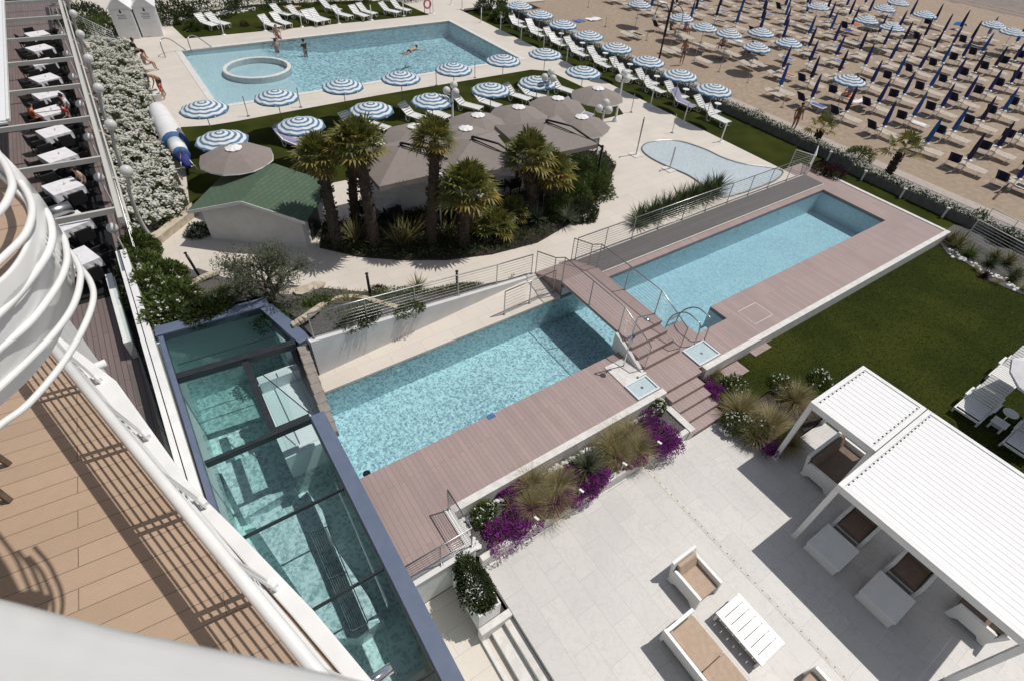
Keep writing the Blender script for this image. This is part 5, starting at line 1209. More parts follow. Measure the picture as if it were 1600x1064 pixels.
# hedge left of the spa room, olive tree, garden plants
for i, (px, py, rx, ry, rz, nf) in enumerate(((222, 392, .65, .9, .95, 0), (225, 425, .7, .8, .95, 0), (262, 432, .7, .7, .75, 0), (232, 458, .75, .8, 1.0, 25), (275, 475, .85, .7, .8, 10), (262, 497, .7, .6, .75, 45), (325, 488, .8, .5, .55, 0))):
    p = on_bank(px, py); p.z -= .05
    bush('oleander_shrub', ('dark green oleander at the top end of the hedge by the white parapet', 'dense green oleander in the hedge below the restaurant corner', 'green oleander bulging towards the stone path', 'green oleander with some white flowers against the white parapet',
         'leafy oleander beside the curved stone edging', 'white flowering oleander next to the spa roof corner', 'low dark shrub along the spa roof beam')[i], 'shrub', p, (rx, ry, rz), 1900, .15, 'leaf' if i != 6 else 'leaf_dark', 'wflower', nf, .08, 20 + i, group='oleander hedge')
def branchy(mb, p, d, L, rad, depth, r, tips, spread=.75):
    q = p + d * L; mid = p.lerp(q, .5) + rdir(r) * L * .07; mb.tube([p, mid, q], [rad, rad * .85, rad * .68], 6)
    if depth == 0: tips.append((q, d)); return
    for _ in range(r.choice((2, 3))): branchy(mb, q, (d + rdir(r) * spread + Vector((0, 0, .12))).normalized(), L * r.uniform(.6, .85), rad * .62, depth - 1, r, tips, spread)
    if depth < 3: tips.append((mid, d))
def branch_tree(name, label, c, L, rad, depth, m, nl, lsz, seed, lean=(0, 0, 1), spread=.75, clump=.28):
    r = random.Random(seed); t = thing(name, label, 'tree', c); mb = MB(); tips = []
    for k in range(3): branchy(mb, Vector((.05 * k, 0, -.1)), (Vector(lean) + Vector((.35 * math.cos(k * 2.1), .35 * math.sin(k * 2.1), .25))).normalized(), L, rad, depth, r, tips, spread)
    mb.build('trunk', M['bark'], t, True); mb = MB()
    for _ in range(nl):
        q, d = r.choice(tips); p = q + rdir(r) * clump * r.random() ** .5; leaf(mb, p, (d * .4 + rdir(r)).normalized(), lsz * r.uniform(.6, 1.3), lsz * .16, 0, r)
    mb.build('crown', M[m], t); return t
op = on_bank(428, 478); branch_tree('olive_tree', 'small silvery olive tree with an open crown in the garden', op, .70, .09, 4, 'leaf_olive', 8500, .085, 11, (-.12, .05, 1), .9, .34)
bush('white_rose_bush', 'dark bush with white blossoms at the left corner of the hut', 'shrub', at(310, 366), (.55, .5, .5), 900, .1, 'leaf_dark', 'wflower', 50, .07, 3)
bush('low_shrub', 'low dark shrub under the olive tree beside the spa roof corner', 'shrub', on_bank(424, 508), (.55, .5, .45), 900, .08, 'leaf_dark', seed=31)
bush('low_shrub', 'feathery green shrub in front of the olive tree trunk', 'shrub', on_bank(368, 462), (.65, .5, .4), 900, .09, 'leaf', seed=32)
bush('low_shrub', 'low grassy shrub beside the stepping stones in the garden', 'shrub', on_bank(497, 475), (.5, .3, .25), 600, .1, 'leaf', seed=33)
bush('low_shrub', 'dark shrub inside the wire railing of the garden wall', 'shrub', on_bank(560, 505), (.8, .4, .3), 800, .1, 'leaf_dark', seed=34)
bush('low_shrub', 'grey green low shrub behind the middle of the garden railing', 'shrub', on_bank(640, 487), (.7, .35, .28), 800, .09, 'leaf', seed=35)
bush('low_shrub', 'reddish low shrub next to the bollard light in the middle of the garden', 'shrub', on_bank(590, 455), (.35, .25, .25), 300, .08, 'burg', seed=36)
tuft('striped_flax', 'bronze spiky flax clump beside the curved stone edging', 'plant', on_bank(345, 465), 46, .75, .020, 'phorm', .08, .9, 41)
tuft('striped_flax', 'tall spiky flax clump in the garden above the wire railing', 'plant', on_bank(545, 480), 60, .75, .022, 'phorm', .08, .9, 42)
tuft('striped_flax', 'spiky flax clump near the path with the railing in front', 'plant', on_bank(652, 450), 50, .65, .022, 'phorm', .05, .9, 43)
bl_ = tag(MB().build('x', M['pebble']) if False else None, None) if False else None
mb = MB(); p = on_bank(362, 464); mb.ball((p.x, p.y, p.z + .12), .13, 12); tag(mb.build('stone_ball', M['grey_plaster'], None, True), 'small pale stone ball in the garden near the flax clump', 'ornament')
# fan palms
def fan(mb, p, d, L, R, r, m=0, nseg=13):
    """petiole and a pleated fan of narrow segments"""
    up = Vector((0, 0, 1)); s = d.cross(up)
    if s.length < .05: s = Vector((1, 0, 0))
    s.normalize(); n = s.cross(d).normalized(); e = p + d * L - up * L * .06; k = len(mb.v)
    w = .012; mb.v += [tuple(p - s * w), tuple(p + s * w), tuple(e + s * w), tuple(e - s * w)]; mb.f.append((k, k + 1, k + 2, k + 3)); mb.m.append(m)
    for i in range(nseg):
        a = math.radians(-105 + 210 * i / (nseg - 1)) + r.uniform(-.05, .05); dd = (d * math.cos(a) + s * math.sin(a) + n * .12).normalized(); l = R * (.72 + .28 * math.cos(a * .8)) * r.uniform(.85, 1.1); ww = R * .062
        sd = dd.cross(n).normalized(); md = e + dd * l * .6; tp = e + dd * l - up * l * r.uniform(.08, .35); k = len(mb.v)
        mb.v += [tuple(e), tuple(md + sd * ww + n * .01), tuple(tp), tuple(md - sd * ww)]; mb.f.append((k, k + 1, k + 2, k + 3)); mb.m.append(m)
def fan_palm(label, base, top, R, nf, rad=.15, seed=1, group='fan palms', skirt=18, name='fan_palm'):
    r = random.Random(seed); base = Vector(base); t = thing(name, label, 'palm tree', base, 0, group); T = Vector(top) - base
    mb = MB(); P = []; rs = []; n = 22
    for i in range(n + 1): u = i / n; P.append(Vector((T.x * u ** 1.2, T.y * u ** 1.2, T.z * u)) + Vector((r.uniform(-.01, .01), r.uniform(-.01, .01), 0))); rs.append(rad * (1.15 - .15 * u + (.12 if i % 2 else 0) + (.25 if u > .88 else 0)))
    mb.tube(P, rs, 10)
    for _ in range(170):
        u = r.uniform(.05, .98); a = r.uniform(0, 2 * PI); h = Vector((math.cos(a), math.sin(a), 0)); p = Vector((T.x * u ** 1.2, T.y * u ** 1.2, T.z * u)) + h * rad * 1.05; leaf(mb, p, (h + Vector((0, 0, .9))).normalized(), rad * .9, rad * .25, 0, r)
    mb.build('trunk', M['trunk'], t)
    a_, b_, c_ = MB(), MB(), MB()
    for i in range(nf):
        el = math.radians(-15 + 100 * (i / nf)); az = i * 2.39996 + r.uniform(-.2, .2); d = Vector((math.cos(az) * math.cos(el), math.sin(az) * math.cos(el), math.sin(el)))
        fan(b_ if (i < nf * .35 and r.random() < .6) or r.random() < .12 else a_, T + Vector((0, 0, .05)), d, R * r.uniform(.42, .6), R * r.uniform(.5, .62), r)
    for i in range(skirt):
        el = math.radians(r.uniform(-75, -25)); az = r.uniform(0, 2 * PI); d = Vector((math.cos(az) * math.cos(el), math.sin(az) * math.cos(el), math.sin(el))); fan(c_, T - Vector((0, 0, .1)), d, R * .28, R * .36, r, nseg=8)
    a_.build('crown', M['frond'], t); b_.build('yellow_fronds', M['frond_yellow'], t)
    if skirt: c_.build('dry_skirt', M['frond_dry'], t)
    return t
def palm_at(label, b, tp, hz, R, nf, rad, seed, **k):
    base = at(*b); 
    fan_palm(label, base, at(*tp, hz), R, nf, rad, seed, **k)
def top_over(b, tp):
    """level of a trunk head that the photo shows at tp, standing over the foot b"""
    q = at(*b); lo, hi = .3, 8
    for _ in range(30):
        z = (lo + hi) / 2; p = at(*tp, z)
        if Vector((p.x, p.y, 0)).length > Vector((q.x, q.y, 0)).length: lo = z
        else: hi = z
    return lo
for b, tp, R, nf, rad, lab in (((527, 386), (502, 250), 1.05, 44, .17, 'tall fan palm closest to the green roofed hut'), ((587, 388), (560, 232), 1.15, 46, .18, 'tall fan palm second from the hut with broad crown'),
        ((556, 350), (548, 240), .9, 34, .15, 'slender fan palm standing just behind two taller palms'), ((675, 383), (680, 224), .95, 40, .17, 'tall upright fan palm with small round crown in front of the parasols'),
        ((724, 386), (731, 303), 1.30, 48, .17, 'short fan palm with the broadest golden green crown'), ((832, 338), (826, 250), 1.25, 36, .20, 'fan palm with thick trunk and drooping crown before the square parasol'), ((857, 330), (861, 275), 1.2, 38, .15, 'fan palm with yellow lower fronds nearest the dense shrubs')):
    palm_at(lab, b, tp, top_over(b, tp), R, nf, rad, int(b[0]))
for b, R, lab, s in (((775, 372), .95, 'low bushy fan palm without a trunk in the middle of the palm bed', 1), ((745, 365), .75, 'small bushy fan palm beside the short golden palm trunk', 2), ((800, 350), .85, 'low fan palm clump in front of the thick trunked palm', 3)):
    q = at(*b); fan_palm(lab, q, q + Vector((0, 0, .45)), R, 26, .12, 60 + s, group='low fan palms', skirt=0, name='dwarf_palm')
for b, R, lab, s, m in (((837, 352), .8, 'blue green yucca rosette on the path side of the palm bed', 1, 'agave'), ((885, 352), .7, 'blue green yucca at the right end of the palm bed', 2, 'agave'), ((900, 340), .6, 'small yucca beside the dense shrubs at the path', 3, 'agave')):
    tuft('yucca', lab, 'plant', at(*b) + Vector((0, 0, .3)), 90, R, .022, m, .12, 1.0, 70 + s)
for b, lab, s in (((556, 378), 'tall striped flax between the first two palms', 1), ((625, 385), 'tall striped flax in front of the square parasol mast', 2), ((640, 372), 'striped flax clump left of the upright palm trunk', 3), ((700, 375), 'dark striped flax between the upright and the golden palm', 4)):
    tuft('striped_flax', lab, 'plant', at(*b), 80, 1.25, .03, 'phorm', .07, .95, 80 + s)
for i, (px, py, rx, ry, rz, m, fl, nf) in enumerate(((905, 268, 1.1, .95, 1.45, 'leaf', None, 0), (928, 288, 1.0, .95, 1.25, 'leaf', None, 0), (893, 300, 1.1, .95, 1.35, 'leaf', 'redflower', 4), (872, 318, .9, .85, 1.15, 'leaf', None, 0), (932, 262, .9, .85, 1.05, 'leaf', None, 0), (908, 322, .8, .75, .9, 'leaf_dark', None, 0))):
    q = at(px, py, .5); q.z = 0; bush('garden_shrub', ('tall dense shrub at the plaza end of the palm bed', 'dense rounded shrub leaning over the path', 'green shrub with a few red flowers in the palm bed', 'dark shrub between the palms and the dense shrubs', 'dark shrub at the back corner of the palm bed', 'low dark shrub at the foot of the dense shrubs')[i], 'shrub', q, (rx, ry, rz), 3000, .12, m, fl, nf, .12, 90 + i, group='dense shrubs')
r = random.Random(9); mb = MB(); n = 0
bx = [p.x for p in bedA]; by = [p.y for p in bedA]; bp = [(p.x, p.y) for p in bedA]
while n < 12000:
    x, y = r.uniform(min(bx), max(bx)), r.uniform(min(by), max(by))
    if not inpoly(x, y, bp) or (x > 11.5 and r.random() < .35): continue
    n += 1; leaf(mb, Vector((x, y, .05 + .22 * r.random() * (1 + .5 * math.sin(x * 2) * math.sin(y * 3)))), (rdir(r) + Vector((0, 0, .6))).normalized(), r.uniform(.08, .16), .03, 0, r)
tag(mb.build('ground_cover', M['leaf_dark']), 'dark leafy ground cover under the palms', 'ground cover', kind='stuff')
# long flax row between plaza and boardwalk
for i in range(14):
    q = at(1003, 358).lerp(at(1132, 304), i / 13); tuft('flax_clump', 'green flax clump in the row along the boardwalk railing, %s from the footbridge end' % ORD[i], 'plant', q + Vector((0, .30 + .25 * (i % 2), 0)), 95, .85 + .2 * (i / 13), .03, 'leaf_dark' if i % 3 else 'leaf', .12, 1.0, 100 + i, group='flax row by the boardwalk')
# flower bed along the pool deck
G = 'feather grass in the flower bed'
for i, (px, py, L) in enumerate(((831, 752, .80), (872, 752, .82), (833, 785, .72), (866, 778, .74), (958, 688, .85), (984, 674, .85), (968, 706, .74), (999, 696, .72))):
    q = at(px, py, -.05); q.z = -.38; q.y = min(max(q.y, 4.8), 5.6)
    tuft('feather_grass', 'straw coloured feather grass tussock in the deck flower bed, %s from the fence end' % ORD[i], 'ornamental grass', q, 700, L, .0042, 'stipa', .30, 1.0, 120 + i, 'stipa_dry', G, 4)
tuft('yucca', 'dark green yucca rosette between the two groups of feather grass', 'plant', at(916, 728, -.2) + Vector((0, 0, -.1)), 150, .72, .02, 'agave', .1, 1.0, 140, 'phorm')
tuft('yucca', 'small yucca beside the biggest purple flower cushion near the stairs', 'plant', at(1008, 662, -.3), 60, .38, .012, 'agave', .1, 1.0, 141)
tuft('yucca', 'small yellowish yucca among purple flowers near the fence', 'plant', at(796, 788, -.3), 50, .34, .012, 'phorm', .1, 1.0, 142)
bush('daisy_bush', 'bright green bush with white daisies next to the deck fence', 'shrub', at(757, 806, -.35), (.38, .32, .46), 1300, .09, 'leaf', 'wflower', 26, .04, 143, stems=False)
bush('daisy_bush', 'green bush with many white flowers at the stair end of the bed', 'shrub', at(1026, 638, -.35), (.38, .30, .42), 1200, .08, 'leaf', 'wflower', 60, .05, 144, stems=False)
def cushion(label, c, rad, seed, n=1500):
    r = random.Random(seed); t = thing('purple_flowers', label, 'flowers', c, 0, 'purple flower cushions'); f = lumpy(seed); a, b = MB(), MB(); subs = [(r.uniform(-.6, .6) * rad[0], r.uniform(-.6, .6) * rad[1], r.uniform(.35, .75)) for _ in range(9)]
    for i in range(n):
        d = rdir(r); d.z = abs(d.z); q = f(d) * (r.random() ** .22); sx, sy, sr = r.choice(subs); p = Vector((sx + d.x * rad[0] * q * sr, sy + d.y * rad[1] * q * sr, d.z * rad[2] * q * (sr + .3) + .01))
        if i % 3 == 0 or (p.x * 9 + p.y * 7 + seed) % 1 < .16: leaf(b, p * .97, (d + rdir(r) * .6).normalized(), .05, .012, 0, r)
        else:
            for _ in range(2): leaf(a, p + rdir(r) * .015, (rdir(r) + d * 1.0 + Vector((0, 0, .6))).normalized(), r.uniform(.035, .06), .017, 0, r)
    a.build('blossom', M['purple'], t); b.build('foliage', M['leaf'], t)
for i, (px, py, rx, ry, rz, lab) in enumerate(((800, 822, .52, .3, .22, 'purple flower cushion nearest the fence, large and spilling over the wall'), (800, 772, .34, .2, .18, 'small purple patch by the pebbles near the fence'), (860, 800, .3, .2, .18, 'purple flowers in front of the first feather grass group'), (884, 790, .28, .2, .2, 'purple flowers between path lights and feather grass'),
        (898, 740, .22, .2, .18, 'purple patch left of the dark yucca'), (927, 755, .4, .2, .18, 'purple flowers below the dark yucca rosette'), (988, 722, .34, .17, .16, 'purple flowers in front of the second feather grass group'), (1036, 690, .42, .38, .26, 'largest purple flower cushion, near the stairs'), (1020, 660, .26, .26, .2, 'purple flowers climbing up to the deck wall near the stairs'))):
    q = at(px, py, -.3); q.z = -.37; q.y = min(max(q.y, 4.66), 5.55); cushion(lab, q, (rx * 1.6, ry * 1.6, rz * 1.7), 150 + i, int(3900 * (rx / .4)))
r = random.Random(18); mb = MB(); n = 0
while n < 9000:
    a_ = r.uniform(.3, 9.4); b_ = r.uniform(.10, .80); i = int(a_); f_ = a_ - i; k = int(b_ * nr); g_ = b_ * nr - k; q = lambda i, k: bankpts[i * (nr + 1) + k]
    p = q(i, k).lerp(q(i + 1, k), f_).lerp(q(i, k + 1).lerp(q(i + 1, k + 1), f_), g_); f = math.sin(p.x * 1.9 + 1) * math.sin(p.y * 2.1 + .4)
    if f < r.uniform(-.6, .5): continue
    n += 1; leaf(mb, p + Vector((0, 0, r.uniform(-.01, .16) * (1 + f))), (rdir(r) + Vector((0, 0, .9))).normalized(), r.uniform(.05, .11), .014, 0, r)
tag(mb.build('garden_ground_cover', M['leaf']), 'low green ground cover scattered over the garden slope', 'ground cover', kind='stuff')
r = random.Random(12); mb = MB()
for i in range(230):
    x = r.uniform(3.05, 10.25); y = 5.66 - abs(r.gauss(0, .07)); s = r.uniform(.03, .075); mb.ball((x, y, -.36 + s * .5), s, 8, sq=(1, r.uniform(.7, 1.1), .7))
for i in range(26): x = r.uniform(2.98, 3.12); y = r.uniform(4.7, 5.7); s = r.uniform(.04, .08); mb.ball((x, y, -.34 + s * .5), s, 8, sq=(1, .8, .7))
tag(mb.build('white_pebbles', M['pebble'], None, True), 'white pebbles along the deck wall in the flower bed', 'pebbles', kind='stuff')
# bed right of the stairs and lawn edge
for i, (px, py, L, lab) in enumerate(((1117, 572, .55, 'small feather grass tussock at the top of the stairs by the lawn'), (1165, 632, .95, 'feather grass tussock closest to the stairs, tall and pale'), (1212, 655, 1.0, 'broad feather grass tussock leaning towards the pergola post'), (1250, 612, .85, 'feather grass tussock at the lawn side behind the pergola corner'), (1190, 665, .75, 'low feather grass tussock at the marble terrace edge'), (1240, 680, .7, 'feather grass tussock just beside the pergola post'))):
    q = at(px, py, -.1); q.z = -.6; tuft('feather_grass', lab, 'ornamental grass', q, 850, L, .0046, 'stipa', .28, 1.0, 170 + i, 'stipa_dry', 'feather grass by the stairs', 4)
for i, (px, py, rx, ry, rz, lab) in enumerate(((1114, 606, .38, .36, .3, 'purple flower cushion shaded beside the garden stairs'), (1202, 690, .42, .34, .28, 'purple flower cushion at the foot of the pergola post'))):
    q = at(px, py, -.45); q.z = -.58; cushion(lab, q, (rx * 1.25, ry * 1.25, rz * 1.4), 180 + i, 2400)
for i, (px, py, rx, lab, nf) in enumerate(((1146, 600, .4, 'green bush with white flowers between purple cushion and lawn', 20), (1185, 668, .5, 'leafy green bush under the feather grass by the terrace', 12), (1285, 590, .45, 'white flowered bush on the lawn behind the pergola corner', 30), (1225, 600, .45, 'green bush with small white blooms between feather grass tussocks', 16), (1150, 655, .35, 'small shaded bush with white flowers along the stair side', 24))):
    q = at(px, py, -.3); q.z = -.6; bush('daisy_bush', lab, 'shrub', q, (rx * 1.25, rx * 1.1, .6), 1200, .09, 'leaf', 'wflower', nf + 8, .04, 190 + i, stems=False)
# planting at the far right lawn corner
for i, (px, py, L, m, lab) in enumerate(((1497, 385, .95, 'phorm', 'large spiky flax at the corner of the lawn by the white edging'), (1472, 372, .45, 'burg', 'burgundy tuft between the flax and the white edging'), (1527, 418, .4, 'stipa', 'small straw coloured tuft on the right lawn edge'), (1556, 400, .5, 'phorm', 'yellowish spiky tuft beside the white railing'), (1560, 440, .45, 'stipa', 'straw tuft lower on the right lawn edge'), (1590, 425, .45, 'phorm', 'spiky yellow tuft at the right picture edge'), (1540, 430, .35, 'burg', 'burgundy tuft on the right lawn edge'))):
    q = at(px, py, -.3); q.z = -.4; tuft('spiky_tuft', lab, 'plant', q, 110, L, .02 if m != 'stipa' else .006, m, .15, 1.0, 200 + i)
bush('garden_shrub', 'dark rounded shrub behind the white railing at the far right', 'shrub', at(1567, 378, -.4), (.8, .6, .6), 900, .12, 'leaf_dark', seed=210)
bush('garden_shrub', 'green shrub by the end post of the wall planters at the far right', 'shrub', at(1522, 350, -.5), (.6, .6, .7), 700, .12, 'leaf', seed=211)
for i, (px, py) in enumerate(((1285, 268), (1302, 275))):
    bush('burgundy_shrub', ('burgundy leaved shrub at the end of the boardwalk', 'burgundy shrub right beside the pale deck edging')[i], 'shrub', at(px, py, 0), (.75, .6, .55), 900, .1, 'burg', seed=212 + i)
for b, tp, R, lab, s in (((1272, 224), (1280, 209), 1.3, 'small palm on the beach promenade in front of the statue like figure', 1), ((1385, 276), (1401, 248), 1.5, 'small palm growing behind the wall planters, nearer the right', 2)):
    base = at(*b, -.55); tpv = base + Vector((.15, .0, .75 if s == 1 else 1.35)); fan_palm(lab, base, tpv, R * .85, 13, .15, 220 + s, group='promenade palms', skirt=0)
bush('round_shrub', 'round green shrub behind the wall planters between the two promenade palms', 'shrub', at(1339, 248, -.5), (.9, .9, .85), 1100, .12, 'leaf', seed=225)
cp = [at(*p, -.42) for p in ((1462, 372), (1490, 352), (1530, 362), (1600, 392), (1660, 425), (1660, 500), (1600, 462), (1545, 440), (1510, 412), (1480, 398))]
mb = MB(); mb.prism(cp, -.5, -.395); struct('corner_bed', mb, M['gravel'])
for i, (px, py, L, m, lab) in enumerate(((1482, 378, .7, 'phorm', 'green and gold spiky tuft touching the big flax at the lawn corner'), (1512, 400, .7, 'leaf', 'leafy green tuft below the big flax at the lawn corner'), (1574, 412, .75, 'phorm', 'golden spiky tuft under the dark rounded shrub by the white railing'), (1545, 415, .6, 'leaf_dark', 'dark tuft in the gravel bed by the white railing'), (1596, 452, .6, 'stipa', 'straw tuft in the gravel bed at the right picture edge'), (1580, 438, .5, 'leaf_dark', 'dark low tuft between the straw tufts at the right edge'))):
    tuft('spiky_tuft', lab, 'plant', at(px, py, -.4), 130, L, .02 if m != 'stipa' else .006, m, .14, 1.0, 400 + i)
mb = MB(); r = random.Random(41)
for i in range(46):
    q = at(r.uniform(1500, 1600), 0, -.4) if False else at(1478 + r.random() * 122, 366 + r.random() * 12, -.4); u = r.random(); q = at(1480 + 115 * u, 392 + 62 * u + r.gauss(0, 3), -.39); mb.ball((q.x, q.y, -.38), r.uniform(.05, .12), 6, sq=(1, .8, .6))
tag(mb.build('white_pebbles', M['pebble'], None, True), 'white pebbles edging the gravel bed at the lawn corner', 'pebbles', kind='stuff')
# planter boxes with flowering hedge along the beach
y = 3.9; k = 0
rr = random.Random(77)
hedges = []
for s in range(3):
    mb = MB(); r = random.Random(300 + s)
    for _ in range(1500):
        p = Vector((r.uniform(-.24, .24), r.uniform(-1.52, 1.52), .42 + abs(r.gauss(0, .09)))); leaf(mb, p, (rdir(r) + Vector((0, 0, .5))).normalized(), r.uniform(.06, .12), .025, 0, r)
    fl = MB()
    for _ in range(420):
        p = Vector((r.uniform(-.26, .26), r.uniform(-1.52, 1.52), .48 + abs(r.gauss(0, .08))))
        petals(fl, p, .05, r, 0, 3)
    hedges.append((mb.mesh('hedge_leaves', M['leaf_dark']), fl.mesh('hedge_flowers', M['wflower'])))
bm = MB(); bm.box(-.25, .25, -1.56, 1.56, -.3, .44); boxme = bm.mesh('planter_box', M['concrete'])
while y < 47:
    z = -.43 if y < 12.5 else -.26
    t = thing('planter_box', 'dark planter box with white flowering hedge, %s from the right along the beach' % ORD[k], 'planter', (30.82, y, z), 0, 'planters along the beach')
    link('box', boxme, t, .015); link('hedge', hedges[k % 3][0], t); link('flowers', hedges[k % 3][1], t)
    y += 3.2; k += 1
lpst = Proto(lambda: (lambda t: (MB_post(t), t)[1])(thing('marker_post', 'x', 'post')))
def MB_post(t):
    mb = MB(); mb.tube([(0, 0, 0), (0, 0, .45)], .05, 8); mb.build('shaft', M['white'], t); mb = MB(); mb.lathe([(.001, .55), (.085, .53), (.085, .47), (.05, .45)], 10); mb.build('lamp_head', M['globe'], t)
for i, (px, py) in enumerate(((1292, 246), (1348.6, 271.7), (1409, 300), (1474, 331.6))):
    q = at(px, py, -.0); lpst.put((30.42, q.y, -.42 if q.y < 12.5 else -.25), 0, 'short white post light in front of the beach planters, %s from the far end' % ORD[i], 'post lights by the planters')
for i, (x, y) in enumerate(((31.6, 45.2), (31.7, 30.5), (31.6, 28.8), (31.7, 24.4), (31.7, 18.9), (31.6, 36.0), (31.7, 40.5))):
    bush('beach_shrub', 'green shrub on the promenade side of the planters, %s counted inland' % ORD[i], 'shrub', (x, y, -.6), (.5, .8, .9), 700, .11, 'leaf', 'wflower', 10, .05, 320 + i, group='promenade shrubs')
# background shrubs at the top edge
for i, (px, py, rx, rz, m) in enumerate(((130, 22, 2.0, 1.6, 'leaf_dark'), (150, 40, 1.6, 1.2, 'leaf'), (275, 22, 1.5, 1.6, 'leaf_dark'), (330, 10, 2.4, 1.8, 'leaf_dark'), (395, -2, 2.4, 1.6, 'leaf_dark'), (470, -8, 2.4, 1.6, 'leaf_dark'), (545, -10, 2.4, 1.5, 'leaf_dark'), (210, 5, 2.0, 1.6, 'leaf_dark'), (770, 5, 1.6, 1.6, 'leaf_dark'), (785, 18, 1.0, 1.0, 'leaf'), (620, -12, 2.2, 1.3, 'leaf_dark'), (300, 35, .7, .6, 'leaf'))):
    q = at(px, py, .5); q.z = 0
    bush('background_shrub', ('dark shrub behind the restaurant corner at the top edge', 'green shrub by the slope railing at the top left', 'dark shrub between the cabins and the upper lawn', 'dark tall shrub at the top edge above the first loungers', 'dark shrub at the top edge left of the swimmers', 'dark shrub at the top edge above the seated bather',
        'dark shrub at the top edge above the middle loungers', 'dark shrub directly behind the changing cabins', 'large dark shrub at the far plaza corner by the beach', 'small shrub at the far end of the beach planters', 'dark shrub at the top edge near the life ring', 'yellowish green shrub beside the upper lawn corner')[i], 'shrub', q, (rx, rx, rz), 1600, .2, m, seed=340 + i, stems=False)
bush('yellow_bush', 'small yellow flowering bush at the corner of the upper lawn', 'shrub', at(277, 25), (.6, .5, .5), 500, .1, 'yleaf', seed=360)
bush('pink_flower_bush', 'small dark pink bush on the upper lawn between loungers', 'shrub', at(383, 42), (.35, .35, .5), 400, .08, 'burg', seed=361)
mb = MB(); r = random.Random(4)
for i in range(260):
    q = at(285, 32, .03).lerp(at(395, 14, .03), r.random()) + Vector((r.gauss(0, .15), r.gauss(0, .25), 0)); mb.ball(tuple(q), r.uniform(.05, .1), 6, sq=(1, 1, .6))
tag(mb.build('white_pebbles', M['pebble'], None, True), 'white pebbles bordering the upper lawn', 'pebbles', kind='stuff')
# trough planter shrub
t = bush('trough_shrub', 'dark green leafy shrub growing in the white trough', 'shrub', (2.53, 4.02, -.2), (.42, .78, .72), 3200, .085, 'leaf_dark', seed=370)
# grass blades on the nearer lawn
r = random.Random(15); mb = MB()
for _ in range(60000):
    x = r.uniform(12.2, 28.4); y = r.uniform(-3.5, 5.7)
    if x < 14.6 and y < 4.4: continue
    h = r.uniform(.025, .06); a = r.uniform(0, 2 * PI); dx, dy = math.cos(a) * .012, math.sin(a) * .012; k = len(mb.v); lx, ly = r.gauss(0, .02), r.gauss(0, .02)
    mb.v += [(x - dx, y - dy, -.42), (x + dx, y + dy, -.42), (x + lx, y + ly, -.42 + h)]; mb.f.append((k, k + 1, k + 2)); mb.m.append(0)
tag(mb.build('grass', M['leaf']), 'short grass blades of the hotel lawn', 'grass', kind='stuff')
# ------------------------------------------------------------------ beach sets
BZ = -.63
def closed_umbrella(cloth):
    def mk():
        t = thing('beach_parasol', 'x', 'umbrella'); r = random.Random(2)
        mb = MB(); n = 12; k = 0
        prof = [(.03, .72), (.115, .78), (.115, 1.1), (.10, 1.5), (.07, 1.9), (.03, 2.16), (.001, 2.2)]
        for i, (rr_, z) in enumerate(prof):
            for j in range(n): a = 2 * PI * j / n; f = 1.12 if j % 2 else .78; mb.v.append((rr_ * f * math.cos(a + z * .3), rr_ * f * math.sin(a + z * .3), z))
        for i in range(len(prof) - 1):
            for j in range(n): mb.f.append((i * n + j, i * n + (j + 1) % n, (i + 1) * n + (j + 1) % n, (i + 1) * n + j)); mb.m.append(0)
        mb.build('folded_canopy', M[cloth], t)
        mb = MB(); mb.tube([(0, 0, 0), (0, 0, .8)], .025, 6); mb.build('pole', M['white'], t)
        mb = MB(); mb.lathe([(.001, .70), (.20, .70), (.20, .675), (.001, .675)], 12); mb.build('drinks_shelf', M['plastic'], t); return t
    return Proto(mk)
BU = {'navy': closed_umbrella('navy'), 'blue': closed_umbrella('blue'), 'dark navy': closed_umbrella('dark_navy')}
def sunbed():
    t = thing('beach_sunbed', 'x', 'sun lounger'); w = .33; mb = MB()
    for k in range(4): mb.box(-w + .02 + k * .158, -w + .165 + k * .158, 0, .85, .34, .355)
    Mx = Matrix.Translation((0, .85, .345)) @ Matrix.Rotation(math.radians(9), 4, 'X')
    for k in range(4): mb.box(-w + .02 + k * .158, -w + .165 + k * .158, .01, .50, -.007, .008, M=Mx)
    mb.build('slats', M['cream_wood'], t); mb = MB()
    for sx in (-1, 1): mb.tube([(sx * w, 0, .33), (sx * w, 1.36, .37)], .016, 5)
    mb.tube([(-w, 0, .33), (w, 0, .33)], .016, 5); mb.tube([(-w, 1.35, .38), (w, 1.35, .38)], .016, 5); mb.build('frame', M['white'], t)
    for y in (.2, 1.0): mb = MB(); mb.tube([(-w, y, .33), (-w, y + .1, 0), (w, y + .1, 0), (w, y, .33)], .015, 5); mb.build('leg', M['white'], t)
    return t
BS = Proto(sunbed)
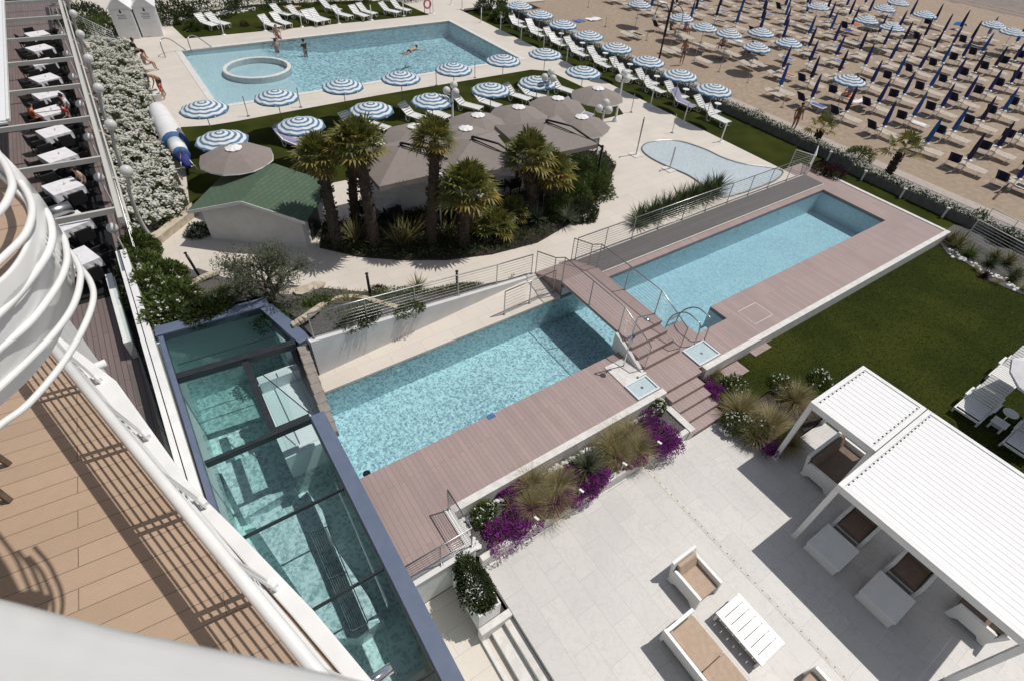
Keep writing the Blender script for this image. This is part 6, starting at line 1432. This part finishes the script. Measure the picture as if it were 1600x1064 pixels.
def deckchair():
    t = thing('deck_chair', 'x', 'deck chair'); w = .31; mb = MB()
    for sx in (-1, 1): mb.tube([(sx * w, -.42, 0), (sx * w, .05, .42), (sx * w, .52, .92)], .012, 5); mb.tube([(sx * w, .45, 0), (sx * w, -.05, .38), (sx * w, -.3, .42)], .012, 5); mb.tube([(sx * w, -.35, .6), (sx * w, .2, .6)], .014, 5)
    mb.tube([(-w, .52, .92), (w, .52, .92)], .012, 5); mb.tube([(-w, .45, 0), (w, .45, 0)], .011, 5); mb.tube([(-w, -.42, 0), (w, -.42, 0)], .011, 5); mb.build('frame', M['white'], t)
    mb = MB(); n = 10
    for i in range(n + 1):
        u = i / n; y = -.32 + .86 * u; z = .40 - .22 * math.sin(PI * min(1, u * 1.4)) * (1 - u) + .52 * max(0, u - .35) / .65 * (1 if u > .35 else 0)
        mb.v += [(-w + .005, y, z + .012), (w - .005, y, z + .012)]
    for i in range(n): mb.f.append((2 * i, 2 * i + 1, 2 * i + 3, 2 * i + 2)); mb.m.append(0)
    mb.build('canvas', M['deckcanvas'], t); return t
def deck_canvas():
    m, t, out = nt('striped_deck_canvas'); src = N(t, 'ShaderNodeTexCoord').outputs['Object']; sep = N(t, 'ShaderNodeSeparateXYZ'); t.links.new(src, sep.inputs[0])
    f = math_(t, 'FRACT', math_(t, 'ABSOLUTE', math_(t, 'MULTIPLY', sep.outputs[0], 3.6))); n = noise(t, src, 20, 2); finish(t, out, mixc(t, math_(t, 'SUBTRACT', 1.0, ramp(t, math_(t, 'ABSOLUTE', math_(t, 'SUBTRACT', f, .80)), .02, .035)), mixc(t, n, (.014, .017, .045), (.02, .022, .06)), (.16, .17, .19)), .9, spec=.2); return m
M['deckcanvas'] = deck_canvas()
DC = Proto(deckchair)
OPEN = [at(*p, 1.3) for p in ((1000, 4), (1066, 25), (1102, 40), (1141, 50), (1191, 48), (1184, 71), (1234, 64), (1280, 8), (1384, 11), (1406, 2), (1356, 29), (1396, 40), (1447, 21), (1555, 37), (1585, 48), (1330, 122))]
UB = umbrella('stripe', 1.06, 1.72, 2.12, zbase=0, table=.68)
for i, p in enumerate(OPEN): UB.put((p.x, p.y, BZ), i * .7, 'open blue and white striped beach umbrella, %s from the upper left of the sand' % ORD[i], 'open umbrellas on the beach')
rb = random.Random(21); cnt = {}; nset = 0
SEA = ['row nearest the promenade', 'second row from the promenade', 'third row from the promenade', 'fourth row from the promenade', 'fifth row from the promenade', 'sixth row from the promenade', 'seventh row from the promenade', 'eighth row from the promenade', 'ninth row from the promenade', 'last row towards the sea']
def beach_ok(i, y):
    if i == 0: return y < 22.5
    if i == 1: return y < 25
    if i == 2: return y < 25 or y > 36
    return True
nbed = 0; nch = 0; towels = []
for i in range(10):
    X = 37.35 + 3.555 * i; k = 0
    for j in range(-3, 24):
        Y = 8.95 + 2.485 * j + rb.uniform(-.08, .08)
        if not inframe(X, Y, -.2, 40): continue
        xx = X + rb.uniform(-.06, .06); lab = '%s from the right in the %s' % (ORD[min(k, 27)], SEA[i]); k += 1
        occ = any((xx - p.x) ** 2 + (Y - p.y) ** 2 < 1.6 ** 2 for p in OPEN)
        ok = beach_ok(i, Y)
        if ok and not occ:
            c = rb.choices(('navy', 'blue', 'dark navy'), (5, 3, 3))[0]; o = BU[c].put((xx, Y, BZ), rb.uniform(0, 6), 'closed %s beach parasol, %s' % (c, lab), 'closed parasols on the beach'); o.rotation_euler = (rb.uniform(-.03, .03), rb.uniform(-.03, .03), rb.uniform(0, 6))
        if not ok and (Y > 40 or rb.random() < .35): continue
        chair = (Y < 19.5 and i < 8) or rb.random() < .1
        a = .05 + rb.uniform(-.08, .08)
        if nbed < 290: BS.put((xx + .30, Y - 1.0, BZ), a, 'upper cream sunbed, %s' % lab, 'sunbeds on the beach'); nbed += 1
        if nbed < 290 and rb.random() < (.12 if Y < 20 else .28): towels.append((xx + .30, Y - 1.05, a, lab))
        if chair: DC.put((xx + .1, Y + .62, BZ), PI / 2 + a + rb.uniform(-.15, .15), 'dark striped deck chair, %s' % lab, 'deck chairs on the beach'); nch += 1
        elif nbed < 290 and rb.random() < .78: BS.put((xx - .55, Y - .7, BZ), a + rb.uniform(-.1, .1), 'lower cream sunbed, %s' % lab, 'sunbeds on the beach'); nbed += 1
def bed_towel(m):
    def mk():
        mb = MB(); n = 8; r = random.Random(6)
        for i in range(n + 1):
            for j in range(5): mb.v.append((-.30 + .15 * j + r.uniform(-.02, .02), .15 + .85 * i / n, .375 + r.uniform(0, .02) - (.10 if j in (0, 4) else 0)))
        for i in range(n):
            for j in range(4): a = i * 5 + j; mb.f.append((a, a + 1, a + 6, a + 5)); mb.m.append(0)
        return tag(mb.build('beach_towel', M[m], None, True), 'x', 'towel')
    return Proto(mk)
TW = {'blue': bed_towel('towel'), 'lilac': bed_towel('lilac_towel'), 'dark': bed_towel('dark_cloth'), 'orange': bed_towel('orange'), 'white': bed_towel('cloth')}
for (x, y, a, lab) in towels: c = rb.choices(('blue', 'lilac', 'dark', 'orange', 'white'), (6, 4, 4, 1, 3))[0]; TW[c].put((x, y, BZ), a, '%s towel on sunbed, %s' % (c, lab), 'towels on the beach')
def sandpost():
    t = thing('sand_socket', 'x', 'post'); mb = MB(); mb.tube([(0, 0, 0), (.03, .02, .75)], .022, 6); mb.build('shaft', M['steel'], t); mb = MB(); mb.lathe([(.12, 0), (.1, .03), (.03, .04)], 10); mb.build('foot', M['steel'], t); return t
SPP = Proto(sandpost)
for i, (px, py) in enumerate(((919, 12), (946, 42), (978, 53), (1010, 64), (1046, 80), (1084, 96), (1123, 113), (1168, 130), (1222, 168))):
    SPP.put(at(px, py, BZ), i, 'bare metal umbrella post in the empty sand, %s from the upper left' % ORD[i], 'bare posts in the sand')
a, b = at(1552, 312, -.63), at(1578, 286, -.5); mb = MB(); mb.tube([a, a.lerp(b, .6) + Vector((0, 0, .05)), b], [.05, .05, .035], 6); tag(mb.build('driftwood_pole', M['wood'], None, True), 'leaning pole lying in the empty sand at the right', 'pole')
for (px, py, m, lab, w, d) in ((905, 33, 'towel', 'blue mat lying on the sand near the planters', 1.0, .9), (928, 30, 'cloth', 'white mat lying on the sand next to the blue mat', 1.5, .9), (1338, 39, 'orange', 'orange towel over a beach sunbed in the crowd', .9, .6), (1300, 26, 'dark_cloth', 'dark cloth hanging in the beach crowd', .8, .8), (1325, 48, 'navy', 'blue cloth on a chair in the beach crowd', .7, .7), (1500, 40, 'blue', 'blue tent shaped cloth at the crowded far rows', 1.0, .9), (1348, 158, 'cloth', 'pale towel on the sunbed beside the open umbrella', 1.7, .6)):
    q = at(px, py, -.2 if m not in ('towel', 'cloth') or px > 1300 else BZ + .03); mb = MB(); n = 6
    for i in range(n + 1):
        for j in range(n + 1): mb.v.append((q.x - w / 2 + w * i / n, q.y - d / 2 + d * j / n, q.z + .03 * math.sin(i * 1.7 + j) + (.25 * (1 - abs(i / 3 - 1)) if m == 'blue' else 0)))
    for i in range(n):
        for j in range(n): c = i * (n + 1) + j; mb.f.append((c, c + n + 1, c + n + 2, c + 1)); mb.m.append(0)
    tag(mb.build('beach_cloth', M[m], None, True), lab, 'cloth')
# ------------------------------------------------------------------ people
def skin_mesh(name, verts, edges, rad, m, parent, sub=1):
    me = bpy.data.meshes.new(name); me.from_pydata(verts, edges, []); me.materials.append(m); o = bpy.data.objects.new(name, me); COL.objects.link(o); o.parent = parent
    md = o.modifiers.new('skin', 'SKIN'); md.use_smooth_shade = True
    if not me.skin_vertices: me.attributes.new('x', 'FLOAT', 'POINT')
    sv = me.skin_vertices[0].data
    for i, rr_ in enumerate(rad): sv[i].radius = (rr_, rr_) if isinstance(rr_, float) else rr_
    sv[0].use_root = True
    s = o.modifiers.new('smooth', 'SUBSURF'); s.levels = s.render_levels = sub; return o
def person(label, loc, rz, pose='stand', skin='skin', shorts='blue', top=None, hair='hair', s=1.0, group=None):
    t = thing('person', label, 'person', loc, rz, group); t.scale = (s, s, s)
    P = {}  # facing +Y, lengths in metres
    if pose == 'stand': P = dict(pel=(0, 0, .95), wa=(0, .01, 1.12), ch=(0, 0, 1.34), nk=(0, 0, 1.48), hd=(0, .03, 1.60), ht=(0, .02, 1.70), hip=(.09, 0, .90), kn=(.10, .03, .50), an=(.10, -.01, .08), to=(.12, .14, .04), sh=(.18, 0, 1.40), el=(.24, -.03, 1.13), wr=(.25, .08, .90))
    if pose == 'lean': P = dict(pel=(0, -.12, .92), wa=(0, .02, 1.04), ch=(0, .22, 1.16), nk=(0, .36, 1.22), hd=(0, .47, 1.24), ht=(0, .56, 1.22), hip=(.09, -.12, .88), kn=(.11, -.05, .48), an=(.12, -.15, .08), to=(.13, .0, .04), sh=(.17, .28, 1.16), el=(.2, .34, .90), wr=(.15, .46, .70))
    if pose == 'sit': P = dict(pel=(0, 0, .12), wa=(0, -.02, .28), ch=(0, .03, .50), nk=(0, .08, .63), hd=(0, .12, .75), ht=(0, .11, .85), hip=(.09, .04, .10), kn=(.13, .46, .14), an=(.12, .50, -.28), to=(.12, .62, -.33), sh=(.17, .03, .56), el=(.24, .10, .30), wr=(.17, .30, .20))
    if pose == 'lie': P = dict(pel=(0, 0, .12), wa=(0, .18, .13), ch=(0, .40, .18), nk=(0, .54, .24), hd=(0, .66, .30), ht=(0, .75, .34), hip=(.09, -.04, .12), kn=(.12, -.45, .15), an=(.12, -.86, .09), to=(.14, -.93, .16), sh=(.18, .44, .18), el=(.26, .22, .12), wr=(.22, .0, .13))
    if pose == 'swim': P = dict(pel=(0, 0, -.02), wa=(0, .18, .02), ch=(0, .40, .04), nk=(0, .54, .08), hd=(0, .66, .12), ht=(0, .75, .16), hip=(.09, -.05, -.03), kn=(.15, -.42, -.10), an=(.12, -.82, -.06), to=(.12, -.95, -.04), sh=(.19, .45, .04), el=(.42, .66, .02), wr=(.55, .90, .0))
    if pose == 'wade': P = dict(pel=(0, 0, -.35), wa=(0, 0, -.2), ch=(0, 0, .02), nk=(0, 0, .16), hd=(0, .02, .28), ht=(0, .02, .38), hip=(.09, 0, -.4), kn=(.1, 0, -.8), an=(.1, 0, -1.1), to=(.1, .1, -1.12), sh=(.18, 0, .08), el=(.3, .1, -.1), wr=(.32, .3, -.08))
    V = []; E = []; R = []; ix = {}
    def add(k, p, rr_, par=None):
        ix[k] = len(V); V.append(p); R.append(rr_)
        if par is not None: E.append((ix[par], ix[k]))
    add('pel', P['pel'], .13); add('wa', P['wa'], .115, 'pel'); add('ch', P['ch'], .135, 'wa'); add('nk', P['nk'], .055, 'ch'); add('hd', P['hd'], .088, 'nk'); add('ht', P['ht'], .075, 'hd')
    h = Vector(P['hd']); f = Vector(P['ht']) - h
    for sx in (-1, 1):
        q = lambda k: (P[k][0] * sx, P[k][1], P[k][2])
        add('hip%d' % sx, q('hip'), .085, 'pel'); add('kn%d' % sx, q('kn'), .056, 'hip%d' % sx); add('an%d' % sx, q('an'), .036, 'kn%d' % sx); add('to%d' % sx, q('to'), .032, 'an%d' % sx)
        add('sh%d' % sx, q('sh'), .058, 'ch'); add('el%d' % sx, q('el'), .040, 'sh%d' % sx); add('wr%d' % sx, q('wr'), .027, 'el%d' % sx)
        w = Vector(q('wr')); d = (w - Vector(q('el'))).normalized(); pm = w + d * .07; add('pm%d' % sx, tuple(pm), .032, 'wr%d' % sx); sd = d.cross(Vector((0, 0, 1)))
        sd = sd.normalized() if sd.length > .1 else Vector((0, 1, 0))
        for k, (o_, l) in enumerate(((-.030, .065), (-.010, .08), (.010, .075), (.03, .06))): add('f%d%d' % (sx, k), tuple(pm + sd * o_ + d * l), .009, 'pm%d' % sx)
        add('th%d' % sx, tuple(w + d * .05 + sd * .055), .010, 'wr%d' % sx)
    skin_mesh('body', V, E, R, M[skin], t)
    mb = MB(); up = f.normalized(); fw = Vector((0, 1, 0)) if abs(up.y) < .7 else Vector((0, 0, -1 if pose == 'lean' else (1 if pose == 'lie' else -1)))
    fw = (fw - up * fw.dot(up)).normalized(); c = h + up * .05
    mb.ball(tuple(c - fw * .02), .102, 12); k = mb.v[:]; mb.v = [v if (Vector(v) - c).dot(fw) < .045 or (Vector(v) - c).dot(up) > .045 else tuple(Vector(v) - fw * .05) for v in k]; mb.build('hair', M[hair], t, True)
    mb = MB(); c2 = h + up * .02 + fw * .088; sd = up.cross(fw)
    mb.ball(tuple(c2 + sd * .03), .011, 6); mb.ball(tuple(c2 - sd * .03), .011, 6); mb.bar(c2 - up * .055 - sd * .025, c2 - up * .055 + sd * .025, .012, .01); mb.build('face', M['hair'], t)
    mb = MB(); mb.ball(tuple(c2 - up * .02 + fw * .008), .017, 8); mb.build('nose', M[skin], t, True)
    if shorts:
        VV = [P['pel'], P['wa']]; EE = [(0, 1)]; RR = [.145, .12]
        VV[1] = tuple(Vector(P['pel']).lerp(Vector(P['wa']), .45))
        for sx in (-1, 1):
            a = (P['hip'][0] * sx, P['hip'][1], P['hip'][2]); b = (P['kn'][0] * sx, P['kn'][1], P['kn'][2]); VV += [a, tuple(Vector(a).lerp(Vector(b), .45))]; n = len(VV); EE += [(0, n - 2), (n - 2, n - 1)]; RR += [.096, .085]
        skin_mesh('shorts', VV, EE, RR, M[shorts], t)
    if top:
        VV = [tuple(Vector(P['pel']).lerp(Vector(P['wa']), .3)), P['wa'], P['ch'], tuple(Vector(P['ch']).lerp(Vector(P['nk']), .5))]; EE = [(0, 1), (1, 2), (2, 3)]; RR = [.135, .128, .15, .075]
        for sx in (-1, 1):
            a = (P['sh'][0] * sx, P['sh'][1], P['sh'][2]); b = (P['el'][0] * sx, P['el'][1], P['el'][2]); VV += [a, tuple(Vector(a).lerp(Vector(b), .55))]; n = len(VV); EE += [(2, n - 2), (n - 2, n - 1)]; RR += [.070, .058]
        skin_mesh('top', VV, EE, RR, M[top], t)
    return t
person('tanned man bending over a small child beside the large pool', at(254, 151), 2.2, 'lean', 'skin', 'dark_cloth')
person('small child in red swimwear standing by the bending man', at(258, 156), 1.0, 'stand', 'skin_pale', 'red', 'red', s=.55)
person('bare backed person sitting on the ledge beside the flowering shrubs', at(228, 103, .35), -1.2, 'sit', 'skin_pale', 'cloth')
person('person in dark clothes sitting at the far end of the ledge', at(212, 84, .35), -1.2, 'sit', 'skin', 'dark_cloth', 'dark_cloth')
mb = MB(); a, b = at(207, 88), at(255, 158); d = (b - a); L = d.length; d.normalize(); s_ = Vector((-d.y, d.x, 0))
mb.add([a, b, b - s_ * .4, a - s_ * .4, a + Vector((0, 0, .34)), b + Vector((0, 0, .34)), b - s_ * .4 + Vector((0, 0, .34)), a - s_ * .4 + Vector((0, 0, .34))], [(0, 1, 5, 4), (1, 2, 6, 5), (2, 3, 7, 6), (3, 0, 4, 7), (4, 5, 6, 7)])
tag(mb.build('stone_ledge', M['cap']), 'low pale stone ledge between the flowering shrubs and the pool', 'ledge')
person('bather sitting on the far edge of the large pool', at(434, 60, .0), PI, 'sit', 'skin_pale', 'dark_cloth')
person('bather in the water below the one sitting on the pool edge', at(431, 71, -.06), 0, 'wade', 'skin_pale', 'dark_cloth')
person('swimmer with dark hair upright in the large pool', at(475, 71, -.06), .5, 'wade', 'skin_pale', 'dark_cloth', 'dark_cloth')
person('swimmer doing breaststroke in the middle of the large pool', at(640, 80, -.03), -1.25, 'swim', 'skin_pale', 'dark_cloth')
person('sunbather lying on a lounger on the upper lawn', at(455, 16, .42), 2.0, 'lie', 'skin_pale', 'dark_cloth')
person('standing figure in a brown wrap on the beach promenade', at(1237, 206, -.6), 2.6, 'stand', 'skin', 'bronze', 'bronze')
for i, (x, y, rz, sh, tp, lab) in enumerate(((-4.2, 34.0, -1.2, 'orange', 'orange', 'diner in orange at a restaurant table'), (-2.85, 33.6, 1.9, 'red', 'red', 'diner in red at the garden side of a restaurant table'), (-2.75, 34.8, 1.6, 'dark_cloth', 'cloth', 'diner in a pale shirt beside the one in red'), (-2.8, 26.2, 1.9, 'dark_cloth', 'cushion', 'pale dressed diner alone near the terrace rail'))):
    person(lab, (x, y, .46), rz, 'sit', 'skin_pale', sh, tp)
for i, (px, py, pose, z, lab) in enumerate(((1064, 101, 'stand', -.6, 'dark haired person behind a striped umbrella by the planters'), (1047, 48, 'sit', -.2, 'person seated on a beach sunbed left of the lamp post'), (1070, 48, 'sit', -.25, 'person sitting in the sun behind the beach lamp'), (1128, 74, 'sit', -.2, 'tanned person in a deck chair left of the open umbrellas'), (1172, 84, 'sit', -.25, 'person in the shade under the middle open umbrella'), (1325, 150, 'sit', -.25, 'person reading in the shade under the nearest open beach umbrella'), (1331, 139, 'sit', -.25, 'second person behind the reader under the nearest open beach umbrella'), (1186, 6, 'stand', -.6, 'person walking between sunbeds at the top edge'))):
    person(lab, at(px, py, z), 2.6 + i, pose, 'skin', ('navy', 'dark_cloth', 'red')[i % 3], (None, 'dark_cloth', 'lilac_towel')[i % 3])
# ------------------------------------------------------------------ camera, sun, sky
cam = bpy.data.cameras.new('camera'); co = bpy.data.objects.new('camera', cam); COL.objects.link(co)
cam.sensor_fit = 'HORIZONTAL'; cam.sensor_width = 36; cam.lens = F / 1600 * 36; cam.clip_start = .05; cam.clip_end = 1500
mw = Matrix(((RM[0][0], -RM[1][0], -RM[2][0], 0), (RM[0][1], -RM[1][1], -RM[2][1], 0), (RM[0][2], -RM[1][2], -RM[2][2], H), (0, 0, 0, 1)))
co.matrix_world = mw; sc.camera = co
cam.dof.use_dof = True; cam.dof.focus_distance = 13; cam.dof.aperture_fstop = 4.0
EL_, AZ = math.radians(63.5), math.radians(-14)
to_sun = Vector((math.cos(EL_) * math.cos(AZ), math.cos(EL_) * math.sin(AZ), math.sin(EL_)))
sl_ = bpy.data.lights.new('sun', 'SUN'); so = bpy.data.objects.new('sun', sl_); COL.objects.link(so); sl_.energy = 3.25; sl_.angle = math.radians(.5); sl_.color = (1, .955, .89)
so.rotation_euler = to_sun.to_track_quat('Z', 'Y').to_euler(); so.location = (0, 0, 60)
w = bpy.data.worlds.new('World'); sc.world = w; w.use_nodes = True; wt = w.node_tree; bg = wt.nodes['Background']
sk = wt.nodes.new('ShaderNodeTexSky'); sk.sky_type = 'NISHITA'; sk.sun_disc = False; sk.sun_elevation = EL_; sk.sun_rotation = math.atan2(to_sun.x, to_sun.y); sk.altitude = 0; sk.dust_density = 1.2
hs = wt.nodes.new('ShaderNodeHueSaturation'); hs.inputs['Saturation'].default_value = .6; wt.links.new(sk.outputs[0], hs.inputs['Color']); wt.links.new(hs.outputs[0], bg.inputs[0]); bg.inputs[1].default_value = .075
vs = sc.view_settings; sc.display_settings.display_device = 'sRGB'; vs.view_transform = 'Standard'; vs.look = 'None'; vs.exposure = 0; vs.gamma = 1
cy = sc.cycles; cy.max_bounces = 8; cy.diffuse_bounces = 3; cy.glossy_bounces = 3; cy.transparent_max_bounces = 16; cy.transmission_bounces = 4; cy.caustics_reflective = False; cy.caustics_refractive = False; cy.sample_clamp_indirect = 4
cy.use_denoising = True
